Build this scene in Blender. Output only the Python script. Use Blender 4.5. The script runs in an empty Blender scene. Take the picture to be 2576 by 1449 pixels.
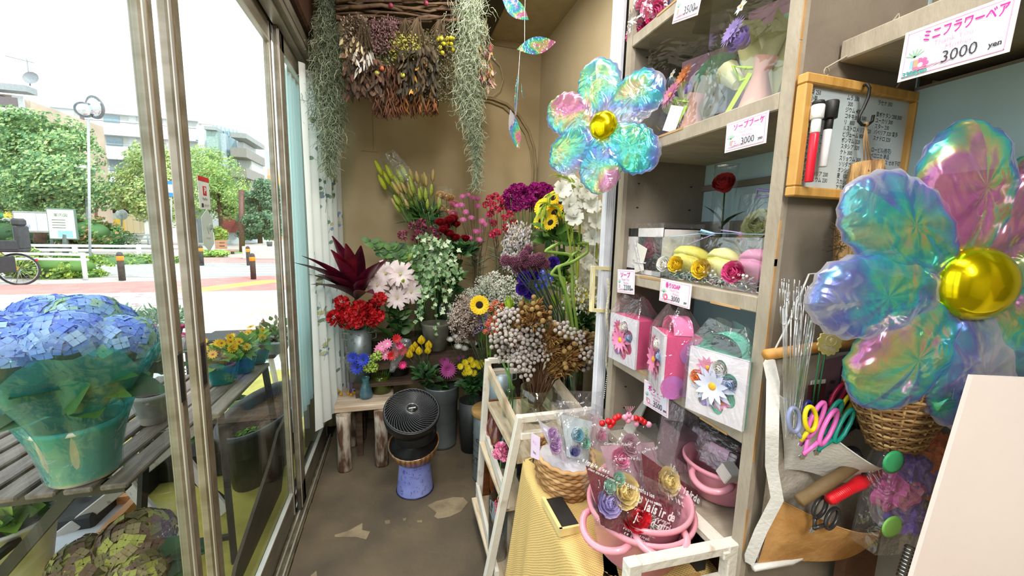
import bpy, math, random
from math import sin, cos, pi, radians as rad
from mathutils import Vector as V, Matrix, Quaternion
from mathutils import noise as N_
random.seed(7)
S = bpy.context.scene
COL = S.collection
# ---------------------------------------------------------------- camera
W_, H_, F_ = 2576, 1449, 990.0
CAM_H, YAW, PITCH, ROLL = 1.25, rad(16.2), rad(7.7), rad(1.4)
fwd = V((sin(YAW)*cos(PITCH), cos(YAW)*cos(PITCH), -sin(PITCH)))
r0_ = V((cos(YAW), -sin(YAW), 0)); u0_ = r0_.cross(fwd)
rgt = cos(ROLL)*r0_ + sin(ROLL)*u0_; upv = cos(ROLL)*u0_ - sin(ROLL)*r0_
CAM = V((0, 0, CAM_H))
cd = bpy.data.cameras.new('camera'); cam = bpy.data.objects.new('camera', cd); COL.objects.link(cam)
cd.sensor_width = 36; cd.lens = 36*F_/W_; cd.clip_start = .02; cd.clip_end = 400
R3 = Matrix((rgt, upv, -fwd)).transposed()
cam.matrix_world = Matrix.Translation(CAM) @ R3.to_4x4()
S.camera = cam

def P(u, v, ax, val):
    """point of the place seen at photo pixel (u, v) on the plane x, y or z = val"""
    d = fwd + (u-1288)/F_*rgt - (v-724.5)/F_*upv
    k = 'xyz'.index(ax)
    return CAM + d*((val-CAM[k])/d[k])

# ---------------------------------------------------------------- world, sun, lamps
S.view_settings.view_transform = 'Standard'
try: S.view_settings.look = 'None'
except Exception: pass
S.view_settings.exposure = 0.35; S.view_settings.gamma = 1; S.view_settings.use_curve_mapping = False
S.cycles.max_bounces = 9; S.cycles.transparent_max_bounces = 14; S.cycles.diffuse_bounces = 3
S.cycles.glossy_bounces = 3; S.cycles.transmission_bounces = 6; S.cycles.sample_clamp_indirect = 6
S.cycles.caustics_reflective = False; S.cycles.caustics_refractive = False
wd = bpy.data.worlds.new('sky'); S.world = wd; wd.use_nodes = True
nt = wd.node_tree; nt.nodes.clear()
_o = nt.nodes.new('ShaderNodeOutputWorld'); _b = nt.nodes.new('ShaderNodeBackground')
_t = nt.nodes.new('ShaderNodeTexCoord'); _n = nt.nodes.new('ShaderNodeTexNoise'); _r = nt.nodes.new('ShaderNodeValToRGB')
_n.inputs['Scale'].default_value = 1.6; _n.inputs['Detail'].default_value = 5
_r.color_ramp.elements[0].position = .35; _r.color_ramp.elements[0].color = (.80, .90, 1.0, 1)
_r.color_ramp.elements[1].position = .6; _r.color_ramp.elements[1].color = (1, 1, 1, 1)
nt.links.new(_t.outputs['Generated'], _n.inputs['Vector']); nt.links.new(_n.outputs['Fac'], _r.inputs['Fac'])
nt.links.new(_r.outputs['Color'], _b.inputs['Color']); nt.links.new(_b.outputs['Background'], _o.inputs['Surface'])
_b.inputs['Strength'].default_value = 2.3

def lamp(name, kind, loc, energy, color=(1, 1, 1), size=.3, size_y=None, target=None, direction=None):
    l = bpy.data.lights.new(name, kind); l.energy = energy; l.color = color
    if kind == 'AREA':
        l.size = size
        if size_y: l.shape = 'RECTANGLE'; l.size_y = size_y
    elif kind == 'SUN': l.angle = rad(2)
    else: l.shadow_soft_size = size
    o = bpy.data.objects.new(name, l); COL.objects.link(o); o.location = loc
    d = V(direction) if direction else (V(target)-V(loc))
    o.rotation_euler = d.to_track_quat('-Z', 'Y').to_euler()
    return o
lamp('sun', 'SUN', (0, 0, 20), 3.6, (1, .96, .9), direction=(-.5, .62, -.9))
lamp('ceiling_lamp', 'AREA', (.12, .35, 2.42), 19, (1, .96, .9), .25, 1.1, target=(.12, .5, 0))
lamp('ceiling_lamp', 'AREA', (.30, 1.55, 2.42), 11, (1, .95, .88), .2, .7, target=(.35, 1.7, 0))
lamp('ceiling_lamp', 'AREA', (-.1, -.8, 2.35), 34, (1, .97, .93), .3, 1.0, target=(.2, .6, .6))

# ---------------------------------------------------------------- materials
def lin(h):
    if not isinstance(h, str): return tuple(h)+((1,) if len(h) == 3 else ())
    c = [int(h[i:i+2], 16)/255 for i in (0, 2, 4)]
    return tuple(x/12.92 if x <= .04045 else ((x+.055)/1.055)**2.4 for x in c)+(1,)
MATS = {}
def newmat(name):
    m = bpy.data.materials.new(name); m.use_nodes = True; n = m.node_tree; n.nodes.clear(); return m, n
def mat(c, c2=None, r=.55, met=0, ns=14, bump=0, bs=60, trl=0, spec=.5, coat=0, kind='noise', sc=(1, 1, 1), lo=.35, hi=.65, em=0):
    key = (c, c2, r, met, ns, bump, bs, trl, spec, coat, kind, sc, lo, hi, em)
    if key in MATS: return MATS[key]
    m, n = newmat('m_%s' % (c if isinstance(c, str) else 'c')); L = n.links.new
    out = n.nodes.new('ShaderNodeOutputMaterial'); p = n.nodes.new('ShaderNodeBsdfPrincipled')
    p.inputs['Roughness'].default_value = r; p.inputs['Metallic'].default_value = met
    p.inputs['Specular IOR Level'].default_value = spec; p.inputs['Coat Weight'].default_value = coat
    tc = n.nodes.new('ShaderNodeTexCoord'); mp = n.nodes.new('ShaderNodeMapping'); mp.inputs['Scale'].default_value = sc
    L(tc.outputs['Object'], mp.inputs['Vector'])
    a = lin(c); b = lin(c2) if c2 else tuple(x*.8 for x in a[:3])+(1,)
    if kind == 'noise':
        t = n.nodes.new('ShaderNodeTexNoise'); t.inputs['Scale'].default_value = ns; t.inputs['Detail'].default_value = 5; f = t.outputs['Fac']
    elif kind == 'wave':
        t = n.nodes.new('ShaderNodeTexWave'); t.inputs['Scale'].default_value = ns; t.inputs['Distortion'].default_value = 4; t.inputs['Detail'].default_value = 3; t.inputs['Detail Scale'].default_value = 2; f = t.outputs['Fac']
    elif kind == 'voro':
        t = n.nodes.new('ShaderNodeTexVoronoi'); t.inputs['Scale'].default_value = ns; f = t.outputs['Distance']
    elif kind == 'brick':
        t = n.nodes.new('ShaderNodeTexBrick'); t.inputs['Scale'].default_value = ns; t.offset = .5
        t.inputs['Color1'].default_value = a; t.inputs['Color2'].default_value = a; t.inputs['Mortar'].default_value = b; t.inputs['Mortar Size'].default_value = .012; f = None
    L(mp.outputs['Vector'], t.inputs['Vector'])
    if f:
        rp = n.nodes.new('ShaderNodeValToRGB'); rp.color_ramp.elements[0].position = lo; rp.color_ramp.elements[1].position = hi
        rp.color_ramp.elements[0].color = b; rp.color_ramp.elements[1].color = a
        L(f, rp.inputs['Fac']); colr = rp.outputs['Color']
    else: colr = t.outputs['Color']
    L(colr, p.inputs['Base Color'])
    if em: L(colr, p.inputs['Emission Color']); p.inputs['Emission Strength'].default_value = em
    if bump:
        bt = n.nodes.new('ShaderNodeTexNoise'); bt.inputs['Scale'].default_value = bs; bt.inputs['Detail'].default_value = 4; L(mp.outputs['Vector'], bt.inputs['Vector'])
        bm_ = n.nodes.new('ShaderNodeBump'); bm_.inputs['Strength'].default_value = bump; bm_.inputs['Distance'].default_value = .01
        L(bt.outputs['Fac'], bm_.inputs['Height']); L(bm_.outputs['Normal'], p.inputs['Normal'])
    sh = p.outputs['BSDF']
    if trl:
        tl = n.nodes.new('ShaderNodeBsdfTranslucent'); L(colr, tl.inputs['Color'])
        mx = n.nodes.new('ShaderNodeMixShader'); mx.inputs['Fac'].default_value = trl; L(sh, mx.inputs[1]); L(tl.outputs['BSDF'], mx.inputs[2]); sh = mx.outputs['Shader']
    L(sh, out.inputs['Surface']); MATS[key] = m; return m
def clear(c='ffffff', base=.05, edge=.5, r=.05, bump=0, bs=20, haze=0, hz='ffffff', stretch=(1, 1, 1)):
    """thin clear sheet: transparent, brighter reflection at grazing angles, optional milky share"""
    key = ('clear', c, base, edge, r, bump, bs, haze, hz, stretch)
    if key in MATS: return MATS[key]
    m, n = newmat('clear_%s' % c); L = n.links.new
    out = n.nodes.new('ShaderNodeOutputMaterial'); t = n.nodes.new('ShaderNodeBsdfTransparent'); g = n.nodes.new('ShaderNodeBsdfGlossy')
    t.inputs['Color'].default_value = lin(c); g.inputs['Roughness'].default_value = r; g.inputs['Color'].default_value = (1, 1, 1, 1)
    lw = n.nodes.new('ShaderNodeLayerWeight'); lw.inputs['Blend'].default_value = .35
    mr = n.nodes.new('ShaderNodeMapRange'); mr.inputs['To Min'].default_value = base; mr.inputs['To Max'].default_value = edge
    pw_ = n.nodes.new('ShaderNodeMath'); pw_.operation = 'POWER'; pw_.inputs[1].default_value = 2.4; L(lw.outputs['Facing'], pw_.inputs[0]); L(pw_.outputs[0], mr.inputs['Value'])
    mx = n.nodes.new('ShaderNodeMixShader'); L(mr.outputs['Result'], mx.inputs['Fac']); L(t.outputs['BSDF'], mx.inputs[1]); L(g.outputs['BSDF'], mx.inputs[2]); sh = mx.outputs['Shader']
    if bump:
        tc = n.nodes.new('ShaderNodeTexCoord'); mp = n.nodes.new('ShaderNodeMapping'); mp.inputs['Scale'].default_value = stretch; L(tc.outputs['Object'], mp.inputs['Vector'])
        no = n.nodes.new('ShaderNodeTexNoise'); no.inputs['Scale'].default_value = bs; no.inputs['Detail'].default_value = 3; no.inputs['Distortion'].default_value = 1.2; L(mp.outputs['Vector'], no.inputs['Vector'])
        b = n.nodes.new('ShaderNodeBump'); b.inputs['Strength'].default_value = bump; b.inputs['Distance'].default_value = .02
        L(no.outputs['Fac'], b.inputs['Height']); L(b.outputs['Normal'], g.inputs['Normal']); L(b.outputs['Normal'], lw.inputs['Normal'])
    if haze:
        d = n.nodes.new('ShaderNodeBsdfDiffuse'); d.inputs['Color'].default_value = lin(hz); tl = n.nodes.new('ShaderNodeBsdfTranslucent'); tl.inputs['Color'].default_value = lin(hz)
        a = n.nodes.new('ShaderNodeMixShader'); a.inputs['Fac'].default_value = .4; L(d.outputs['BSDF'], a.inputs[1]); L(tl.outputs['BSDF'], a.inputs[2])
        m2 = n.nodes.new('ShaderNodeMixShader'); m2.inputs['Fac'].default_value = haze; L(sh, m2.inputs[1]); L(a.outputs['Shader'], m2.inputs[2]); sh = m2.outputs['Shader']
    L(sh, out.inputs['Surface']); MATS[key] = m; return m
def iridescent(name, tr=.45, seed=0., scale=6, gl=.6):
    """thin holographic film: hue follows viewing angle and the folds of the film"""
    m, n = newmat(name); L = n.links.new
    out = n.nodes.new('ShaderNodeOutputMaterial'); t = n.nodes.new('ShaderNodeBsdfTransparent'); t.inputs['Color'].default_value = (.95, .95, .98, 1)
    tc = n.nodes.new('ShaderNodeTexCoord'); no = n.nodes.new('ShaderNodeTexNoise'); no.inputs['Scale'].default_value = scale; no.inputs['Detail'].default_value = 1.5; no.inputs['Distortion'].default_value = .8
    mp = n.nodes.new('ShaderNodeMapping'); mp.inputs['Location'].default_value = (seed, seed*1.7, 0); L(tc.outputs['Object'], mp.inputs['Vector']); L(mp.outputs['Vector'], no.inputs['Vector'])
    bn = n.nodes.new('ShaderNodeTexNoise'); bn.inputs['Scale'].default_value = scale*4; bn.inputs['Detail'].default_value = 2; bn.inputs['Distortion'].default_value = 1.5; L(mp.outputs['Vector'], bn.inputs['Vector'])
    bp = n.nodes.new('ShaderNodeBump'); bp.inputs['Strength'].default_value = .55; bp.inputs['Distance'].default_value = .02; L(bn.outputs['Fac'], bp.inputs['Height'])
    lw = n.nodes.new('ShaderNodeLayerWeight'); lw.inputs['Blend'].default_value = .4; L(bp.outputs['Normal'], lw.inputs['Normal'])
    ad = n.nodes.new('ShaderNodeMath'); ad.operation = 'MULTIPLY_ADD'; ad.inputs[1].default_value = .38; L(lw.outputs['Facing'], ad.inputs[0]); m9 = n.nodes.new('ShaderNodeMapRange'); L(no.outputs['Fac'], m9.inputs['Value']); m9.inputs['From Min'].default_value = .33; m9.inputs['From Max'].default_value = .67; m9.inputs['To Min'].default_value = .20; m9.inputs['To Max'].default_value = .78; L(m9.outputs['Result'], ad.inputs[2])
    rp = n.nodes.new('ShaderNodeValToRGB'); e = rp.color_ramp.elements
    e[0].position = .30; e[0].color = lin('f6a8c8'); e[1].position = .98; e[1].color = lin('fbf2fa')
    for p_, c_ in ((.40, 'ee8ad8'), (.46, 'fbe39a'), (.52, 'b6f7a4'), (.58, '5df2d6'), (.65, '62ccfa'), (.72, '8f92f6'), (.80, 'dfe8ff')):
        q = e.new(p_); q.color = lin(c_)
    L(ad.outputs[0], rp.inputs['Fac'])
    g = n.nodes.new('ShaderNodeBsdfGlossy'); g.inputs['Roughness'].default_value = .22; L(rp.outputs['Color'], g.inputs['Color']); L(bp.outputs['Normal'], g.inputs['Normal'])
    d0 = n.nodes.new('ShaderNodeBsdfTranslucent'); L(rp.outputs['Color'], d0.inputs['Color']); d1 = n.nodes.new('ShaderNodeBsdfDiffuse'); L(rp.outputs['Color'], d1.inputs['Color']); d = n.nodes.new('ShaderNodeMixShader'); L(d0.outputs['BSDF'], d.inputs[1]); L(d1.outputs['BSDF'], d.inputs[2])  # diffuse share in the ramp colours stands in for bright reflections on the film
    mx = n.nodes.new('ShaderNodeMixShader'); mx.inputs['Fac'].default_value = gl; L(d.outputs['Shader'], mx.inputs[1]); L(g.outputs['BSDF'], mx.inputs[2])
    m2 = n.nodes.new('ShaderNodeMixShader'); mr = n.nodes.new('ShaderNodeMapRange'); mr.inputs['To Min'].default_value = 1-tr; mr.inputs['To Max'].default_value = .8
    L(lw.outputs['Facing'], mr.inputs['Value'])
    L(mr.outputs['Result'], m2.inputs['Fac']); L(t.outputs['BSDF'], m2.inputs[1]); L(mx.outputs['Shader'], m2.inputs[2])
    L(m2.outputs['Shader'], out.inputs['Surface']); return m

# ---------------------------------------------------------------- mesh builder
GLY = {}
class MB:
    def __init__(s): s.v = []; s.f = []; s.m = []; s.mats = []; s.sm = []; s.M = Matrix.Identity(4); s.cur = 0
    def use(s, m):
        if m not in s.mats: s.mats.append(m)
        s.cur = s.mats.index(m); return s
    def at(s, M): s.M = M; return s
    def add(s, vs, fs, smooth=True):
        b = len(s.v); M = s.M; s.v += [M @ V(q) for q in vs]
        s.f += [tuple(i+b for i in f) for f in fs]; s.m += [s.cur]*len(fs); s.sm += [smooth]*len(fs); return s
    def box(s, c, d, rot=None, bev=0):
        x, y, z = [k/2 for k in d]; c = V(c)
        if bev and min(x, y, z) > bev*1.2:
            vs = []
            for sx in (-1, 1):
                for sy in (-1, 1):
                    for sz in (-1, 1):
                        vs += [V((sx*(x-bev), sy*(y-bev), sz*z)), V((sx*(x-bev), sy*y, sz*(z-bev))), V((sx*x, sy*(y-bev), sz*(z-bev)))]
            I = lambda a, b, c_, k: ((a*4+b*2+c_)*3+k)
            fs = [(I(0,0,c_,0), I(1,0,c_,0), I(1,1,c_,0), I(0,1,c_,0)) for c_ in (0, 1)]
            fs += [(I(0,b,0,1), I(1,b,0,1), I(1,b,1,1), I(0,b,1,1)) for b in (0, 1)]
            fs += [(I(a,0,0,2), I(a,1,0,2), I(a,1,1,2), I(a,0,1,2)) for a in (0, 1)]
            fs += [(I(0,b,c_,0), I(1,b,c_,0), I(1,b,c_,1), I(0,b,c_,1)) for b in (0, 1) for c_ in (0, 1)]
            fs += [(I(a,0,c_,0), I(a,1,c_,0), I(a,1,c_,2), I(a,0,c_,2)) for a in (0, 1) for c_ in (0, 1)]
            fs += [(I(a,b,0,1), I(a,b,1,1), I(a,b,1,2), I(a,b,0,2)) for a in (0, 1) for b in (0, 1)]
            fs += [(I(a,b,c_,0), I(a,b,c_,1), I(a,b,c_,2)) for a in (0, 1) for b in (0, 1) for c_ in (0, 1)]
        else:
            vs = [V((a*x, b*y, e*z)) for a in (-1, 1) for b in (-1, 1) for e in (-1, 1)]
            fs = [(0,1,3,2), (4,6,7,5), (0,4,5,1), (2,3,7,6), (0,2,6,4), (1,5,7,3)]
        if rot is not None:
            q = rot if not isinstance(rot, (int, float)) else Matrix.Rotation(rot, 3, 'Z'); vs = [q @ a for a in vs]
        return s.add([c+a for a in vs], fs, False)
    def span(s, a, b, bev=0):
        a, b = V(a), V(b); return s.box((a+b)/2, [abs(k) for k in (b-a)], None, bev)
    def bar(s, a, b, w, h, upd=(0, 0, 1), bev=0):
        a, b = V(a), V(b); x = (b-a); l = x.length; x.normalize(); u = V(upd); y = u.cross(x)
        if y.length < 1e-4: y = V((0, 1, 0)).cross(x)
        y.normalize(); z = x.cross(y); q = Matrix((x, y, z)).transposed()
        return s.box((a+b)/2, (l, w, h), q, bev)
    def tube(s, pts, r, seg=6, cap=True, closed=False):
        pts = [V(p) for p in pts]; n = len(pts); rr = r if isinstance(r, (list, tuple)) else [r]*n
        vs = []; pu = None
        for i, p in enumerate(pts):
            t = (pts[(i+1) % n]-pts[i-1]) if closed else (pts[min(i+1, n-1)]-pts[max(i-1, 0)])
            if t.length < 1e-9: t = V((0, 0, 1))
            t.normalize()
            if pu is None: pu = t.orthogonal().normalized()
            pu = pu-t*pu.dot(t)
            if pu.length < 1e-6: pu = t.orthogonal()
            pu.normalize(); w = t.cross(pu)
            vs += [p+(pu*cos(2*pi*k/seg)+w*sin(2*pi*k/seg))*rr[i] for k in range(seg)]
        fs = []
        for i in range(n if closed else n-1):
            for k in range(seg):
                a = i*seg+k; b = i*seg+(k+1) % seg; j = (i+1) % n
                fs.append((a, b, j*seg+(k+1) % seg, j*seg+k))
        if cap and not closed: fs += [tuple(range(seg))[::-1], tuple((n-1)*seg+k for k in range(seg))]
        return s.add(vs, fs)
    def lathe(s, prof, seg=24, c=(0, 0, 0), sx=1, sy=1, wob=None):
        c = V(c); n = len(prof); vs = []
        for i, (r, z) in enumerate(prof):
            for k in range(seg):
                a = 2*pi*k/seg; w = 1 if not wob else wob(a, i)
                vs.append(c+V((r*w*cos(a)*sx, r*w*sin(a)*sy, z)))
        fs = [(i*seg+k, i*seg+(k+1) % seg, (i+1)*seg+(k+1) % seg, (i+1)*seg+k) for i in range(n-1) for k in range(seg)]
        if prof[0][0] > 1e-5 and prof[0][1] != prof[-1][1]: fs.append(tuple(range(seg))[::-1])
        return s.add(vs, fs)
    def disc(s, c, r, seg=20, z=0): return s.add([V(c)+V((r*cos(2*pi*k/seg), r*sin(2*pi*k/seg), z)) for k in range(seg)], [tuple(range(seg))])
    def ball(s, c, r, seg=8, rings=5, sz=1, M=None):
        c = V(c); vs = [V((0, 0, r*sz))]
        for i in range(1, rings):
            a = pi*i/rings
            vs += [V((r*sin(a)*cos(2*pi*k/seg), r*sin(a)*sin(2*pi*k/seg), r*sz*cos(a))) for k in range(seg)]
        vs.append(V((0, 0, -r*sz)))
        if M: vs = [M @ q for q in vs]
        fs = [(0, 1+k, 1+(k+1) % seg) for k in range(seg)]
        fs += [(1+i*seg+k, 1+(i+1)*seg+k, 1+(i+1)*seg+(k+1) % seg, 1+i*seg+(k+1) % seg) for i in range(rings-2) for k in range(seg)]
        b = 1+(rings-2)*seg; fs += [(len(vs)-1, b+(k+1) % seg, b+k) for k in range(seg)]
        return s.add([c+q for q in vs], fs)
    def grid(s, fn, nu, nv, smooth=True, wrap=False):
        vs = [fn(i/nu, j/nv) for i in range(nu+1) for j in range(nv+1)]
        fs = [(i*(nv+1)+j, (i+1)*(nv+1)+j, (i+1)*(nv+1)+j+1, i*(nv+1)+j+1) for i in range(nu) for j in range(nv)]
        return s.add(vs, fs, smooth)
    def prism(s, pts, h):
        n = len(pts); vs = [V((x, y, 0)) for x, y in pts]+[V((x, y, h)) for x, y in pts]
        fs = [tuple(range(n))[::-1], tuple(range(n, 2*n))]+[(i, (i+1) % n, n+(i+1) % n, n+i) for i in range(n)]
        return s.add(vs, fs, False)
    def poly(s, pts, smooth=False): return s.add(pts, [tuple(range(len(pts)))], smooth)
    def petal(s, az, L, W, e0, e1, r0=0, z0=0, cup=.2, k=.8, ruf=0, nu=4, nv=2, M=None, notch=0):
        ca, sa = cos(az), sin(az); r, z = r0, z0; vs = []
        for i in range(nu+1):
            t = i/nu; e = e0+(e1-e0)*t
            if i: r += cos(e)*L/nu; z += sin(e)*L/nu
            w = W*.5*max(.06, sin(pi*min(1, (t**k)*.93+.05)))
            if ruf and t > .6: w = max(w, W*.42)
            for j in range(nv+1):
                q = 2*j/nv-1; h = cup*q*q*w+(random.uniform(-ruf, ruf) if t > .4 else 0); back = notch*L*(1-abs(q)) if i == nu else 0
                rr = r-sin(e)*h-back*cos(e); zz = z+cos(e)*h-back*sin(e)
                p = V((rr*ca-q*w*sa, rr*sa+q*w*ca, zz)); vs.append(M @ p if M else p)
        n1 = nv+1; fs = [(i*n1+j, (i+1)*n1+j, (i+1)*n1+j+1, i*n1+j+1) for i in range(nu) for j in range(nv)]
        return s.add(vs, fs)
    def text(s, body, size, M, align='LEFT', squeeze=1, depth=.0003, bold=0):
        key = (body, align, round(bold/size, 2))
        if key not in GLY:
            cu = bpy.data.curves.new('t', 'FONT'); cu.body = body; cu.size = 1; cu.align_x = align; cu.align_y = 'CENTER'; cu.resolution_u = 2; cu.offset = key[2]
            o = bpy.data.objects.new('t', cu); COL.objects.link(o); dg = bpy.context.evaluated_depsgraph_get()
            me = bpy.data.meshes.new_from_object(o.evaluated_get(dg)); GLY[key] = ([(q.co.x, q.co.y) for q in me.vertices], [tuple(p.vertices) for p in me.polygons])
            bpy.data.objects.remove(o); bpy.data.curves.remove(cu); bpy.data.meshes.remove(me)
        old = s.M; s.M = old @ M; vs, fs = GLY[key]
        s.add([(x*squeeze*size, y*size, depth) for x, y in vs], fs, False); s.M = old; return s
    def mesh(s, name):
        me = bpy.data.meshes.new(name); me.from_pydata([tuple(q) for q in s.v], [], s.f)
        for m in s.mats: me.materials.append(m)
        me.polygons.foreach_set('material_index', s.m); me.polygons.foreach_set('use_smooth', s.sm); me.update(); return me
    def obj(s, name, parent=None):
        o = bpy.data.objects.new(name, s.mesh(name)); COL.objects.link(o)
        if parent: o.parent = parent
        return o
def mb(m): return MB().use(m)
def tag(o, label, cat, group=None, kind=None):
    o['label'] = label; o['category'] = cat
    if group: o['group'] = group
    if kind: o['kind'] = kind
    return o
def thing(name, label, cat, loc=(0, 0, 0), group=None, rz=0, kind=None):
    o = bpy.data.objects.new(name, None); COL.objects.link(o); o.location = loc; o.rotation_euler = (0, 0, rz); o.empty_display_size = .02
    return tag(o, label, cat, group, kind)
def struct(name, b, label=None, cat=None):
    o = b.obj(name) if isinstance(b, MB) else b; o['kind'] = 'structure'
    if label: o['label'] = label
    if cat: o['category'] = cat
    return o
def part(me, name, parent, loc=(0, 0, 0), q=None, sc=1):
    o = bpy.data.objects.new(name, me); COL.objects.link(o); o.parent = parent; o.location = loc
    if q is not None: o.rotation_mode = 'QUATERNION'; o.rotation_quaternion = q
    o.scale = (sc, sc, sc) if not isinstance(sc, (tuple, list)) else sc
    return o
def copy_tree(o, parent=None):
    c = o.copy(); COL.objects.link(c)
    if parent: c.parent = parent
    for ch in [k for k in o.children]: copy_tree(ch, c)
    return c
def frame(o, x, y):
    x = V(x).normalized(); y = V(y); z = x.cross(y).normalized(); y = z.cross(x)
    return Matrix.Translation(V(o)) @ Matrix((x, y, z)).transposed().to_4x4()
def T(x, y, z=0, rz=0): return Matrix.Translation((x, y, z)) @ Matrix.Rotation(rz, 4, 'Z')
def toq(d, spin=0): return V(d).to_track_quat('Z', 'Y') @ Quaternion((0, 0, 1), spin)
U = random.uniform
def rv(a): return V((U(-a, a), U(-a, a), U(-a, a)))
# ================================================================ SETTING
XD = -.458                     # plane of the glass front
CONC = mat('6b5d48', '51473a', r=.85, ns=5, bump=.35, bs=30, lo=.3, hi=.7)
CONC2 = mat('97876a', '7a6b54', r=.85, ns=12, bump=.3)
b = mb(CONC); b.span((-.40, -1.6, -.06), (1.0, 2.75, 0))
b.use(mat('2e2b26', '1e1c19', r=.9, bump=.4)).span((-.53, -1.6, -.06), (-.40, 2.75, -.028))
def patch(px):
    q = [P(u, v, 'z', 0) for u, v in px]; b.use(CONC2).poly([V((a.x, a.y, .0015)) for a in q][::-1])
patch([(842, 1346), (876, 1336), (912, 1316), (911, 1334), (931, 1338), (921, 1358), (897, 1352), (842, 1352)])
patch([(1075, 1272), (1096, 1262), (1140, 1251), (1165, 1252), (1177, 1264), (1160, 1287), (1130, 1301), (1102, 1306), (1092, 1300), (1098, 1290)])
patch([(968, 1310), (981, 1309), (981, 1318), (969, 1319)]); patch([(1013, 1305), (1022, 1303), (1020, 1310), (1014, 1311)]); patch([(1049, 1310), (1061, 1309), (1062, 1315), (1050, 1315)])
patch([(778, 1452), (796, 1436), (798, 1454)])
struct('floor', b)
WALLM = mat('b5a27e', 'a8946f', r=.85, ns=3, bump=.08, bs=8)
b = mb(WALLM); b.span((-.60, 2.67, -.06), (1.05, 2.77, 2.5))
b.use(mat('7d6e55', '85775c')).span((-.21, 2.668, 1.736), (-.11, 2.67, 1.739)); b.span((-.14, 2.6685, 1.75), (-.138, 2.67, 2.3))
b.span((.567, 2.668, 2.46), (.94, 2.67, 2.464))
struct('wall_back', b)
b = mb(mat('c9b795', 'bca986', r=.85, ns=2.5, bump=.05, bs=6)); b.span((.94, -1.6, -.06), (1.04, 2.67, 2.5)); struct('wall_right', b)
b = mb(mat('b9ad97', 'a99d88', r=.9)); b.span((-.60, -1.7, -.06), (1.04, -1.6, 2.5)); struct('wall_front', b)
b = mb(mat('8a7c63', '7d6f57', r=.9)); b.span((-.56, -1.6, 2.13), (-.47, 2.67, 2.5)); b.span((-.56, 2.50, -.06), (-.47, 2.67, 2.13)); b.span((-.56, -1.6, -.06), (-.47, -.35, 2.13)); struct('wall_left', b)
b = mb(mat('b9aa88', 'ae9f7d', r=.9)); b.span((-.60, -1.7, 2.5), (1.04, 2.77, 2.62)); struct('ceiling', b)
b = mb(mat('4d4733', '3c3728', r=.8, ns=3)); b.span((-.40, 1.35, 2.455), (.567, 2.668, 2.5)); struct('trim_1', b)
b = mb(mat('4a2a17', '321b0f', r=.6, ns=4, sc=(1, 6, 1), bump=.3, bs=20)); b.span((-.455, 1.2, 2.12), (-.36, 2.15, 2.42), .01); struct('trim_2', b)
# aluminium: bronze-grey stiles with weathered paint
ALU = mat('8f897b', '736b59', r=.42, met=.35, ns=7, sc=(1, 1, 3), bump=.05)
ALUL = mat('c9c6bd', 'a9a59a', r=.35, met=.4, ns=5)
ALUD = mat('2a2925', '1b1a18', r=.6); DIRT = mat('8d7650', '6b5636', r=.7, ns=25)
GLS = clear('f2f7f6', .015, .30, .01); BLACKM = mat('1c1b1a', '121212', r=.5)
def track():
    b = mb(ALU); b.span((-.50, -1.0, 2.03), (-.385, 2.50, 2.125), .004); b.use(ALUD).span((-.386, -1.0, 2.062), (-.384, 2.50, 2.067)); b.span((-.468, -1.0, 2.015), (-.45, 1.93, 2.031))
    b.use(ALUL).span((-.445, -1.0, 2.02), (-.405, 2.50, 2.031)); struct('trim_3', b)
    b = mb(mat('7b7258', '4b4635', r=.7, ns=18)); b.span((-.505, -1.0, -.03), (-.41, 2.50, -.015)); b.use(ALUL)
    for x in (-.487, -.462, -.440, -.418): b.span((x-.003, -1.0, -.016), (x+.003, 2.50, .004))
    b.use(DIRT); [b.span((-.404, y, -.03), (-.398, y+.16, -.012+U(0, .006))) for y in [k*.17 for k in range(-3, 15)]]
    struct('trim_4', b)
track()
def leaf_door(n, kind, x, y0, y1, z0, z1, wn, wf, bot=.11, top=.075, hy=None, hz=1.0):
    f = MB()
    def stile(a, c):
        f.use(ALU).span((x-.009, a, z0), (x+.009, c, z1), .003); m = (a+c)/2
        f.use(ALUL).span((x+.009, a+.004, z0+.01), (x+.012, a+.014, z1-.01)); f.use(DIRT).span((x+.0085, m-.002, z0+.01), (x+.0095, m+.002, z1-.01))
    stile(y0, y0+wn); stile(y1-wf, y1)
    f.use(ALU).span((x-.009, y0, z0), (x+.009, y1, z0+bot), .003); f.span((x-.009, y0, z1-top), (x+.009, y1, z1), .003)
    f.use(ALUL).span((x-.004, y0+wn, z0+bot), (x+.012, y1-wf, z0+bot+.008)); f.span((x-.004, y0+wn, z1-top-.008), (x+.012, y1-wf, z1-top))
    o = f.obj('%s_%d' % (kind, n)); o['kind'] = 'structure'
    mb(GLS).span((x-.003, y0+wn-.005, z0+bot-.005), (x+.003, y1-wf+.005, z1-top+.005)).obj('glass_pane', o)
    if hy: mb(mat('6d675c', r=.4, met=.6)).span((x+.009, hy-.012, hz-.055), (x+.0115, hy+.012, hz+.055), .001).use(BLACKM).span((x+.0113, hy-.008, hz-.048), (x+.0122, hy+.008, hz+.048)).obj('handle', o)
    return o
leaf_door(1, 'door', -.425, .02, .915, .004, 2.02, .07, .042, hy=.892, hz=.955)
D2 = leaf_door(2, 'door', -.461, 1.045, 1.80, .004, 2.02, .055, .042, hy=1.073, hz=.925)
leaf_door(1, 'window', -.440, 1.805, 2.49, .004, 2.02, .088, .04)
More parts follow.
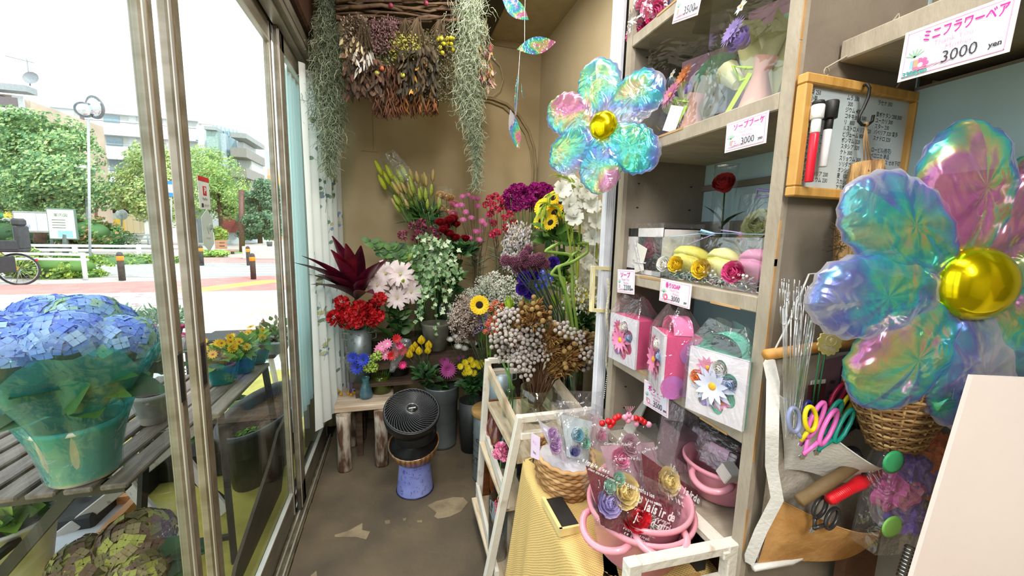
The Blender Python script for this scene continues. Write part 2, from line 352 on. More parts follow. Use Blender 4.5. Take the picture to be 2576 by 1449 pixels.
# stickers on the second door's glass
def sticker(px, py, w, h, body, name='sticker', lbl=None, shape=None):
    c = P(px, py, 'x', -.461); M = frame((-.4605, c.y, c.z), (0, 1, 0), (0, 0, 1)); return M
M = sticker(513, 486, 0, 0, None)
b = mb(mat('f3f1f0', 'e6e4e2', r=.4)).at(M); b.box((0, 0, 0), (.058, .078, .0006)); b.use(mat('d42a35', 'c1222d')).box((0, .034, .0006), (.058, .011, .0006))
b.box((.002, .006, .0006), (.018, .022, .0006)); b.use(mat('f3f1f0', 'e6e4e2', r=.4)); b.text('P', .02, T(.002, .006, .0012), 'CENTER', bold=.0008)
b.use(mat('4a4545')); b.text('PayPay', .009, T(0, -.014, .0008), 'CENTER'); b.box((-.014, -.03, .0006), (.01, .009, .0006)); b.text('使えます', .006, T(.008, -.03, .0008), 'CENTER')
o = b.obj('sticker', D2); o['label'] = 'white payment sticker with a red square mark on the glass'
M = sticker(522, 578, 0, 0, None)
b = mb(mat('dfe6e0', 'cfd8d2', r=.6)).at(M); b.prism([(-.03, -.035), (0, -.055), (.03, -.035), (.03, .03), (.003, .052), (-.03, .03)], .0006)
b.use(mat('b9c4be', 'b2bdb6')); b.text('Pay', .026, frame((.012, .004, .0008), (-1, 0, 0), (0, 1, 0)) @ Matrix.Scale(-1, 4, (0, 0, 1)), 'CENTER'); b.ball((.016, .008, .0006), .009, 8, 5, .05); b.text('merpay', .008, T(0, -.02, .0008), 'CENTER')
o = b.obj('sticker', D2); o['label'] = 'pale leaf shaped payment sticker seen from its back'

# ================================================================ OUTSIDE
G = -.07
def slab(name, pts, z, m, label=None):
    b = mb(m); b.add([V((x, y, z)) for x, y in pts]+[V((x, y, z-.05)) for x, y in pts], [tuple(range(len(pts)))]+[(i, (i+1) % len(pts), len(pts)+(i+1) % len(pts), len(pts)+i)[::-1] for i in range(len(pts))], False)
    return struct(name, b)
slab('ground_asphalt', [(-70, -6), (40, -6), (40, 120), (-70, 120)], G-.012, mat('b9b0a8', 'a89f98', r=.9, ns=3, bump=.1))
slab('ground_paving', [(-6, 2.2), (3.5, 2.2), (3.5, 5.3), (-4.2, 5.0)], G-.004, mat('d5d2cc', '9a968f', r=.85, kind='brick', ns=4.5))
slab('ground_apron', [(-2.6, -2.5), (-.53, -2.5), (-.53, 4.05), (-1.1, 4.05), (-1.6, 3.9), (-2.6, 3.1)], G, mat('cbbf5c', 'b3a94f', r=.85, ns=9, bump=.25, bs=16, lo=.3, hi=.6))
slab('ground_line', [(-30, 8.9), (12, 9.7), (12, 9.82), (-30, 9.02)], G-.002, mat('f0efec', 'e2e0dc'))
RED = mat('c8827c', 'b8746e', r=.9, ns=4)
slab('ground_red_walk', [(-30, 9.02), (12, 9.82), (12, 13.0), (-3.4, 12.9), (-5.5, 11.6), (-8.0, 10.95), (-30, 10.6)], G-.004, RED)
slab('ground_tactile', [(-4.6, 9.5), (-3.9, 9.5), (-3.0, 11.0), (4, 11.6), (4, 12.2), (-3.4, 11.5)], G-.001, mat('e5c267', 'd4ae55', r=.9))
slab('ground_road', [(-6.4, 12.4), (4, 13.1), (4, 18), (-30, 18), (-30, 15.5), (-7, 13)], G-.003, mat('a3a3a1', '969694', r=.9))
b = mb(mat('f3f2ef', 'e7e5e2'))
for i, y in enumerate((13.3, 14.05, 14.95, 15.9)): b.span((-6.1, y, G-.002), (4, y+.38, G))
b.bar((-9.8, 12.7, G), (-5.6, 14.9, G), .16, .005); b.span((-9.4, 12.55, G-.002), (-6.2, 12.65, G)); struct('ground_crosswalk', b)
slab('ground_far_walk', [(-8.3, 17.4), (5, 17.4), (5, 21.5), (-8.0, 20.5)], G+.002, mat('c4938e', 'b3837d', r=.9))
slab('ground_lawn', [(-8.4, 24.3), (-1.0, 25.5), (3, 34), (-9, 36)], G+.03, mat('8fb45a', '6f9a44', r=.95, ns=6))
LEAFM = {}
def leafmats(a, b_, c): return [mat(x, None, r=.6, trl=.25, ns=3) for x in (a, b_, c)]
def cloud(mb_, blobs, n, s, mats, flat=.6):
    tot = sum(q[3]*q[4]*q[5] for q in blobs)
    for (x, y, z, rx, ry, rz) in blobs:
        for _ in range(int(n*rx*ry*rz/tot)):
            d = rv(1)
            if d.length < .1: continue
            d.normalize(); k = U(.5, 1.12); p = V((x+d.x*rx*k, y+d.y*ry*k, z+d.z*rz*k))
            if rx > .8 and N_.noise(p*(1.1 if rx > 1.2 else 2))+.30*N_.noise(p*3) < -.06: continue
            a = (d+rv(.9)).normalized(); t = a.orthogonal().normalized(); w = a.cross(t); q = s*U(.6, 1.3)
            mb_.use(random.choice(mats)); mb_.add([p-t*q, p-w*q*flat+a*q*.2, p+t*q, p+w*q*flat+a*q*.2], [(0, 1, 2, 3)], False)
BARK = mat('6a4d3c', '4a3529', r=.9, ns=6, bump=.4)
def tree(name, label, base, trunk, blobs, n, s, mats, group=None, cat='tree'):
    """trunk: list of (px, py, radius); blobs: (px, py, rpx_x, rpx_y) on the plane y = base"""
    Y = base; t = thing(name, label, cat, P(trunk[0][0], trunk[0][1], 'y', Y)); o0 = t.location.copy(); sc = Y/F_*1.02
    bm = mb(BARK); pts = [P(u, v, 'y', Y)-o0 for u, v, r in trunk]; bm.tube(pts, [r*sc for u, v, r in trunk], 7)
    top = pts[-1]; B = []
    for (u, v, ru, rvv) in blobs:
        c = P(u, v, 'y', Y+U(-1, 1)*ru*sc*.7)-o0; B.append((c.x, c.y, c.z, ru*sc, ru*sc, rvv*sc)); m = pts[len(pts)//2]
        bm.tube([m.lerp(top, .3), m.lerp(c, .5)+V((0, 0, -.1)), c], [3*sc, 2*sc, 1*sc], 5)
    bm.obj('trunk', t); f = MB(); cloud(f, B, n, s, mats); f.obj('crown', t); return t
tree('pine_tree', 'large shaped pine with spreading crown beside the notice boards', 24, [(100, 610, 9), (105, 540, 8), (95, 450, 7), (100, 380, 4)],
     [(95, 330, 70, 35), (140, 380, 60, 40), (40, 400, 55, 40), (110, 440, 80, 40), (60, 500, 70, 30), (150, 500, 60, 35), (215, 505, 40, 18), (20, 340, 40, 30), (170, 430, 35, 40)], 46000, .082, leafmats('93b87a', '5f8f62', 'bad38f'))
tree('ginkgo_tree', 'yellow green feathery tree in front of the white apartments', 26, [(392, 610, 5), (392, 540, 4), (395, 470, 3)],
     [(390, 400, 35, 35), (360, 430, 45, 40), (420, 440, 45, 45), (385, 490, 65, 50), (345, 500, 35, 30), (430, 520, 40, 40)], 28000, .08, leafmats('d3da90', 'b3c97e', '98b87c'))
tree('ginkgo_tree', 'yellow green tree left of the small pine, behind the wooden bench', 33, [(560, 640, 5), (556, 560, 4), (550, 480, 3)],
     [(520, 410, 35, 35), (545, 440, 45, 45), (575, 480, 42, 40), (540, 500, 60, 45), (500, 470, 40, 45), (590, 520, 30, 30)], 28000, .08, leafmats('cbdb88', 'aecb7c', '93bb78'))
tree('pine_tree', 'small dark green pine on the lawn by the concrete planter', 26, [(655, 612, 5), (653, 570, 4), (655, 520, 3)],
     [(668, 475, 22, 20), (650, 510, 35, 24), (685, 500, 24, 35), (640, 555, 30, 22), (665, 560, 40, 24), (690, 555, 25, 35), (625, 590, 22, 12), (685, 590, 20, 12)], 22000, .075, leafmats('6b9470', '4f7a60', '86a97c'))
def shrub(name, label, u, v, Y, ru, rvv, n, s, mats, cat='shrub', more=()):
    t = P(u, v, 'y', Y); sc = Y/F_*1.02; f = MB(); f.use(mats[1])
    B = [(0, 0, 0, ru*sc, ru*sc*.7, rvv*sc)]+[((a-u)*sc, 0, (v-c)*sc, d*sc, d*sc*.7, e*sc) for a, c, d, e in more]
    for q in B: f.at(Matrix.Translation(q[:3]) @ Matrix.Diagonal((q[3]*.72, q[4]*.72, q[5]*.72, 1))).ball((0, 0, 0), 1, 12, 8)
    f.at(Matrix.Identity(4)); cloud(f, B, n, s, mats); o = f.obj(name); o.location = t; return tag(o, label, cat)
shrub('topiary_shrub', 'rounded topiary shrub with reddish top right of the notice boards', 219, 584, 21, 49, 29, 7000, .085, leafmats('6d9c52', '4f8147', 'a88a5c'))
shrub('hedge', 'dark green hedge behind the bicycle at the left edge', 40, 590, 28, 90, 30, 8000, .09, leafmats('5f8f52', '457244', '86ad62'), 'hedge', [(160, 600, 60, 28)])
shrub('hedge', 'bright yellow green bushes in front of the white guard rail', 155, 672, 12.6, 70, 26, 8000, .048, leafmats('b9cf5d', '5f8a3c', '8db04d'), 'hedge', [(90, 660, 36, 28), (200, 690, 24, 16)])
shrub('hedge', 'low green hedge behind the left striped bollard', 320, 660, 17.2, 75, 16, 6000, .06, leafmats('9bb45e', '5d8248', '7b9c50'), 'hedge', [(250, 658, 30, 16), (385, 660, 30, 15)])
shrub('shrub', 'small round yellow green shrub beside the wooden bench', 550, 590, 25.5, 16, 14, 900, .12, leafmats('c2cf6a', '8fae54', 'a7bf5e'))
shrub('grass_tuft', 'bright grass around the post in the small bed', 535, 637, 21, 28, 6, 900, .09, leafmats('a9cf6a', '7fae4f', 'c3dc7c'), 'grass')
# guard rails
RAIL = mat('eceef2', 'dfe2e8', r=.5)
def guard(label, Y, us, vb, vt, rails, r=.045, ends=None):
    t = thing('guard_rail', label, 'fence', P(us[0], vb, 'y', Y)); o = t.location.copy()
    for u in us:
        a, c = P(u, vb, 'y', Y)-o, P(u, vt, 'y', Y)-o; c.x = a.x; mb(RAIL).tube([a, c], r*1.5, 10).obj('post', t)
    for v0, v1 in rails:
        e = ends or (us[0], us[-1]); a, c = P(e[0], v0, 'y', Y)-o, P(e[1], v1, 'y', Y)-o; mb(RAIL).tube([a, c], r, 8).obj('rail', t)
guard('white guard rail behind the bright bushes, ending at a thick post', 11.9, (-80, 216), 704, 636, ((636, 641), (650, 653)), .03, (-80, 222))
guard('long white guard rail across the road behind the hedges', 18.6, (15, 192, 352, 470), 655, 615, ((616, 621), (627, 632)), .05, (-60, 470))
guard('far white guard rail in front of the brick wall', 29, (302, 375), 620, 588, ((590, 591), (600, 601), (612, 613)), .04, (265, 390))
# bollards
BK = mat('4d4541', '3c3532', r=.6)
def bollard(label, u, v0, v1, Y):
    o = P(u, v0, 'z', G); h = (P(u, v1, 'y', o.y)-o).z; r = h*.095; t = thing('bollard', label, 'bollard', o, 'striped bollards by the crossing')
    mb(BK).lathe([(r, 0), (r, h*.9), (r*.8, h*.97), (r*.3, h), (0, h)], 14).obj('post', t); mb(mat('f2a53a', 'e09028', r=.5)).lathe([(r*1.06, h*.7), (r*1.06, h*.86)], 14).obj('reflective_band', t)
bollard('black bollard with orange band in front of the white stripes, left pane', 308, 705, 634, 11)
bollard('black bollard with orange band nearest the second door, standing in front of the crosswalk', 638, 702, 637, 11)
bollard('black bollard with orange band just behind the nearest one by the crosswalk', 626, 668, 619, 16)
bollard('black bollard with orange band half hidden by the second door stile', 508, 668, 617, 16)
# notice boards, lamp, mirror, sign poles
def board():
    Y = 20; o = P(100, 640, 'y', Y); t = thing('notice_board', 'wide grey framed notice board on two legs left of the map sign', 'sign', o); sc = Y/F_
    M = frame(P(96, 559, 'y', Y)-o, (1, .05, 0), (0, 0, 1)); mb(mat('8d8f8c', r=.5)).at(M).box((0, 0, 0), (68*sc, 40*sc, .12), None, .02).obj('frame', t)
    b = mb(mat('e3e2df', 'd6d5d2')).at(M); b.box((0, 0, .065), (62*sc, 33*sc, .01)); b.use(mat('9aa4b5')); b.box((-18*sc, -9*sc, .075), (16*sc, 9*sc, .005)); b.box((0, 0, .075), (1*sc, 33*sc, .006)); [b.box((22*sc, (9-6*k)*sc, .075), (4*sc, 1.5*sc, .004)) for k in range(4)]; b.obj('panel', t)
    for u in (68, 131): mb(mat('4f5a55')).tube([P(u, 640, 'y', Y)-o, P(u, 560, 'y', Y)-o], .06, 6).obj('leg', t)
    o = P(165, 640, 'y', Y); t = thing('map_sign', 'tall pale green sign with a blue picture beside the topiary shrub', 'sign', o)
    M = frame(P(158, 564, 'y', Y)-o, (1, .05, 0), (0, 0, 1)); mb(mat('5d7668', r=.5)).at(M).box((0, 0, 0), (43*sc, 60*sc, .1), None, .02).obj('frame', t)
    b = mb(mat('e6ecd6', 'dbe2c9')).at(M); b.box((0, 0, .055), (39*sc, 55*sc, .01)); b.use(mat('8fc7dd', '79b5d0')).box((4*sc, -19*sc, .065), (22*sc, 13*sc, .005)); b.use(mat('48584c')); [b.box((-4*sc, (8-5*k)*sc, .065), (20*sc, 1.2*sc, .004)) for k in range(4)]; b.text('案内図', 7*sc, T(0, 17*sc, .066), 'CENTER'); b.obj('panel', t)
    mb(mat('4f5a55')).tube([V((0, 0, 0)), P(165, 590, 'y', Y)-o], .09, 8).obj('leg', t)
board()
def pole(name, label, cat, Y, u, v0, v1, r, m): l0 = P(u, v0, 'y', Y); l0.z = G; t = thing(name, label, cat, l0); a = P(u, v1, 'y', Y)-t.location; mb(m).tube([(0, 0, 0), a], r, 8).obj('post', t); return t, a
GREY = mat('8d9694', '7c8583', r=.5, met=.3)
t, a = pole('street_lamp', 'grey street lamp with square lantern before the apartment building', 'street lamp', 23, 217, 600, 440, .06, GREY)
b = mb(mat('c9ccc6', r=.4)); b.at(Matrix.Translation(a)); b.lathe([(.12, 0), (.34, .22), (.40, .25), (.40, .3), (.1, .42), (0, .44)], 4); b.obj('lantern', t)
t, a = pole('convex_mirror', 'pair of convex road mirrors on a thin tall pole above the bicycle', 'mirror', 14, 222, 640, 300, .03, mat('b9bfc2', 'a9afb2', r=.4, met=.5))
for du, dv, rr, tt in ((240, 270, .30, -.5), (212, 276, .20, .4)):
    c = P(du, dv, 'y', 14)-t.location; M = Matrix.Translation(c) @ toq((tt, -1, -.15)).to_matrix().to_4x4()
    mb(mat('6b6f74', r=.5)).at(M).lathe([(rr*.8, -.06), (rr, 0), (rr, .03), (rr*.93, .03)], 20).use(mat('dfe8ee', 'c8d3dc', r=.03, met=1)).lathe([(rr*.93, .03), (rr*.6, .07), (0, .09)], 20).obj('mirror_face', t)
t, a = pole('road_sign', 'blue square road sign on a thin pole behind the door stiles', 'sign', 24, 430, 610, 475, .04, GREY); mb(mat('2f7fd6', '2a70c2')).box(a+V((0, -.05, 0)), (.62, .03, .75)).use(RAIL).box(a+V((0, -.07, 0)), (.2, .03, .4)).obj('sign_plate', t)
t, a = pole('utility_pole', 'brown pole carrying a lamp arm left of the small pine', 'pole', 25, 607, 604, 478, .14, mat('6f4d42', '58392f'))
t, a = pole('utility_pole', 'thin reddish pole with crossed arm in front of the dark shop sign', 'pole', 30, 240, 590, 455, .07, mat('8c5d4c', '74493b')); mb(mat('6e5a50')).bar(a+V((-1.4, 0, -.5)), a+V((1.8, 0, .1)), .1, .12).obj('arm', t)
t, a = pole('round_sign', 'small pale round sign on a pole before the brick wall', 'sign', 28, 306, 620, 540, .05, GREY); mb(mat('cfd8d6')).at(Matrix.Translation(a) @ Matrix.Rotation(pi/2, 4, 'X')).lathe([(.28, -.02), (.3, 0), (.28, .02), (0, .02)], 16).obj('sign_plate', t)
# bench, planter, white post
WOODO = mat('c08a68', 'a8745a', r=.7, ns=6, sc=(1, 8, 8))
Y = 23.5; t = thing('park_bench', 'wooden slatted park bench between shrub and lawn', 'bench', P(560, 642, 'y', Y)); o = t.location.copy()
for k in range(3): mb(WOODO).bar(P(541, 607+8*k, 'y', Y+.3)-o, P(571, 607+8*k, 'y', Y+.3)-o, .05, .12).obj('backrest_slat', t)
mb(WOODO).bar(P(541, 631, 'y', Y)-o, P(592, 631, 'y', Y)-o, .45, .06).obj('seat', t); [mb(BK).bar(P(u, 631, 'y', Y)-o, P(u, 645, 'y', Y)-o, .3, .06).obj('leg', t) for u in (546, 585)]
b = mb(mat('d4cfc8', 'c4bfb7', r=.85)); o = P(650, 650, 'y', 19.5); b.span((-.6, 0, 0), (1.1, 1.0, .55), .02); ob = b.obj('concrete_planter'); ob.location = (o.x, o.y, G); tag(ob, 'low concrete planter block beside the far bollard', 'planter')
ob = mb(mat('4c4f4e')).lathe([(.1, 0), (.12, .2), (.1, .2), (.09, .03), (0, .03)], 12).obj('ash_bin'); ob.location = (o.x+.35, o.y+.4, G+.552); tag(ob, 'dark ash bin standing on the concrete planter', 'bin')
b = mb(mat('e8e6e2', 'd8d5d0')); b.box((0, 0, .55), (.22, .22, 1.1), None, .03); ob = b.obj('marker_post'); ob.location = P(534, 641, 'z', G); tag(ob, 'square white stone post rising from the grass tuft', 'post')
# bicycle at the left edge
def bicycle():
    o = P(52, 716, 'z', G); t = thing('bicycle', 'yellow bicycle with black child seat parked by the bushes', 'bicycle', o); X = V((1, .12, 0)).normalized(); Y_ = V((-X.y, X.x, 0)); Z = V((0, 0, 1)); R = .33
    def wheel(c):
        c = c+Z*R; w = thing_part('wheel', t); b = mb(mat('2d2c2e', r=.8)); b.tube([c+X*R*cos(a)+Z*R*sin(a) for a in [2*pi*k/28 for k in range(28)]], .02, 6, closed=True); b.use(mat('c8ccd0', r=.3, met=.8)).tube([c+X*R*.92*cos(a)+Z*R*.92*sin(a) for a in [2*pi*k/28 for k in range(28)]], .009, 5, closed=True)
        for k in range(18): a = 2*pi*k/18; b.tube([c, c+X*R*.92*cos(a)+Z*R*.92*sin(a)], .003, 3)
        b.obj('wheel', t)
    def thing_part(n, p): return None
    wheel(X*0); wheel(X*-1.08); YF = mat('c9b63a', 'b3a12e', r=.35)
    r0, f0, bb, st, hd = Z*R, X*-1.08+Z*R, X*-.42+Z*.28, X*-.25+Z*.72, X*-.92+Z*.78
    b = mb(YF); [b.tube([a, c], .017, 7) for a, c in ((r0, bb), (r0, st), (bb, st), (bb, hd), (st, hd+Z*-.1), (hd, f0))]; b.obj('frame', t)
    b = mb(BLACKM); b.box(st+Z*.08, (.24, .15, .06), None, .02); b.obj('saddle', t)
    b = mb(BLACKM); b.tube([hd, hd+Z*.2, hd+Z*.22+X*.1+Y_*.25], .014, 6); b.tube([hd+Z*.2, hd+Z*.22+X*.1-Y_*.25], .014, 6); b.obj('handlebar', t)
    b = mb(mat('2b2c30', '202124', r=.5)); b.box(r0+X*-.02+Z*.42, (.36, .34, .1), None, .03); b.box(r0+X*.12+Z*.68, (.09, .32, .5), None, .03); b.box(r0+X*.1+Z*1.0, (.14, .26, .16), None, .04); b.box(r0+X*-.02+Y_*-.16+Z*.52, (.3, .04, .2), None, .015); b.box(r0+X*-.02+Y_*.16+Z*.52, (.3, .04, .2), None, .015); b.box(r0+X*-.08+Y_*-.2+Z*.12, (.34, .03, .34), None, .01); b.obj('child_seat', t)
    b = mb(mat('3c3d40', r=.5)); b.box(X*-1.15+Z*.78, (.32, .36, .26), None, .03); b.obj('basket', t); mb(mat('c9252c', r=.3)).box(r0+X*.3+Z*.2, (.03, .05, .05), None, .01).obj('reflector', t)
    b = mb(mat('a9adb2', r=.4, met=.6)); b.tube([r0+Y_*.06, r0+Y_*.1-Z*.31+X*-.12], .008, 5); b.obj('stand', t)
bicycle()
# buildings
def bld(name, label, Y, u0, u1, vtop, m, depth=9, vb=640):
    a, c = P(u0, vb, 'y', Y), P(u1, vb, 'y', Y); z = P(min(u1, max(u0, UREF[0])) if UREF else (u0+u1)/2, vtop, 'y', Y).z; t = thing(name, label, 'building', (a.x, Y, G)); w = c.x-a.x; h = z-G
    mb(m).span((0, 0, 0), (w, depth, h)).obj('wall', t); return t, w, h
UREF = []
def rect(t, Y, u0, v0, u1, v1, m, name, d=.12, off=0, dd=None):
    um = min(u1, max(u0, UREF[0])) if UREF else (u0+u1)/2; a, c = P(u0, v1, 'y', Y)-t.location, P(u1, v0, 'y', Y)-t.location; a.z = P(um, v1, 'y', Y).z-t.location.z; c.z = P(um, v0, 'y', Y).z-t.location.z; return mb(m).span((a.x, -d-off, a.z), (c.x, (dd or 0)-off, c.z)).obj(name, t)
WHT = mat('dfe3e4', 'd2d7d9', r=.8, ns=.4); WND = mat('8fa6b0', '7b929d', r=.15, spec=.8); GRY = mat('b7bdbd', 'a9afaf', r=.8, ns=.5); DRK = mat('3d4650', '303840', r=.5)
UREF.append(270)
Y = 40; t, w, h = bld('apartment_building', 'white four storey apartment block with balcony corridors across the street', Y, 128, 497, 283, WHT)
for i, (v0, v1, p0, p1) in enumerate(((286, 312, 312, 337), (340, 370, 370, 397), (398, 434, 434, 460))):
    u0 = 190+i*7; rect(t, Y, u0, v0, 497, v1, mat('c9ccc8', 'bcbfba', r=.9), 'corridor_recess', .02)
    for k, uu in enumerate((204, 236, 326, 392, 420)): rect(t, Y, uu, v0+5, uu+(8 if k == 0 else 16), v1-1, [mat('77696c'), mat('d9dcda'), mat('d9dcda'), mat('aebfc8'), mat('d9dcda')][k], 'door', .05)
    rect(t, Y, 262+i*8, v0+4, 300+i*8, v1-5, WND, 'window', .06)
    rect(t, Y, u0-4, p0, 497, p1, mat('d3dbe0', 'c6cfd4', r=.8), 'balcony', .4); rect(t, Y, u0, p0-5, 497, p0-4, mat('6d6570'), 'handrail', .4, 0, -.36)
    rect(t, Y, u0-6, p1, 497, p1+4, WHT, 'floor_slab', .45)
rect(t, Y, 128, 272, 497, 283, mat('cdd6da'), 'roof_edge', .2); rect(t, Y, 195, 275, 497, 287, WHT, 'parapet', .3)
rect(t, Y, 120, 293, 134, 306, WND, 'window', .06); rect(t, Y, 499, 300, 500, 301, WHT, 'bracket', .05)
rect(t, Y, 210, 460, 400, 473, mat('cfd2ce'), 'floor_slab', .9)
sg = rect(t, Y, 217, 473, 352, 505, mat('27313c', '1e2730', r=.5), 'shop_sign', .8)
b = mb(mat('f2f4f4')); c = P(284, 484, 'y', Y)-t.location
for k, ch in enumerate('ミネムラ'): q = P(246+28*k, 485, 'y', Y)-t.location; b.text(ch, .85, frame((q.x, -.83, q.z), (1, 0, 0), (0, 0, 1)), 'CENTER', bold=.02)
q = P(300, 498, 'y', Y)-t.location; b.text('☎341-7711', .38, frame((q.x, -.83, q.z), (1, 0, 0), (0, 0, 1)), 'LEFT', bold=.01); b.obj('sign_lettering', t)
rect(t, Y, 212, 506, 390, 513, mat('dcdcd6'), 'canopy', 1.0); rect(t, Y, 222, 513, 400, 540, mat('5c4f4e', '4c4141'), 'shop_front', .3); rect(t, Y, 265, 536, 360, 585, mat('c2b698', '9c9078', r=.9, kind='brick', ns=1.2), 'brick_wall', .6)
rect(t, Y, 250, 513, 262, 590, mat('a8a29c'), 'pillar', 1.9); rect(t, Y, 190, 533, 215, 560, mat('b7c6d8'), 'shutter', .3); rect(t, Y, 300, 540, 322, 590, mat('a9c0ca'), 'awning_panel', 1.2); rect(t, Y, 318, 552, 324, 590, mat('e0b844'), 'barrier', 1.6)
rect(t, Y, 283, 572, 294, 590, mat('c9cbc8'), 'air_conditioner', 1.5)
UREF.clear()
BRN = mat('cbb7a6', 'b8a493', r=.85, ns=.6)
Y = 30; t, w, h = bld('brown_building', 'brown three storey house with black balcony rails at the left edge', Y, -90, 90, 236, BRN, 7)
rect(t, Y, -100, 216, 92, 232, mat('9a9fa3', '8d9296'), 'roof', .7); rect(t, Y, 38, 242, 60, 282, mat('f1f2f2'), 'window', .08); rect(t, Y, 34, 258, 82, 281, mat('6e6266'), 'balcony_rail', 1.0, 0, -.94); rect(t, Y, -90, 281, 92, 290, mat('cfc9c4'), 'floor_slab', 1.2)
rect(t, Y, -2, 243, 16, 262, mat('3a4350'), 'sign', .3); rect(t, Y, -2, 268, 16, 292, mat('3a4350'), 'sign', .3); rect(t, Y, -60, 300, 60, 420, mat('a79b90', '978b80'), 'lower_wall', .2); rect(t, Y, -60, 505, 55, 560, mat('8d99a8', '6f7c8d'), 'shop_front', .4)
rect(t, Y, 33, 530, 55, 556, mat('2a8f63'), 'shop_front_panel', .9); rect(t, Y, 52, 515, 56, 556, mat('e8c545'), 'flag', 1.0); rect(t, Y, -10, 549, 70, 556, mat('d6d6d2'), 'low_wall', 2.2)
b = mb(mat('8c9196')); q = P(76, 216, 'y', Y)-t.location; b.tube([q, q+V((0, 0, 1.4))], .03, 5); b.tube([q+V((-.9, 0, 1.45)), q+V((.3, 0, 1.25))], .02, 5); b.at(Matrix.Translation(q+V((.2, -.1, .35))) @ Matrix.Rotation(1.3, 4, 'X')).lathe([(0, 0), (.3, .05), (.36, .12)], 14); b.obj('antenna', t)
Y = 52; t, w, h = bld('white_building', 'plain white block with one window above the yellow green tree', Y, 486, 532, 312, mat('e3e0d8', 'd6d3cb', r=.85))
rect(t, Y, 498, 328, 517, 353, mat('b8d2d0'), 'window', .08); rect(t, Y, 495, 380, 517, 400, mat('c4cfcc'), 'window', .08); rect(t, Y, 486, 309, 534, 313, mat('c9c8c2'), 'roof_edge', .3)
Y = 38; t, w, h = bld('glass_building', 'tall narrow building with glass bay and grey balconies', Y, 536, 600, 330, mat('c5cdd2', 'b6bfc5', r=.7))
rect(t, Y, 534, 329, 562, 337, mat('a7adae'), 'floor_slab', 1.4); rect(t, Y, 538, 337, 562, 388, mat('a4bab4', '8aa39c', r=.1), 'glass_bay', 1.1); rect(t, Y, 536, 388, 562, 400, mat('8a9092'), 'floor_slab', 1.2)
rect(t, Y, 578, 348, 594, 393, mat('9fb6bf', '86a0ab', r=.1), 'window', .1); rect(t, Y, 578, 400, 598, 440, mat('9db39e', '8aa38c', r=.1), 'window', .1); rect(t, Y, 563, 340, 575, 480, mat('bccbd6'), 'pier', .6)
rect(t, Y, 578, 446, 598, 478, mat('9db3ae', r=.1), 'window', .1); rect(t, Y, 568, 545, 600, 585, mat('9a4a44', '7d3b38'), 'shop_front', .4); rect(t, Y, 606, 543, 622, 551, mat('3f97d8'), 'awning', 1.2); rect(t, Y, 590, 510, 600, 542, mat('8cc3d6'), 'banner', .5)
for k in range(7): rect(t, Y, 536+k*10, 314+k*2, 537+k*10, 330+k*3.4, mat('a8bcc6'), 'rail_post', .1)
mb(clear('d5e6ee', .1, .4, .05)).bar(P(536, 322, 'y', Y)-t.location, P(612, 342, 'y', Y)-t.location, .03, .55).obj('roof_glass', t)
for v0, v1, m_ in ((345, 357, '9b9c9c'), (381, 403, '8d8782'), (428, 452, '8f8984'), (485, 505, '8a847f')): rect(t, Y, 599, v0, 636, v1, mat(m_), 'balcony', 1.5, 0, 3)
rect(t, Y, 599, 357, 612, 381, mat('d6d9d7'), 'wall_panel', 0, 0, 3); rect(t, Y, 599, 403, 632, 428, mat('c9ccc9'), 'wall_panel', 0, 0, 3); rect(t, Y, 599, 452, 632, 590, mat('a39c95'), 'wall_panel', 0, 0, 3)
Y = 56; t, w, h = bld('orange_building', 'low orange building with white rooftop railing behind the small pine', Y, 634, 720, 442, mat('e9a25f', 'dd9351', r=.8))
for k in range(4): rect(t, Y, 641+k*9, 458, 648+k*9, 472, mat('c9c0b4'), 'window', .08)
rect(t, Y, 634, 410, 720, 413, mat('d9dcdc'), 'roof_rail', .1); [rect(t, Y, 634+k*12, 410, 635+k*12, 442, mat('d9dcdc'), 'roof_post', .1) for k in range(7)]; rect(t, Y, 660, 420, 720, 440, mat('c9b6a6'), 'roof_room', .1, -2)
Y = 78; t, w, h = bld('distant_tower', 'pale blue distant tower behind the orange building', Y, 636, 662, 400, mat('b9cbd8')); rect(t, Y, 666, 382, 690, 640, mat('b3c7d6'), 'tower_block', .5)
# ================================================================ SHOP FRONT, OUTSIDE TABLES
SLAT = mat('75685c', '53483e', r=.6, ns=8, sc=(8, 1, 8), bump=.3, bs=30)
METB = mat('33312f', '232220', r=.5); WHP = mat('dcd8cf', '9a8d78', r=.7, ns=30, lo=.28, hi=.36, bump=.2)
def foldtable():
    t = thing('slatted_table', 'weathered wooden slatted folding table outside the first door, carrying the blue hydrangea', 'table', (-1.0, 1.7, G)); o = t.location.copy(); z = .545-G
    for k in range(10):
        x = -.72-k*.078+1.0-.031; mb(SLAT).box((x, 0, z), (.062, .92, .016), None, .004).obj('slat', t)
    for y in (-.42, .40): mb(METB).span((-.46, y, z-.04), (.25, y+.03, z-.01)).obj('cross_rail', t)
    for y in (-.40, .38):
        for s in (-1, 1): mb(METB).bar((s*.22-.1, y+(.02 if s > 0 else 0), z-.03), (-s*.26-.1, y+(.02 if s > 0 else 0), 0), .03, .02, (0, 1, 0)).obj('leg', t)
    mb(METB).bar((-.2, -.4, .3), (-.2, .4, .3), .02, .02).obj('stretcher', t)
foldtable()
t = thing('plank_bench', 'grey plank bench with black metal legs carrying the yellow flowers', 'bench', (-.80, 2.0, G)); z = .55-G
mb(mat('96897a', '7a6e61', r=.6, ns=8, sc=(8, 1, 8))).box((0, -.02, z-.012), (.27, .62, .02), None, .004).obj('seat', t)
for x in (-.12, .12):
    for y in (-.28, .26): mb(METB).bar((x, y, z-.02), (x*1.3, y*1.25, 0), .022, .022).obj('leg', t)
for y in (-.33, .31): mb(METB).bar((-.15, y, .1), (.15, y, .1), .018, .018).obj('stretcher', t)
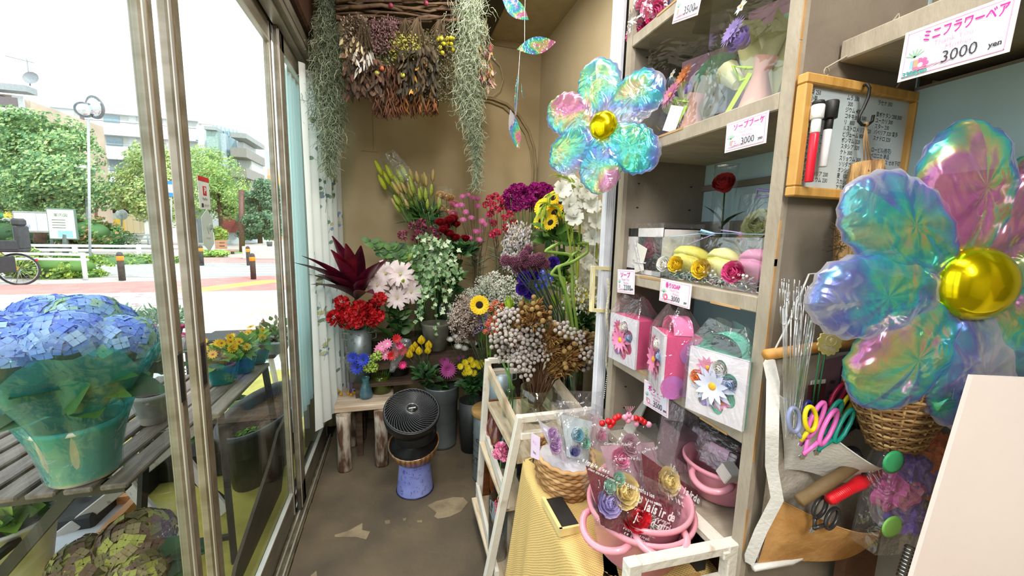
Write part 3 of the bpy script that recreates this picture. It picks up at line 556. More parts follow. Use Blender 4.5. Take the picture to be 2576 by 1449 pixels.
def leafblade(b, p, d, L, W, up=V((0, 0, 1)), cup=.25, droop=.3, n=4):
    """single leaf from p along d"""
    d = V(d).normalized(); s = d.cross(up)
    if s.length < .05: s = d.orthogonal()
    s.normalize(); nn = s.cross(d).normalized(); vs = []
    for i in range(n+1):
        t = i/n; w = W*.5*max(.03, sin(pi*(t**.75)*.97+.02)); c = V(p)+d*L*t-nn*droop*L*t*t
        vs += [c-s*w+nn*cup*w, c, c+s*w+nn*cup*w]
    fs = []
    for i in range(n): a = i*3; fs += [(a, a+3, a+4, a+1), (a+1, a+4, a+5, a+2)]
    return b.add(vs, fs)
def foliage(b, c, R, n, L, W, mats, upk=.3, flat=1):
    for _ in range(n):
        d = rv(1); d.z = abs(d.z)*flat+upk*U(-.5, 1); 
        if d.length < .05: continue
        d.normalize(); b.use(random.choice(mats)); leafblade(b, V(c)+V((d.x*R[0], d.y*R[1], d.z*R[2]))*U(.2, .8), d+rv(.5), L*U(.6, 1.2), W*U(.7, 1.2), V((U(-.2, .5), U(-1, 0), U(.2, 1))).normalized())
GL = [mat('3f6b35', '2f5328', r=.45, trl=.2), mat('557f3d', '42692f', r=.45, trl=.2), mat('2f5530', '234324', r=.45, trl=.2)]
GLL = [mat('7fa845', '6a933a', r=.5, trl=.25), mat('98bf55', '7fa845', r=.5, trl=.25), mat('5f8c3c', r=.5, trl=.2)]
def potm(name, label, cat, loc, r0, r1, h, m, th=.004, seg=28, group=None):
    t = thing(name, label, cat, loc, group); mb(m).lathe([(0, 0), (r0, 0), (r1, h), (r1+th, h), (r1+th, h+.012), (r1-th, h+.012), (r1-th, h*.9), (r0*.9, .01), (0, .01)], seg).obj('pot', t)
    mb(mat('3b2c20', '2a1f17', r=.95, bump=.5)).disc((0, 0, h*.86), r1*.95, 20).obj('soil', t); return t
def floret_ball(b, R, n, L, mats, zmin=-.2, sq=1):
    for i in range(n):
        zz = 1-(i+.5)/n*(1-zmin); a = i*2.399; rr = math.sqrt(max(0, 1-zz*zz)); d = V((rr*cos(a), rr*sin(a), zz)); q = toq(d+rv(.15), U(0, 6)).to_matrix().to_4x4()
        M = Matrix.Translation(V((d.x*R, d.y*R, d.z*R*sq))*U(.93, 1.05)) @ q; m = random.choice(mats); b.use(m)
        for k in range(4): b.petal(k*pi/2, L, L*1.1, .35, -.1, .002, 0, .15, .9, 0, 2, 2, M)
def hydrangea():
    o = P(215, 1192, 'z', .555); t = potm('potted_hydrangea', 'large blue hydrangea in a white pot wrapped in teal film on the slatted table', 'potted plant', o, .068, .092, .15, mat('e2ded6', 'd3cec5', r=.5))
    TEAL = clear('8fdede', .07, .6, .10, .8, 14, .20, '6fd8d6'); 
    b = mb(TEAL)
    def wrap(u, v, r=0): a = 2*pi*u; z = .01+v*.36+(.03*sin(5*a)+.02*sin(9*a+1))*v; R = .074+.02*v+.115*v*v+.012*v*sin(7*a)+.006*v*sin(17*a); return V((R*cos(a), R*sin(a), z))
    b.grid(wrap, 64, 12); b.obj('wrapping', t)
    b = mb(clear('f4fbfb', .05, .6, .08, .8, 18, .05)); b.grid(lambda u, v: (lambda p: V((p.x*(1.05+.06*v), p.y*(1.05+.06*v), p.z*1.18)))(wrap(u, v)), 56, 10); b.obj('clear_film', t)
    b = MB(); foliage(b, (0, 0, .22), (.14, .14, .14), 60, .12, .085, GL+[GLL[2]], .3, .6); [b.use(GL[0]).tube([(0, 0, .12), (sin(k)*.05, cos(k)*.05, .25), (sin(k)*.12, cos(k)*.12, .38)], .004, 5) for k in range(8)]; b.obj('foliage', t)
    BL = [mat('8fb0f2', '6f90e4', r=.6, trl=.2), mat('a6c4f8', '86a8f0', r=.6, trl=.2), mat('7594ea', '5c7ad8', r=.6, trl=.2), mat('c0d8fb', '9fbdf0', r=.6, trl=.2)]; GB = [mat('a8cbb8', '9cc08c', r=.6, trl=.25), mat('8fb4e0', '7aa2d8', r=.6, trl=.25)]
    for (u, v, dy, R, ms) in ((60, 850, .05, .085, BL), (20, 880, -.08, .08, BL), (110, 800, .12, .075, BL), (165, 850, -.06, .08, BL), (205, 805, .06, .085, BL+GB*3), (300, 850, .0, .075, BL+GB), (265, 815, .1, .07, BL+GB), (140, 785, .2, .06, BL), (-40, 860, 0, .09, BL)):
        c = P(u, v, 'y', o.y+dy)-o; b = MB(); floret_ball(b, R, 120, .0185, ms, -.35, .8); b.obj('flower_head', t).location = c
hydrangea()
o = P(388, 1060, 'z', .555); t = potm('potted_plant', 'plant with magenta flowers in a white pot under clear film beside the hydrangea', 'potted plant', o, .036, .052, .095, mat('d9d6d0', 'c6c2ba', r=.5))
b = MB(); foliage(b, (0, 0, .16), (.09, .09, .13), 90, .06, .035, GL, .4); b.obj('foliage', t)
b = mb(clear('eef4f4', .05, .55, .08, .7, 25, .06)); b.grid(lambda u, v: V(((.045+.06*v+.004*sin(40*u))*cos(2*pi*u), (.045+.06*v+.004*sin(40*u))*sin(2*pi*u), .03+.27*v)), 40, 6); b.obj('clear_film', t)
for (u, v, dy) in ((385, 830, 0), (455, 828, .02), (395, 850, -.03), (370, 838, .04), (440, 855, .03), (470, 850, .1)):
    b = mb(mat('b8336f', '9a2459', r=.5, trl=.2)); [b.petal(k*2.4, .03, .02, 1.1-k*.12, .5, .003, 0, .3) for k in range(9)]; b.obj('flower_head', t).location = P(u, v, 'y', o.y+dy)-o
YEL = mat('f2c21e', 'e0a812', r=.5, trl=.2)
def minisun(label, o, s, k, lean=0):
    t = potm('potted_mini_sunflower', label, 'potted plant', o, .036*s, .046*s, .07*s, mat('8a5a3a'), group='yellow flowers in teal wraps on the bench')
    b = mb(clear('6fd0d0', .06, .5, .1, .5, 20, .42, '2fb3b0')); b.grid(lambda u, v: V(((.042*s+.02*v+.003*sin(30*u))*cos(2*pi*u), (.042*s+.02*v+.003*sin(30*u))*sin(2*pi*u), .003+(.085+.012*sin(2*pi*u*3))*v*s)), 36, 4); b.obj('wrapping', t)
    b = MB(); foliage(b, (0, 0, .10*s), (.06*s, .06*s, .075*s), 70, .045, .03, GLL, .3, .7); b.obj('foliage', t)
    for _ in range(k):
        b = mb(YEL); [b.petal(q*.52, .017, .009, .2, 0, .004, 0, .1, .8, 0, 2, 1) for q in range(12)]; b.use(mat('9a6a14')).ball((0, 0, 0), .006, 6, 4, .5)
        a = U(0, 6.28); h = b.obj('flower_head', t); h.location = (cos(a)*U(.01, .06)*s, sin(a)*U(.01, .06)*s, U(.13, .19)*s); h.rotation_mode = 'QUATERNION'; h.rotation_quaternion = toq((cos(a)+.6, sin(a)-.8, 1))
minisun('yellow mini sunflowers in a teal wrap, nearest the door stile', P(562, 962, 'z', .553), 1.1, 16)
minisun('yellow mini sunflowers in a teal wrap, middle of the row', P(612, 935, 'z', .553), 1.0, 8)
minisun('yellow mini sunflowers in a teal wrap, farthest of the row', P(648, 912, 'z', .553), 1.0, 7)
def outpot(name, label, px, z, r, h, m, fol, n, L, W, mats, extra=None, cat='potted plant'):
    o = P(px[0], px[1], 'z', z); t = potm(name, label, cat, o, r*.75, r, h, m); b = MB(); foliage(b, (0, 0, h*1.1), fol, n, L, W, mats, .4, .9); b.obj('foliage', t)
    if extra: extra(t, o)
    return t
# plants behind the bench
DK = mat('2c2b2a', r=.6)
st = thing('plant_stand', 'black crate on pale splayed legs holding the white potted shrub', 'stand', (-1.0, 2.95, G)); mb(DK).span((-.22, -.14, .48), (.22, .14, .62), .01).obj('crate', st)
for sx in (-1, 1):
    for sy in (-1, 1): mb(mat('d8d2b8')).bar((sx*.18, sy*.1, .48), (sx*.26, sy*.16, 0), .025, .02).obj('leg', st)
outpot('potted_shrub', 'branching shrub in a low white bowl on the black crate', (694, 885), .555, .075, .06, mat('dfe3e4'), (.13, .13, .16), 160, .04, .02, [GL[1], GLL[2], mat('a08a6a')])
def daisies(t, o):
    for _ in range(14):
        b = mb(random.choice([mat('d9708e', r=.5), mat('f0e3b8'), mat('e7a3b6')])); [b.petal(q*.7, .02, .012, .2, 0, .003, 0, .1, .8, 0, 2, 1) for q in range(9)]; a = U(0, 6.28); b.obj('flower_head', t).location = (cos(a)*.25*U(.3, 1), sin(a)*.12, .27+U(-.02, .04))
st = thing('plant_table', 'low dark table behind the bench under the daisy bushes', 'table', (-1.35, 3.0, G)); mb(DK).span((-.5, -.2, .55), (.12, .2, .58), .005).obj('tabletop', st); [mb(DK).bar((x, y, .55), (x, y, 0), .03, .03).obj('leg', st) for x in (-.47, .09) for y in (-.17, .17)]
for k, (x, lb) in enumerate(((-1.72, 'left'), (-1.45, 'right'))):
    t = potm('potted_daisies', 'feathery green daisy bush with small pink blooms, %s of the pair' % lb, 'potted plant', (x, 3.0, .512), .07, .09, .09, mat('54504c')); b = MB(); foliage(b, (0, 0, .1), (.22, .16, .16), 420, .05, .012, [mat('5b8a5e', '477349', r=.6, trl=.2), mat('7fa57a', r=.6, trl=.2)], .4); b.obj('foliage', t); daisies(t, None)
# oval planter with soil, leaning board, little pots
def oval():
    t = thing('oval_planter', 'long dark grey planter half filled with bark soil outside the second door', 'planter', (-.74, 2.42, G), rz=-.10)
    f = lambda r, z: [(r, z)]
    mb(mat('4b4f50', '3c4041', r=.5)).lathe([(0, 0), (.30, 0), (.38, .30), (.40, .31), (.40, .33), (.37, .33), (.36, .30), (.28, .02)], 36, sx=.42, sy=1).obj('body', t)
    b = mb(mat('55402f', '2e2219', r=.95, ns=40, bump=.8)); b.grid(lambda u, v: V(((.35*v)*.42*cos(2*pi*u), .35*v*sin(2*pi*u), .25+.02*N_.noise(V((u*9, v*6, 0))))), 32, 8); b.obj('soil', t)
    b = MB(); cloud(b, [(0, -.2, .26, .06, .06, .02)], 260, .012, [GLL[1], GLL[2]]); b.obj('moss', t)
oval()
b = mb(mat('4d4233', '352d22', r=.7, ns=5, sc=(1, 1, 4), bump=.2)); b.at(Matrix.Translation((-.60, 1.75, G)) @ Matrix.Rotation(.12, 4, 'Y')); b.add([V((x, y, z)) for x in (0, .012) for y, z in ((-.32, 0), (.34, 0), (.36, .42), (.18, .40), (.08, .30), (-.26, .12))], [(0, 1, 2, 3, 4, 5), (11, 10, 9, 8, 7, 6)]+[(i, 6+i, 6+(i+1) % 6, (i+1) % 6) for i in range(6)], False)
tag(b.obj('leaning_board'), 'dark weathered board leaning behind the lower part of the second door', 'board')
outpot('potted_plant', 'small plant in a cream pot on the yellow ground under the bench', (598, 1046), G, .055, .12, mat('c9c08e', 'b5ac7c'), (.05, .05, .05), 40, .03, .02, GL)
# white wooden trestle and plants under the slatted table
t = thing('white_trestle', 'flaking white wooden folding trestle under the slatted table', 'trestle', (-1.0, 1.95, G))
for a, c in (((.18, -.25, .02), (-.30, .1, .40)), ((-.36, -.15, .05), (.12, .12, .42)), ((.22, .0, .02), (-.2, .28, .46))): mb(WHP).bar(a, c, .045, .02, (0, 1, 0), .003).obj('leg', t)
mb(WHP).bar((-.34, .1, .40), (.14, .14, .42), .05, .02).obj('crossbar', t)
t = thing('storage_tray', 'white tray with orange rim lying under the slatted table', 'tray', P(165, 1400, 'z', G+.02)); b = mb(mat('e9a76a', 'd9955a', r=.5)); b.span((-.17, -.2, .08), (.17, -.17, .12)); b.span((-.17, .17, .08), (.17, .2, .12)); b.span((-.17, -.2, .08), (-.14, .2, .12)); b.span((.14, -.2, .08), (.17, .2, .12)); b.obj('rim', t); mb(mat('e3e8f0', 'd6dbe4')).span((-.15, -.18, 0), (.15, .18, .085), .01).obj('body', t)
def faded(t, o): pass
o = V((-.84, 1.46, G)); t = potm('potted_hydrangea', 'faded brown green hydrangea low on the ground at the bottom of the first door', 'potted plant', o, .08, .1, .13, mat('4d3b30'))
for dx, dy, dz, R in ((0, 0, .30, .10), (-.12, -.03, .27, .08), (.05, -.1, .25, .075)):
    b = MB(); floret_ball(b, R, 90, .02, [mat('6f6a3a', '55502c', r=.7), mat('8a7a55', r=.7), mat('9a9a45', r=.7), mat('6b5242', r=.7)], -.3, .8); b.obj('flower_head', t).location = (dx, dy, dz)
b = MB()
for k in range(12): b.use(GL[2] if k % 2 else GL[0]); a = U(-2.2, .9); leafblade(b, (0, 0, .17), (cos(a), sin(a), .45), .20, .10, cup=.2)
[leafblade(b.use(GL[2]), P(a_, b_, 'y', 1.36)-o, P(c_, d_, 'y', 1.40)-P(a_, b_, 'y', 1.36), L_, W_4, V((0, -.6, 1)), .2, .15, 6) for a_, b_, c_, d_, L_, W_4 in ((325, 1425, 420, 1372, .15, .075), (330, 1449, 445, 1425, .17, .055), (300, 1449, 400, 1470, .15, .06))]; b.obj('foliage', t)
outpot('potted_ivy', 'green ivy in a white bucket at the lower left corner', (35, 1449), G+.12, .12, .2, mat('d8d8d4', 'c5c5c0', r=.5), (.17, .17, .1), 150, .06, .045, GLL+GL)
t = thing('box_planter', 'leafy ground plants in a dark box under the slatted table', 'planter', (-1.55, 2.1, G)); mb(DK).span((-.35, -.25, 0), (.35, .25, .16), .01).obj('body', t); b = MB(); foliage(b, (0, 0, .16), (.36, .26, .16), 260, .07, .045, GL+[mat('b7ccb0', r=.6), GLL[1]], .4); b.obj('foliage', t)
t = thing('box_planter', 'small dark crate of dark leafy plants between table legs', 'planter', (-1.05, 2.45, G)); mb(DK).span((-.2, -.15, 0), (.2, .15, .14), .01).obj('body', t); b = MB(); foliage(b, (0, 0, .14), (.2, .2, .22), 150, .07, .04, GL, .4); b.obj('foliage', t)
# ================================================================ SHELVES ON THE RIGHT
SHG = mat('857b6d', '756b5e', r=.7, ns=6, bump=.1); SHE = mat('a79d8c', '978c7b', r=.7, ns=10, sc=(1, 3, 1), bump=.15); SHW = mat('c19a6a', 'a67f50', r=.7, ns=14)
SHB = mat('6d6458', '5e564b', r=.75, ns=5); BLUEW = mat('9fb6b8', '90a8ab', r=.8, ns=4); HOLE = mat('1d1a17')
X0, X1, XS2 = .583, .845, .66
t = thing('display_shelf', 'tall grey painted display shelf unit full of soap flower gifts', 'shelf', (X0, .75, 0)); o = t.location.copy()
def L(p): return V(p)-o
b = mb(SHG); b.span(L((X0+.012, .960, 0)), L((X1, .985, 2.42))); b.use(SHE).span(L((X0, .960, 0)), L((X0+.012, .985, 2.42))); b.use(HOLE)
for x in (.63, .80):
    for z in [.5+.064*k for k in range(28)]: b.ball(L((x, .960, z)), .004, 6, 4, .5)
b.obj('side_panel', t)
b = mb(SHG); b.span(L((X0+.012, .492, 0)), L((.885, .516, 2.42))); b.use(SHE).span(L((X0, .492, 0)), L((X0+.012, .516, 2.42))); b.use(SHW); [b.span(L((X0-.0008, .4915, z)), L((X0+.004, .4925, z+U(.05, .2)))) for z in [.7+.17*k for k in range(9)]]; b.obj('side_panel', t)
LV = {0: 1.762, 1: 1.485, 2: 1.156, 3: .918, 4: .69}
for k, z in LV.items():
    b = mb(SHE); b.span(L((X0+.001, .516, z-.028)), L((X1, .960, z)), .002); b.use(SHW).span(L((X0, .72+.02*k, z-.004)), L((X0+.002, .86, z+.0006))).span(L((X0, .55, z-.0285)), L((X0+.003, .62, z-.024))); b.obj('shelf_board', t)
b = mb(BLUEW); b.span(L((X1, .49, 0)), L((X1+.006, .985, 2.42))); b.obj('back_panel', t)
for z0, z1 in ((1.16, 1.30), (1.385, 1.40), (1.55, 1.7), (.55, .9)): mb(SHB).span(L((X1-.012, .516, z0)), L((X1, .960, z1))).obj('back_rail', t)
# second bay, nearer the camera, set a little further back
t2 = thing('display_shelf', 'nearer grey shelf bay at the right edge carrying the big price card', 'shelf', (XS2, .2, 0)); o2 = t2.location.copy()
def L2(p): return V(p)-o2
mb(SHE).span(L2((XS2, -.5, 1.527)), L2((.90, .488, 1.557)), .002).obj('shelf_board', t2)
mb(SHG).span(L2((.885, .30, 0)), L2((.90, .488, 1.36))).obj('back_panel', t2)
mb(SHG).span(L2((.885, -.5, 1.557)), L2((.90, .488, 2.42))).obj('back_panel', t2); mb(BLUEW).span(L2((.885, .36, 1.557)), L2((.888, .43, 2.3))).obj('back_panel', t2)
b = mb(BLUEW); b.span(L2((.82, .18, 1.36)), L2((.90, .478, 1.50))); b.use(SHB).span(L2((.82, .10, 1.50)), L2((.90, .478, 1.505))); b.obj('blue_box_panel', t2)
mb(mat('6b4a35', '573a28', r=.6, ns=6)).span(L2((.80, -.5, 1.1)), L2((.90, .17, 1.5))).obj('wood_panel', t2)
b = mb(mat('2b2c2c', '222323')); b.span(L2((.72, -.3, 1.50)), L2((.84, .22, 1.525))); b.obj('dark_underside', t2)  # near-black slab below the shelf board, for its dark underside
# ---- white ribbed jamb, black strip for the dark gap, and D handle of the open flower case
JW = mat('e6e8ee', 'd6d9e2', r=.4)
b = mb(JW); c = P(1557, 50, 'y', 1.06); b.box((c.x, c.y, 1.2), (.032, .02, 2.39)); [b.box((c.x-.013+.0065*k, c.y-.011, 1.2), (.0025, .004, 2.39)) for k in range(5)]; b.use(BLACKM).box((c.x+.023, c.y-.002, 1.2), (.012, .02, 2.39)); struct('trim_5', b)  # black box stands in for the shaded gap between jamb and shelf
b = mb(mat('e9dfae', 'dccf9b', r=.4)); c0 = P(1492, 673, 'y', 1.045); c1 = P(1488, 780, 'y', 1.045); c2 = P(1535, 676, 'y', 1.05); c3 = P(1532, 782, 'y', 1.05)
b.bar(c0+V((0, 0, .005)), c1-V((0, 0, .005)), .012, .015, (0, 1, 0), .002); b.bar(c0, c2, .012, .01, (0, 0, 1)); b.bar(c1, c3, .012, .01, (0, 0, 1)); tag(b.obj('door_handle'), 'cream D shaped pull handle on the white ribbed jamb', 'handle')
b = mb(mat('cfc9b4', 'b3ab92', r=.9, bump=.6, bs=200)); pt = [P(1529+3*sin(k*.7), 700+k*13, 'y', 1.0) for k in range(29)]; b.tube(pt, [.0035+.0008*(k % 2) for k in range(29)], 7); tag(b.obj('rope_cord'), 'pale rough cord hanging beside the white jamb', 'cord')
b = mb(mat('b9bcc0', r=.3, met=.9)); c = P(1545, 822, 'y', .99)
b.tube([c+V((.008*cos(a), 0, .008*sin(a))) for a in [k*.52 for k in range(12)]], .0012, 5, closed=True)
for k in range(34): q = c+V((-.0006*k, 0, -.010-.0062*k)); b.ball(q, .0024, 5, 4)
tag(b.obj('ball_chain'), 'thin metal ball chain hanging from a ring at the shelf side', 'chain')

# ---- price cards
PKW = mat('f6eef2', 'efe4ea', r=.35); PK = mat('e86aa0', 'd9558d', r=.5); PKL = mat('f3a9c4', r=.5); INK = mat('33323a', r=.5); GRN = mat('8fbf9f', r=.5); MAG = mat('e8209c', r=.4); LBL = mat('dfe6f2', 'e9e3f0', r=.4)
def card(px, x, title, price, label, ax='x', extra=None):
    TL, TR, BL = [P(u, v, ax, x) for u, v in px]; w = (TR-TL).length; h = (TL-BL).length; c = (TR+BL)/2
    M = frame(c, TR-TL, TL-BL); b = mb(PKW).at(M); b.box((0, 0, 0), (w, h, .0012)); z = .001
    b.use(LBL).box((0, 0, z), (w*.9, h*.86, .0004)); b.use(PKL)
    for s in (-1, 1): b.box((0, s*h*.435, z), (w*.92, h*.018, .0008)); b.box((s*w*.455, 0, z), (w*.008, h*.88, .0008))
    for (fx, fy, r, m) in ((-.36, .24, .07, PK), (-.28, .30, .06, PK), (.36, .26, .08, PK), (.42, .14, .05, PKL), (-.28, -.26, .11, PK), (-.2, -.32, .08, PKL)):
        b.use(m)
        for k in range(7): b.ball((fx*w+r*w*.5*cos(k*.9), fy*h+r*w*.5*sin(k*.9), z), r*w*.42, 7, 4, .06)
    b.use(PKL)
    for k in range(9): b.bar((-.44*w+k*.05*w, -.36*h-.01*h*(k % 3), z+.0008), (-.2*w+k*.03*w, -.30*h-.02*h*(k % 2), z+.0008), .004*w, .0004)
    b.use(GRN)
    for k in range(6): b.bar((-.35*w, -.08*h, z+.0004), (-.35*w+.1*w*cos(.5+k*.45), -.08*h+.16*h*sin(.5+k*.45), z+.0004), .012*w, .0004)
    b.use(mat('8fbfe6')).box((-.37*w, -.22*h, z), (.035*w, .16*h, .0006)); b.use(mat('f0a080')).box((-.33*w, -.21*h, z), (.05*w, .15*h, .0006))
    b.use(MAG).text(title, h*.26, T(-.30*w, .26*h, z+.001), 'LEFT', .60 if len(title) > 6 else .8 if len(title) > 5 else .95, bold=h*.006)
    b.use(PKL).text('Thank You', h*.15, T(.0*w, .08*h, z+.0006), 'CENTER', .9).text('Mother', h*.15, T(.06*w, -.06*h, z+.0006), 'CENTER', .9)
    b.use(INK).text(price, h*.32, T(-.08*w, -.26*h, z+.001), 'LEFT', .85); b.text('yen', h*.14, T(.33*w, -.29*h, z+.001), 'LEFT', .9, bold=h*.004)
    if extra: b.use(mat('2a9a92')).text(extra, h*.14, T(-.45*w, -.40*h, z+.001), 'LEFT', .9, bold=h*.004)
    return tag(b.obj('price_card'), label, 'price card')
card([(1708, -30), (1775, -62), (1693, 60)], .575, 'ソープ', '3500', 'pink bordered 3500 yen card at the top edge of the photo, on the highest shelf')
card([(1836, 311), (1943, 275), (1817, 386)], .572, 'ソープブーケ', '3000', '3000 yen card on the shelf edge below the two wrapped bouquets')
card([(1564, 684), (1608, 686), (1544, 728)], .576, 'ソープ', '2200', 'small 2200 yen card under the white windowed box')
card([(1658, 700), (1734, 716), (1664, 756)], .574, '香りSOAP', '3000', '3000 yen card under the clear box of macaron soaps')
card([(1627, 958), (1690, 990), (1614, 1011)], .570, 'ボックス', '3500', '3500 yen card hanging below the pink flower cut out box')
card([(2279, 84), (2572, -24), (2258, 208)], .652, 'ミニフラワーベア', '3000', 'large 3000 yen card for the mini flower bear at the upper right corner', extra='3300yen')

# ---- reusable little flowers
def rosehead(b, R, m, m2=None, n=3, open_=1.0):
    """rose facing +Z"""
    b.use(m2 or m).ball((0, 0, -R*.12), R*.62, 10, 7, .9)
    for k in range(4): b.petal(k*1.6, R*.95, R*.8, 1.25, 1.75, R*.05, -R*.1, .6, .9, R*.02, 3, 2, None)
    b.use(m)
    for l in range(n+1):
        for k in range(4+l): b.petal(k*2*pi/(4+l)+l*.7, R*(1.05+.08*l), R*(1.0+.18*l), .85-.16*l*open_, 1.85-.30*l*open_, R*(.10+.06*l), -R*(.1+.10*l), .55, .95, R*.03, 4, 3)
    return b
def gerbera(b, R, m, mc, n=16, lay=2, e=.12, w=.3):
    b.use(m)
    for l in range(lay):
        for k in range(n): b.petal(2*pi*k/n+l*pi/n, R*(1-.22*l), R*w, e+.25*l, e-.15+.2*l, R*.12, .02*R*l, .1, .8, 0, 3, 2)
    b.use(mc).ball((0, 0, R*.03), R*.2, 10, 5, .5); return b
def pompon(b, R, n, L_, W_2, m, ms=None):
    for i in range(n):
        zz = 1-(i+.5)/n*1.25; a = i*2.399; rr = math.sqrt(max(0, 1-zz*zz)); d = V((rr*cos(a), rr*sin(a), zz)); M = Matrix.Translation(d*R*.45) @ toq(d+rv(.2), U(0, 6)).to_matrix().to_4x4()
        b.use(random.choice(ms) if ms else m); b.petal(0, L_, W_2, 1.3, .8, 0, 0, .2, .95, L_*.09, 3, 2, M)
    return b
def carn(R, m, ms=None, n=34):
    return pompon(MB(), R, int(n*1.7), R*.55, R*.48, m, ms)
PINKR = mat('e8609c', 'd64a88', r=.6, trl=.15); HOTP = mat('f0408a', 'dc2f76', r=.6, trl=.15); LILA = mat('b79be0', 'a186d0', r=.6, trl=.15); VIOL = mat('6a48b8', '573aa3', r=.6, trl=.15); CREAM = mat('f3e5b4', 'ead99f', r=.6, trl=.15); REDR = mat('c21526', 'a30f1e', r=.55, trl=.15); YLW = mat('f6d93c', 'ebc82c', r=.6, trl=.15); WHTF = mat('f5f3ef', 'e6e4de', r=.6, trl=.2); YC = mat('f0b92c', 'd89a1c', r=.7); PNK = mat('f29ac0', 'e983b0', r=.6, trl=.15); ORG = mat('f79a5c', 'ee8646', r=.6, trl=.15)
FILM = clear('fcfcfc', .045, .55, .06, .5, 16, .015); FILM2 = clear('f9f9fb', .07, .7, .08, .6, 26, .035); FILM3 = clear('f8f8fb', .16, .85, .10, 1.0, 30, .10); ACR = clear('f8fafa', .05, .5, .03, .1, 10)
def pw(b, p, R, fn, d=(-1, -.3, .3), *a):
    old = b.M; b.at(Matrix.Translation(V(p)) @ toq(d, U(0, 6)).to_matrix().to_4x4()); fn(b, R, *a); b.at(old)
# top shelf bag of soap roses
c = P(1645, 20, 'x', .62); t = thing('soap_rose_bag', 'clear bag stuffed with pink and violet soap roses on the highest shelf', 'gift bag', (c.x, c.y, LV[0]))
for k in range(18):
    b = MB(); rosehead(b, .019, [PINKR, HOTP, VIOL, PNK, PINKR][k % 5]); r_ = b.obj('soap_rose', t); r_.location = (U(-.02, .02), -.055+.022*(k % 6), .02+.026*(k//6)); r_.rotation_mode = 'QUATERNION'; r_.rotation_quaternion = toq((-1, U(-.5, .3), U(-.5, .3)))
mb(FILM2).grid(lambda u, v: V(((.048+.006*sin(11*u*6.28))*cos(2*pi*u)*(1-.5*v*v), (.085+.006*sin(9*u*6.28))*sin(2*pi*u)*(1-.4*v*v), .002+.16*v)), 36, 6).obj('clear_film', t)
# level 1: two wrapped bouquets in clear carry bags with round mint print
PAPY = mat('dcd9a0', 'cfcc8e', r=.7, trl=.2, ns=4); PAPC = mat('e3e0b8', 'd6d3a6', r=.7, trl=.2, ns=4); MINT = mat('8cc9a0', '80bd94', r=.6); PKP = mat('c793ab', 'ba869f', r=.6); LIME = mat('bfe01c', 'a9cc12', r=.35)
def bagbouquet(name, label, pxc, w, h, rot, flowers, tagcard, big):
    c = P(pxc[0], pxc[1], 'z', LV[1]+.001); t = thing(name, label, 'bouquet bag', c, rz=rot)
    b = mb(PKP); b.span((-w*.40, .052, .02), (w*.42, .055, h*.86)); b.use(MINT).at(Matrix.Translation((w*.06, .0515, h*.56)) @ Matrix.Rotation(pi/2, 4, 'X')).disc((0, 0, 0), w*.30, 28); b.at(Matrix.Identity(4)); b.obj('backing_card', t)
    b = mb(ACR)
    for a, d in (((-w/2, -.055, 0), (w/2, -.0545, h)), ((-w/2, -.055, 0), (-w/2+.0005, .058, h)), ((w/2-.0005, -.055, 0), (w/2, .058, h))): b.span(a, d)
    b.obj('clear_bag', t)
    def cone(s, off, ph, hh): return lambda u, v: V((off+(.022+(.055*s)*v**1.2)*cos(pi*(1.0*u)+ph)+.006*sin(12*u), .012+(.018+.03*v)*sin(pi*u+ph), .012+hh*v+.012*sin(7*u)*v))
    b = mb(PAPY); b.grid(cone(1, 0, 0, h*.62*big), 12, 6); b.use(PAPC).grid(cone(-.95, -.005, .4, h*.5*big), 12, 6); b.use(PAPC).tube([(-.06, -.01, h*.36), (-.03, -.02, h*.22)], [.022, .012], 10, False); b.obj('wrapping_paper', t)
    b = mb(LIME); b.tube([(0, -.02, .06), (-.02, -.035, .055), (-.035, -.035, .085), (-.01, -.03, .075), (.012, -.028, .07)], .0035, 4); b.bar((-.005, -.03, .065), (-.035, -.04, .002), .009, .0008, (0, 1, 0)); b.bar((.005, -.03, .065), (.018, -.045, .004), .009, .0008, (0, 1, 0)); b.obj('ribbon', t)
    mb(mat('eeb9ac', 'e2aa9c', r=.7, trl=.3)).tube([(.01, -.03, .0), (.012, -.028, .06), (.02, -.03, .085)], [.030, .012, .02], 9, False).obj('tissue', t)
    for (x, y, z, R, m, mc, kind) in flowers:
        b = MB(); (gerbera(b, R, m, mc) if kind == 'g' else gerbera(b, R, m, mc, 7, 1, .15, .6) if kind == 'd' else rosehead(b, R, m)); f_ = b.obj('flower_head', t); f_.location = (x, y, z); f_.rotation_mode = 'QUATERNION'; f_.rotation_quaternion = toq((-.5, -1, .4))
    if tagcard: mb(mat('f2f1f4', 'dcdbe2', ns=60)).at(Matrix.Translation((-.02, -.056, .035)) @ Matrix.Rotation(.35, 4, 'Y')).box((0, 0, 0), (.034, .0008, .055)).use(INK).tube([(0, -.001, .028), (.01, .01, .06)], .0004, 3).obj('tag', t)
    return t
bagbouquet('wrapped_bouquet', 'pink and orange gerbera bouquet with a white tag in a clear bag', (1745, 345), .20, .235, -1.25, [(-.05, -.03, .10, .03, PNK, YC, 'g'), (-.022, -.025, .135, .027, ORG, ORG, 'g'), (-.055, -.02, .15, .012, WHTF, YC, 'd'), (.0, -.03, .10, .012, LILA, LILA, 'r')], True, 1.0)
bagbouquet('wrapped_bouquet', 'lilac bouquet with two white daisies and lime ribbon beside the whiteboard', (1905, 285), .15, .25, -1.25, [(-.045, -.03, .15, .026, LILA, LILA, 'g'), (-.03, -.035, .185, .014, WHTF, YC, 'd'), (-.012, -.035, .215, .014, WHTF, YC, 'd'), (-.03, -.02, .13, .02, LILA, LILA, 'r')], False, 1.25)
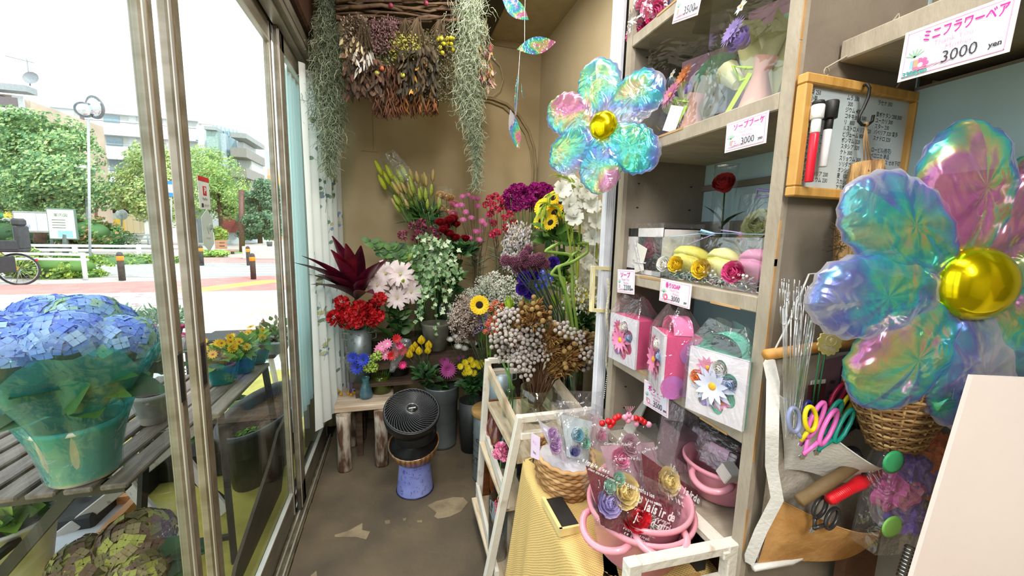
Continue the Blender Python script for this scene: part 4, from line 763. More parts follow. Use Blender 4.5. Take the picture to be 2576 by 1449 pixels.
# level 2: windowed white box, macaron box, rose tube, flower bag
def boxbase(pc, pa, pb_, z, hpx):
    """corner nearest the camera, far end of left side, far end of right side: bottom pixels; hpx = pixel of the corner's top"""
    C0, A, B = [P(u, v, 'z', z) for u, v in (pc, pa, pb_)]; d = (hpx[1]-pc[1]); r_ = None
    ex = (B-C0); w = ex.length; ex.normalize(); ey = V((-ex.y, ex.x, 0)); 
    if ey.dot(A-C0) < 0: ey = -ey
    dep = (A-C0).dot(ey); dd = P(hpx[0], hpx[1], 'y', C0.y); return C0, ex, ey, w, dep, dd.z-z
WBX = mat('e8e2e2', 'dcd5d6', r=.45); PINKW = mat('e4bcc8', 'd9aebc', r=.5)
t = thing('gift_box', 'white windowed box with a pink soap rose and a corded tag', 'gift box', (.665, .895, LV[2]+.001), rz=.0)
M = frame((0, 0, 0), (0, -1, 0), (0, 0, 1)); w, h, dp = .165, .118, .11
b = mb(WBX); b.box((.0, 0, h/2), (dp, .004+.0, h)) if False else None
b.span((-dp/2, -w/2, 0), (dp/2, w/2, .003)); b.span((-dp/2, -w/2, h-.003), (dp/2, w/2, h)); b.span((dp/2-.003, -w/2, 0), (dp/2, w/2, h)); b.span((-dp/2, w/2-.003, 0), (dp/2, w/2, h)); b.span((-dp/2, -w/2, 0), (dp/2, -w/2+.003, h))
b.span((-dp/2-.001, .02, 0), (-dp/2+.002, w/2, h)); b.span((-dp/2-.001, -w/2, h-.022), (-dp/2+.002, w/2, h)); b.span((-dp/2-.001, -w/2, 0), (-dp/2+.002, w/2, .012)); b.use(PINKW).span((-dp/2-.0016, .075, .01), (-dp/2, .08, h-.01)); b.use(mat('b9b3b0')).span((-dp/2-.002, .058, .06), (-dp/2, .062, .075)); b.obj('box', t)
mb(ACR).span((-dp/2-.002, -w/2, .012), (-dp/2-.0015, .02, h-.022)).obj('window', t); b = MB(); rosehead(b, .03, HOTP, PINKR); f_ = b.obj('soap_rose', t); f_.location = (-.02, -.01, .07); f_.rotation_euler = (0, -1.2, 0)
mb(mat('d9d5cd', 'cfcac1', r=.8)).box((-dp/2-.004, .005, .045), (.001, .05, .06), Matrix.Rotation(.3, 3, 'X')).box((-dp/2-.006, .0, .018), (.001, .04, .025), Matrix.Rotation(-.25, 3, 'X')).obj('tag', t)
b = mb(mat('c9c9cf', '8d8d95', ns=200)); b.tube([(-dp/2-.007, .025, .085), (-dp/2-.007, .0, .03), (-dp/2-.007, -.02, .0)], .0018, 6); b.tube([(-dp/2-.007, .028, .035), (-dp/2-.007, .01, .028), (-dp/2-.007, -.03, .03)], .0015, 6); b.obj('cord', t)
mb(FILM).grid(lambda u, v: V(((dp/2+.004)*(1 if .25 < u < .75 else -1) if False else (dp/2+.004)*max(-1, min(1, 1.6*cos(2*pi*u))), (w/2+.004)*max(-1, min(1, 1.6*sin(2*pi*u))), (h+.012)*v)), 32, 5).obj('clear_film', t)
t = thing('macaron_soap_box', 'long clear box of two yellow and one pink macaron soaps on shredded film', 'gift box', (.655, .685, LV[2]+.001)); L_, D_, Hh = .30, .11, .098
b = mb(ACR)
for a, c in (((-D_/2, -L_/2, 0), (-D_/2+.0006, L_/2, Hh)), ((D_/2-.0006, -L_/2, 0), (D_/2, L_/2, Hh)), ((-D_/2, -L_/2, Hh-.0006), (D_/2, L_/2, Hh)), ((-D_/2, -L_/2, 0), (D_/2, -L_/2+.0006, Hh)), ((-D_/2, L_/2-.0006, 0), (D_/2, L_/2, Hh))): b.span(a, c)
b.obj('clear_box', t)
b = MB(); SHR = [mat('bfe9e6', 'a4dad6', r=.15, met=.3), mat('e6f4f2', r=.12, met=.4), mat('d2c6ea', r=.15, met=.3), mat('fdf6da', r=.2)]
for _ in range(900): p = V((U(-.05, .05), U(-.14, .14), U(.001, .022))); d = rv(1).normalized(); b.use(random.choice(SHR)); s_ = d.orthogonal().normalized(); b.add([p, p+d*.010, p+d*.010+s_*.0018, p+s_*.0018], [(0, 1, 2, 3)], False)
o_ = b.obj('shredded_film', t); o_['kind'] = 'stuff'
def macaron(lbl, y, m, m2, roses, R=.048, x=-.005):
    t = thing('macaron_soap', lbl, 'soap', (.655+x, .685+y, LV[2]+.014), rz=.0); q = Matrix.Rotation(.42, 4, 'Y')
    for nm, z0, pr in (('lower_shell', 0, [(0, .0), (R*.7, .002), (R*.97, .014), (R, .022), (R*.93, .027), (0, .027)]), ('upper_shell', .034, [(0, .03), (R*.5, .027), (R*.86, .018), (R*.99, .006), (R*.95, 0), (0, 0)][::-1])):
        b = mb(m).at(q); b.lathe([(r, z+z0) for r, z in pr], 28); o_ = b.obj(nm, t)
    b = mb(m2).at(q); b.lathe([(R*.8, .024), (R*.93, .03), (R*.8, .037)], 28, wob=lambda a, i: 1+.04*sin(a*19)); b.obj('filling', t)
    for (yy, zz, r, mm) in roses: b = MB(); rosehead(b, r, mm); f_ = b.obj('soap_rose', t); f_.location = (-R*.98, yy, zz); f_.rotation_mode = 'QUATERNION'; f_.rotation_quaternion = toq((-1, -.3, .25))
    b = mb(mat('f1e8e4', r=.25)); [b.ball((-R*1.05+U(-.004, .004), U(-.035, .035), .012+U(-.004, .008)), .0028, 7, 5) for _ in range(9)]; b.obj('pearls', t)
MY = mat('f4e678', 'ead85e', r=.6, bump=.1); MYL = mat('f5eda0', 'ede388', r=.6); MPK = mat('f29cc4', 'e98ab6', r=.6)
macaron('yellow macaron soap with a white and a yellow rose, left in the clear box', .085, MY, MY, [(.018, .02, .016, WHTF), (-.022, .022, .016, YLW)]); macaron('pale yellow macaron soap with a yellow rose, middle of the clear box', -.015, MYL, MY, [(.005, .018, .018, YLW)], .042)
macaron('pink macaron soap with a pink rose, right in the clear box', -.105, MPK, MPK, [(.008, .02, .018, PINKR)], .048)
b = mb(mat('a9cdea', '93bbdd', r=.35)); q = V((.655, .70, LV[2]+Hh+.004)); b.bar(q+V((-.03, .10, -.003)), q+V((0, .03, .006)), .010, .0012); b.bar(q+V((0, .03, .006)), q+V((0, -.13, .004)), .010, .0012); b.tube([q+V((0, .0, .004)), q+V((-.01, .03, .012)), q+V((.0, .05, .006)), q+V((0, 0, .003))], .003, 5); b.use(mat('c3aee2', r=.35)).bar(q+V((0, 0, .005)), q+V((-.045, .03, -.02)), .008, .001); b.bar(q+V((-.01, -.03, .012)), q+V((-.02, -.09, .006)), .010, .0012); tag(b.obj('ribbon_bow'), 'blue and lilac ribbon tied over the clear macaron box', 'ribbon')
t = thing('rose_tube', 'red rose standing in a clear cylinder behind the macaron box', 'gift tube', (.755, .79, LV[2]+.001)); H2 = .27
b = mb(ACR); b.lathe([(.026, 0), (.026, H2), (0, H2)], 24); b.use(clear('ffffff', .35, .8, .1)).lathe([(.0265, H2-.006), (.0265, H2), (.024, H2)], 24); b.obj('clear_tube', t)
b = MB(); rosehead(b, .026, REDR, REDR, 3, .7); h = b.obj('rose_head', t); h.location = (0, 0, .222); h.rotation_mode = 'QUATERNION'; h.rotation_quaternion = toq((-.75, -.45, .5)); b = mb(GL[2]); b.tube([(0, 0, .01), (.003, 0, .12), (0, 0, .215)], .0022, 6); leafblade(b, (0, 0, .13), (-.3, .4, 1), .06, .035); leafblade(b, (0, 0, .12), (.3, -.5, .9), .06, .035); leafblade(b, (0, 0, .05), (-.5, -.3, .9), .05, .03); b.obj('stem', t)
t = thing('flower_gift_bag', 'clear bag of pale soap flowers tied with a lilac ribbon behind the macaron box', 'gift bag', (.76, .635, LV[2]+.002))
b = mb(FILM); b.grid(lambda u, v: V(((.055*(1-.25*v)+.003*sin(30*u))*max(-1, min(1, 1.5*cos(2*pi*u))), (.085*(1-.15*v)+.003*sin(23*u))*max(-1, min(1, 1.5*sin(2*pi*u))), .19*v)), 32, 5); b.use(FILM).grid(lambda u, v: V((.012*cos(6.28*u)*(1+v), .012*sin(6.28*u)*(1+v), .19+.05*v)), 12, 2); b.obj('clear_film', t)
mb(mat('b79be0', 'a186d0', r=.5, trl=.3)).tube([(-.02, 0, .17), (-.03, .0, .19), (-.02, -.01, .215)], [.012, .006, .014], 8).tube([(-.02, 0, .19), (-.03, .04, .2), (-.02, .05, .185), (-.02, 0, .185)], .0025, 5).obj('ribbon', t)
for (y, z, R, m, k) in ((.05, .105, .024, PNK, 'g'), (.02, .12, .03, mat('d9dca6', r=.7), 'r'), (-.055, .11, .026, PNK, 'g'), (.0, .085, .02, PINKR, 'g'), (-.02, .13, .022, CREAM, 'r'), (.06, .085, .016, YLW, 'r'), (-.03, .09, .018, YC, 'r'), (-.06, .085, .02, WHTF, 'g')):
    b = MB(); (gerbera(b, R, m, YC, 12) if k == 'g' else rosehead(b, R, m)); f_ = b.obj('flower_head', t); f_.location = (-.03, y, z); f_.rotation_mode = 'QUATERNION'; f_.rotation_quaternion = toq((-1, -.2, .4))
mb(mat('d9b8a6', 'c9a896', r=.8)).grid(lambda u, v: V(((.03+.02*v)*cos(2*pi*u), (.05+.03*v)*sin(2*pi*u), .02+.08*v)), 20, 3).obj('wrapping_paper', t)
# level 3: boxes with flower shaped windows
CUTW = mat('ebe3e6', 'd8d2dc', r=.45, ns=18); 
def cutbox(label, pc, pa, pb_, hpx, side, side2, cols, handle=None):
    C0, ex, ey, w, dp, h = boxbase(pc, pa, pb_, LV[3]+.001, hpx); t = thing('flower_box', label, 'gift box', C0)
    # the window face lies along ey (towards the shelf's far end), the coloured side along ex
    fx = -ex; M = Matrix((ex, ey, (0, 0, 1))).transposed().to_4x4() if ex.cross(ey).z > 0 else Matrix((ex, ey, (0, 0, 1))).transposed().to_4x4()
    b = mb(side).at(M); b.span((.004, .001, 0), (w, dp-.001, h-.002)); b.obj('box', t)
    b = mb(CUTW).at(M); n = 7; cy, cz, R = dp/2, h/2, min(dp, h)*.40; out = []
    for k in range(56): a = 2*pi*k/56; r = R*(.80+.26*abs(cos(a*n/2))); out.append((cy+r*cos(a)*min(1, dp/h*1.02), cz+r*sin(a)*min(1.25, h/dp)))
    vs = [V((-.002, y, z)) for y, z in out]; bd = []
    for k in range(56):
        a = 2*pi*k/56; m_ = max(abs(cos(a)), abs(sin(a))); bd.append(V((-.002, cy+dp/2*cos(a)/m_, cz+h/2*sin(a)/m_)))
    b.add(vs+bd+[v+V((.005, 0, 0)) for v in vs], [(k, (k+1) % 56, 56+(k+1) % 56, 56+k) for k in range(56)]+[(k, (k+1) % 56, 112+(k+1) % 56, 112+k) for k in range(56)], False); b.span((-.002, 0, 0), (.004, .001, h)); b.span((-.002, dp-.001, 0), (.004, dp, h)); b.span((-.002, 0, h-.001), (.004, dp, h)); b.obj('window_front', t)
    if side2:
        b = mb(side2).at(M); [b.at(M @ T(w*a_, -.0006, h*c_) @ Matrix.Rotation(pi/2, 4, 'X')).disc((0, 0, 0), h*r_, 22) for a_, c_, r_ in ((.85, .55, .14), (.75, .72, .2), (.3, .15, .2), (.6, .08, .08))]; b.obj('printed_pattern', t)
    for (fy, fz, R_, m, mc, kd) in cols:
        b = MB(); (gerbera(b, R_*h, m, mc, 11, 2, .1, .34) if kd == 'g' else rosehead(b, R_*h, m)); b.M = Matrix.Identity(4); f_ = b.obj('soap_flower', t); p = M @ V((.001, fy*dp, fz*h)); f_.location = p+(M.to_3x3() @ V((-.006 if kd == 'g' and R_ > .2 else 0, 0, 0))); f_.rotation_mode = 'QUATERNION'; f_.rotation_quaternion = toq(-(M.to_3x3() @ V((1, 0, 0))))
    if handle: mb(handle).at(M @ Matrix.Translation((w*.5, dp*.5, h))).grid(lambda u, v: V(((v-.5)*.04, -.04*cos(pi*u), .035*sin(pi*u))), 12, 2).obj('handle', t)
    mb(FILM2).at(M).grid(lambda u, v: V((w/2+(w/2+.006)*max(-1, min(1, 1.5*cos(2*pi*u)))*(1 if v < .7 else 1-(v-.7)*2.2), dp/2+(dp/2+.006)*max(-1, min(1, 1.5*sin(2*pi*u)))*(1 if v < .7 else 1-(v-.7)*1.5), h*1.42*v*(1+.03*sin(20*u)))), 36, 9).obj('clear_film', t)
    return t
SB = mat('9fb6d8'); 
fl = lambda m, m2=PINKR: [(.52, .5, .30, m, YC, 'g'), (.66, .74, .20, m2, YC, 'g'), (.26, .60, .09, SB, SB, 'r'), (.72, .42, .12, CREAM, YC, 'g'), (.38, .28, .13, m2, YC, 'g'), (.62, .25, .12, LILA, YC, 'g'), (.45, .78, .1, WHTF, YC, 'd')]
cutbox('box with a flower shaped window and pink side, leftmost of the three flower boxes', (1597, 931), (1541, 896), (1650, 925), (1614, 808), mat('e34f86', 'd54279', r=.4), None, fl(PNK))
cutbox('large pink box with hearts side and flower shaped window, middle of the three flower boxes', (1662, 996), (1603, 955), (1757, 1001), (1687, 845), mat('e8508c', 'dc447f', r=.4), mat('c77ad0', 'd05a9c', r=.4), fl(PNK, HOTP), mat('ee7fb0', 'e070a2', r=.4))
cutbox('box with green side and white blossoms in its flower shaped window', (1868, 1086), (1768, 1010), (1905, 1070), (1891, 910), mat('5fc0a4', '52b096', r=.4), None, fl(mat('dcdff2', 'cdd2ea', r=.5, trl=.1), PNK)+[(.80, .56, .10, ORG, ORG, 'r')], mat('5fc0a4', '52b096', r=.4))
# level 4: white board and brown film bags
b = mb(mat('d8d6cc', 'cbc9be', r=.6)); TL, TR, BL = P(1592, 975, 'x', .70), P(1632, 1005, 'x', .70), P(1550, 1062, 'x', .63); b.add([TL, TR, TR+(BL-TL), BL], [(0, 1, 2, 3)], False); v4 = list(b.v); b.add([p+V((.004, 0, 0)) for p in v4], [(3, 2, 1, 0)], False); tag(b.obj('blank_card'), 'plain off white card leaning in the dark lowest shelf bay', 'card')
# ================================================================ WHITEBOARD, HOOK, POUCH ORGANISER, BALLOONS
PINE = mat('c99b52', 'b5863f', r=.55, ns=9, sc=(10, 1, 1), bump=.1); YP = .488
TL, TR, BL = P(2010, 197, 'y', YP), P(2290, 240, 'y', YP), P(1955, 508, 'y', YP); w, h = .252, .178
t = thing('whiteboard', 'small wood framed whiteboard of handwritten flower prices hanging on the shelf side', 'whiteboard', (.704, YP-.010, 1.408)); R_ = Matrix.Rotation(-.02, 4, 'Y')
M = frame((0, 0, 0), (1, 0, 0), (0, 0, 1))
b = mb(PINE).at(M); fw = .015
for s in (-1, 1): b.box((0, s*(h/2-fw/2), 0), (w, fw, .016), None, .002); b.box((s*(w/2-fw/2), 0, 0), (fw, h-2*fw, .016), None, .002)
b.obj('frame', t)
b = mb(mat('c3ced0', 'b9c5c8', r=.25, coat=.3)).at(M); b.box((0, 0, -.003), (w-2*fw+.004, h-2*fw+.004, .004)); b.obj('board', t)
b = mb(mat('1d2024', r=.4)).at(M)
col1 = ['菊 250', '小菊', 'SPマム', 'カーネ', 'SPカーネ', 'ガーベラ', '水仙 2', 'フリージア', 'スイトピー', 'チューリップ', 'かすみ草', 'SPバラ', 'バラ', 'マトリカリア 200', 'ブプレニウム 230']
col2 = ['ムラ 350', '  300', 'ジウム 400', 'コキキョウ 500', 'リ   800', 'ルストロメリア 320', 'ビジューム 800', 'ボンマム 320', 'スタシア 320', 'ケト 300', 'スリョウム 300', 'ソリダガラム 180', 'オンシジュウム 600', '麦   120', 'スカシユリ 320', 'アラガ 800']
col3 = ['ラセナ 300', '', '栗ボケタン 200.300', 'ユーカリ 300', 'スター 230', 'バベリア 320 実多', 'スナドロ 320', '', 'ロービル(枝花)', 'ベロニカ 単品', 'アマランサス せめ下切り', 'ハリエ', '  花', ' ソシア花', 'レンジ 300']
for cx_, rows in ((-.104, col1), (-.030, col2), (.038, col3)):
    for k, s_ in enumerate(rows):
        if s_.strip(): b.text(s_, .0088, T(cx_-(.0 if cx_ > -.05 else 0), .066-.0091*k, -.0008), 'LEFT', .8, .0, .0001)
b.obj('handwriting', t)
b = mb(mat('a9a08c', r=.8)); b.tube([(-.085, .003, h/2), (-.085, -.004, h/2+.012), (.03, .006, .165), (.055, 0, .20)], .0012, 5); b.tube([(.075, .003, h/2), (.075, -.004, h/2+.012), (.055, .0, .20)], .0012, 5); b.tube([(-.085+.005*cos(a), -.004, h/2+.006+.006*sin(a)) for a in [k*.7 for k in range(9)]], .001, 5); b.obj('hanging_cord', t)
def marker(label, px0, px1, cols, y=YP-.026, r=.0058, fat=None):
    """pen between two pixels: cap end first"""
    a, c = P(px0[0], px0[1], 'y', y), P(px1[0], px1[1], 'y', y); t = thing('marker_pen', label, 'marker pen', a); d = (c-a); l = d.length; q = toq(d).to_matrix().to_4x4()
    z = 0
    for nm, fr, rr, m in cols:
        mb(m).at(q).lathe([(0, z), (r*rr*.9, z), (r*rr, z+.002), (r*rr, z+l*fr-.001), (r*rr*.85, z+l*fr), (0, z+l*fr)], 16).obj(nm, t); z += l*fr
    return t
WP = mat('eceded', 'dfe0e1', r=.3); RP = mat('e0233c', 'cf1a32', r=.3)
marker('red whiteboard marker with a white cap on the whiteboard', (2060, 254), (2034, 458), [('eraser', .05, 1.35, BLACKM), ('cap_top', .17, 1.5, WP), ('cap', .17, 1.1, WP), ('barrel', .61, 1.0, RP)])
t = marker('black marker with white printed barrel on the whiteboard', (2093, 254), (2069, 420), [('eraser', .27, 1.7, BLACKM), ('cap', .16, 1.0, BLACKM), ('barrel', .57, 1.0, WP)], r=.0056)
marker('blue marker with white cap sticking out behind the driftwood', (2190, 481), (2301, 498), [('cap', .32, .9, WP), ('barrel', .68, 1.0, mat('1d2c9a', '17227f', r=.3))], y=YP-.032, r=.0055)
# S hook, twine, driftwood
y = YP-.030; hp = [(2172, 215), (2182, 213), (2188, 222), (2184, 245), (2172, 272), (2162, 290), (2160, 305), (2168, 314), (2182, 315), (2194, 305), (2197, 290)]
b = mb(BLACKM); b.tube([P(u, v, 'y', y+(.014 if i == 0 else 0)) for i, (u, v) in enumerate(hp)], .0022, 8); tag(b.obj('s_hook'), 'black metal S hook over the whiteboard frame', 'hook')
b = mb(mat('a3835a', '8a6c46', r=.9, ns=60)); a0 = P(2178, 313, 'y', y); 
for du in (-10, 0, 8): b.tube([a0, P(2178+du*.5, 350, 'y', y-.002), P(2184+du, 408, 'y', y-.005)], .0011, 5)
b.ball(a0, .004, 6, 5); b.tube([P(2184, 404, 'y', y-.015), P(2186, 430, 'y', y-.022)], .001, 4); tag(b.obj('twine'), 'brown twine tying the driftwood to the hook', 'twine')
DW = mat('cfa468', '6d4c28', r=.75, ns=16, sc=(4, 4, .7), bump=.9, bs=30, lo=.38, hi=.58)
pts = [P(u, v, 'y', y-.008) for u, v in ((2182, 408), (2180, 440), (2172, 480), (2160, 520), (2148, 560), (2135, 600), (2128, 640), (2126, 690))]
b = mb(DW); b.tube(pts, [.020, .0215, .0215, .021, .022, .019, .016, .014], 14)
b.v = [v+V((N_.noise(v*60)*.004, N_.noise(v*60+V((9, 0, 0)))*.004, N_.noise(v*30)*.003)) for v in b.v]
t = thing('driftwood', 'knotted piece of driftwood hanging on twine in front of the whiteboard', 'driftwood', (0, 0, 0)); b.obj('wood', t); mb(mat('4a2f18', '2d1c0e', r=.9)).ball(P(2158, 528, 'y', y-.030), .0055, 8, 6, .8).ball(P(2163, 503, 'y', y-.030), .002, 6, 4).obj('knot', t)
b = mb(mat('4a3a2e')); q = P(2140, 568, 'y', y-.008); b.tube([q+V((-.030, -.004, -.001)), q+V((0, -.026, 0)), q+V((.024, -.01, .003))], .0013, 5); b.obj('wire', t)
b = mb(mat('5c4630', r=.9))
for _ in range(40): p = P(2112+U(-6, 10), 610+U(-30, 40), 'y', y-.01); b.tube([p, p+rv(.012), p+rv(.02)], .0004, 3)
b.obj('rootlets', t); o_ = V(pts[0])
for ch in t.children: ch.location = -o_
t.location = o_

# canvas pocket organiser on a wooden dowel
CAN = mat('cfc8bb', 'bdb5a6', r=.9, ns=30, bump=.25, bs=150); CANW = mat('e0ddd8', 'd2cec8', r=.9, bump=.2, bs=150)
yb = YP-.008; t = thing('pocket_organizer', 'white canvas hanging organiser with pouches of scissors, tools and stakes', 'organizer', P(1935, 893, 'y', yb)); o = t.location.copy()
def Lo(u, v, y): return P(u, v, 'y', y)-o
mb(mat('d39a4e', 'c0873c', r=.5, ns=10)).tube([P(1927, 892, 'y', yb-.012)-o, P(2180, 856, 'y', yb-.012)-o], .0085, 14).obj('dowel', t)
b = mb(mat('e9e7e2')); b.tube([Lo(1945, 888, yb-.012), Lo(1985, 810, yb-.006), Lo(2035, 690, yb), Lo(2100, 684, yb)], .0016, 5); b.obj('hanging_string', t)
b = mb(CAN); tl, tr, bl, br = Lo(1952, 905, yb), Lo(2170, 880, yb), Lo(1905, 1420, yb), Lo(2260, 1335, yb)
b.grid(lambda u, v: tl.lerp(tr, u).lerp(bl.lerp(br, u), v)+V((0, .002*sin(9*v), 0)), 10, 12); b.obj('backing', t)
def pouch(L0, L1, Bm, R0, depth, m, nm, sag=.02, Rb=None):
    """pocket whose mouth bulges towards the viewer between the pixels L0 and R0 and whose floor hangs at Bm"""
    b = mb(m); A, C, B = Lo(*L0, yb-.001), Lo(*R0, yb-.001), Lo(*Bm, yb-.001); Lb = Lo(*L1, yb-.001); Rb_ = Lo(*(Rb or R0), yb-.001)
    def f(u, v):
        top = A.lerp(C, u)+V((0, -depth*sin(pi*u), -sag*sin(pi*u))); bot = Lb.lerp(Rb_, u)+V((0, -depth*.35*sin(pi*u), 0)); p = top.lerp(bot, v); p.z += .004*sin(pi*u*3)*v; p.y += -.004*sin(7*u+3*v); return p
    b.grid(f, 22, 12); b.tube([f(k/22, 0) for k in range(23)], .0012, 5); return b.obj(nm, t)
pouch((1955, 990), (1972, 1180), (2000, 1240), (2205, 1080), .085, CANW, 'upper_pocket', .055, (2190, 1190))
pouch((1945, 1250), (1902, 1425), (1900, 1420), (2250, 1240), .065, mat('c99a5e', 'a9783c', r=.85, ns=14, bump=.3, bs=60), 'lower_pocket', .028, (2230, 1340))
b = mb(CANW); e0, e1, e2, e3 = Lo(1950, 905, yb-.002), Lo(1965, 985, yb-.030), Lo(1950, 1230, yb-.035), Lo(1895, 1432, yb-.004)
ed = [Lo(1950, 905, yb-.003), Lo(1962, 960, yb-.02), Lo(1960, 1080, yb-.035), Lo(1958, 1180, yb-.03), Lo(1972, 1260, yb-.035), Lo(1930, 1340, yb-.02), Lo(1895, 1425, yb-.006)]
b.grid(lambda u, v: (lambda k, f_: (ed[k].lerp(ed[min(k+1, 6)], f_)+V((-.014*v*(1 if 0 < u < 1 else .4), .012*v, 0))))(min(5, int(u*6)), u*6-min(5, int(u*6))), 24, 2); b.obj('side_edging', t)
mb(CANW).tube([Lo(1895, 1428, yb-.004), Lo(1990, 1412, yb-.01), Lo(2060, 1375, yb-.012), Lo(2200, 1360, yb-.004)], .006, 6).obj('hem', t)
b = mb(mat('8a6a72', '7a5b64', r=.7)); b.add([Lo(2075, 905, yb-.004), Lo(2180, 880, yb-.004), Lo(2160, 1060, yb-.004), Lo(2035, 1060, yb-.004)], [(0, 1, 2, 3)], False); q = Lo(2128, 945, yb-.006); b.use(mat('2c2324')); b.box(q, (.026, .001, .036)); b.use(mat('8a6a72', '7a5b64', r=.7)).box(q+V((0, -.0006, 0)), (.022, .001, .032)); b.use(mat('2c2324')).ball(q+V((0, -.001, .002)), .006, 10, 4, .5)
M2 = frame(Lo(2095, 960, yb-.007), (1, 0, 0), (0, 0, 1)); b.text('day', .009, M2, 'CENTER', 1, 0, .0003)
for k in range(9): a = k*pi/8; q = Lo(2090, 998, yb-.006); b.bar(q+V((cos(a)*.006, 0, sin(a)*.006)), q+V((cos(a)*.012, 0, sin(a)*.012)), .001, .0006)
b.obj('paper_card', t)
b = mb(mat('4a1f24', r=.6)); b.box(Lo(2050, 1010, yb-.02), (.04, .001, .06)); b.use(mat('e8e4de')).box(Lo(2055, 985, yb-.018), (.032, .001, .04)); tag(b.obj('paper_booklet'), 'dark red booklet with white flap tucked in the upper pocket', 'booklet').location = o
# clear stakes
def fork_stake(a, c, group, label, col=None):
    m = col or clear('f4f6f6', .22, .8, .05); t = thing('plastic_stake', label, 'stake', a, group); d = c-a; b = mb(m); b.tube([(0, 0, 0), d], .0013, 5); s_ = V((.0045, 0, 0)); up = d.normalized()
    b.obj('rod', t); b = mb(m); b.tube([d+s_+up*.028, d+s_+up*.005, d, d-s_+up*.005, d-s_+up*.03], .0012, 5); b.obj('fork', t)
for k in range(26):
    tx, ty = 1957+U(0, 100), 735+U(0, 60)-(k % 3)*10; a = P(1985+(tx-2000)*.25+U(-6, 6), 1095+U(-20, 10), 'y', yb-.035+U(-.012, .012)); c = P(tx, ty+25, 'y', yb-.045+U(-.02, .015))
    fork_stake(a, c, 'clear card stakes', 'clear plastic forked card stake standing in the upper pocket', clear('b9f0d0', .25, .8, .05) if k == 3 else None) if k != 3 else fork_stake(a, c, None, 'green tinted forked card stake among the clear ones', clear('8fe0b0', .25, .8, .05))
# garden pick
t = thing('garden_pick', 'yellow scalloped tag reading Garden on two green rods', 'plant pick', P(2038, 1060, 'y', yb-.02)); o3 = t.location.copy()
b = mb(mat('2f7a4a', '266a3e', r=.4)); b.tube([(0, 0, 0), P(2062, 888, 'y', yb-.03)-o3], .0013, 6); b.tube([(.008, 0, 0), P(2076, 888, 'y', yb-.03)-o3], .0013, 6); b.obj('rod', t)
q = P(2085, 862, 'y', yb-.034)-o3; M = frame(q, (1, 0, -.28), (.28, 0, 1)); b = mb(mat('e6d78a', 'dccb7a', r=.5)).at(M); ol = [((.026+.0016*cos(14*a))*cos(a), (.020+.0014*cos(14*a))*sin(a)) for a in [2*pi*k/84 for k in range(84)]]; b.prism(ol, .002); b.obj('tag_disc', t)
b = mb(mat('f6f0cf')).at(M); b.text('Garden', .0105, T(0, -.0085, .0024), 'CENTER', 1, 0, .0003); b.tube([(.012*cos(a), .008*sin(a)+.004, .0025) for a in [2*pi*k/24 for k in range(24)]], .0004, 4, closed=True); b.prism([(.004*(1 if k % 2 else .45)*cos(k*pi/5+.3), .004*(1 if k % 2 else .45)*sin(k*pi/5+.3)+.005) for k in range(10)], .003); b.obj('lettering', t)
# scissors
def scissors(label, px, y, m1, m2, ang=0, R=(.011, .019), sp=16, m_in=None, drop=(-.01, 0, -.075)):
    c = P(px[0], px[1], 'y', y); t = thing('scissors', label, 'scissors', c); 
    for s_, m in ((-1, m1), (1, m2)):
        cc = V((s_*R[0]*1.02, -.004*s_, 0)); M = Matrix.Rotation(ang, 4, 'Y'); b = mb(m).at(M); b.tube([cc+V((R[0]*cos(a), .002*sin(a), R[1]*sin(a))) for a in [2*pi*k/20 for k in range(20)]], .0034, 7, closed=True); b.tube([cc+V((-s_*R[0]*.3, 0, -R[1]*.9)), V((-s_*.002, 0, -R[1]*1.9))], [.0036, .003], 6); b.obj('handle', t)
        mb(mat('b9bdc0', r=.25, met=1)).at(M).bar((-s_*.002, 0, -R[1]*1.8), (s_*.003, .001, -R[1]*1.8-.010), .009, .0014, (0, 1, 0)).obj('blade', t)
YS = mat('f0d81e', 'e3ca12', r=.35); PKS = mat('e070bc', 'd45fae', r=.35); TLS = mat('189a88', '128574', r=.35); NV = mat('2a2a78', '20205f', r=.35); GS = mat('8d97ba', '7d87aa', r=.35)
scissors('scissors with bright yellow and grey handles in the upper pocket', (2018, 1055), yb-.055, GS, YS, -.15); scissors('scissors with navy handles behind the yellow pair', (2048, 1040), yb-.035, NV, NV, .1, (.009, .018))
scissors('scissors with long pink handles and yellow lining', (2068, 1065), yb-.06, PKS, PKS, .55, (.010, .03)); scissors('scissors with long teal handles right of the pink ones', (2108, 1060), yb-.058, TLS, TLS, .65, (.010, .03)); scissors('scissors with black handles at the back right of the upper pocket', (2150, 1040), yb-.03, BLACKM, BLACKM, .4, (.012, .02)); scissors('scissors with crimson and yellow handles behind the teal pair', (2120, 1005), yb-.03, mat('b81e50', r=.35), YS, .8, (.009, .024))
# tools in the lower pocket
t = thing('hammer', 'old hammer with worn brown wooden handle lying in the lower pocket', 'hammer', P(2010, 1260, 'y', yb-.05)); o3 = t.location.copy(); a, c = V((0, 0, 0)), P(2160, 1165, 'y', yb-.055)-o3
mb(mat('8a6f48', '5f4a2e', r=.7, ns=6, bump=.2)).tube([a, a.lerp(c, .5), c], [.0095, .010, .0085], 12).obj('handle', t)
b = mb(mat('37363a', '252428', r=.45, met=.7)); q = c; dd = V((.55, 0, -.62)).normalized(); b.tube([q-dd*.030, q-dd*.016], [.012, .011], 14); b.tube([q-dd*.016, q+dd*.012], .0095, 8); b.tube([q+dd*.012, q+dd*.045], [.010, .004], 8); b.obj('head', t)
t = thing('utility_cutter', 'red ribbed utility cutter leaning in the lower pocket', 'cutter', P(2085, 1258, 'y', yb-.062)); c = P(2212, 1188, 'y', yb-.06)-t.location
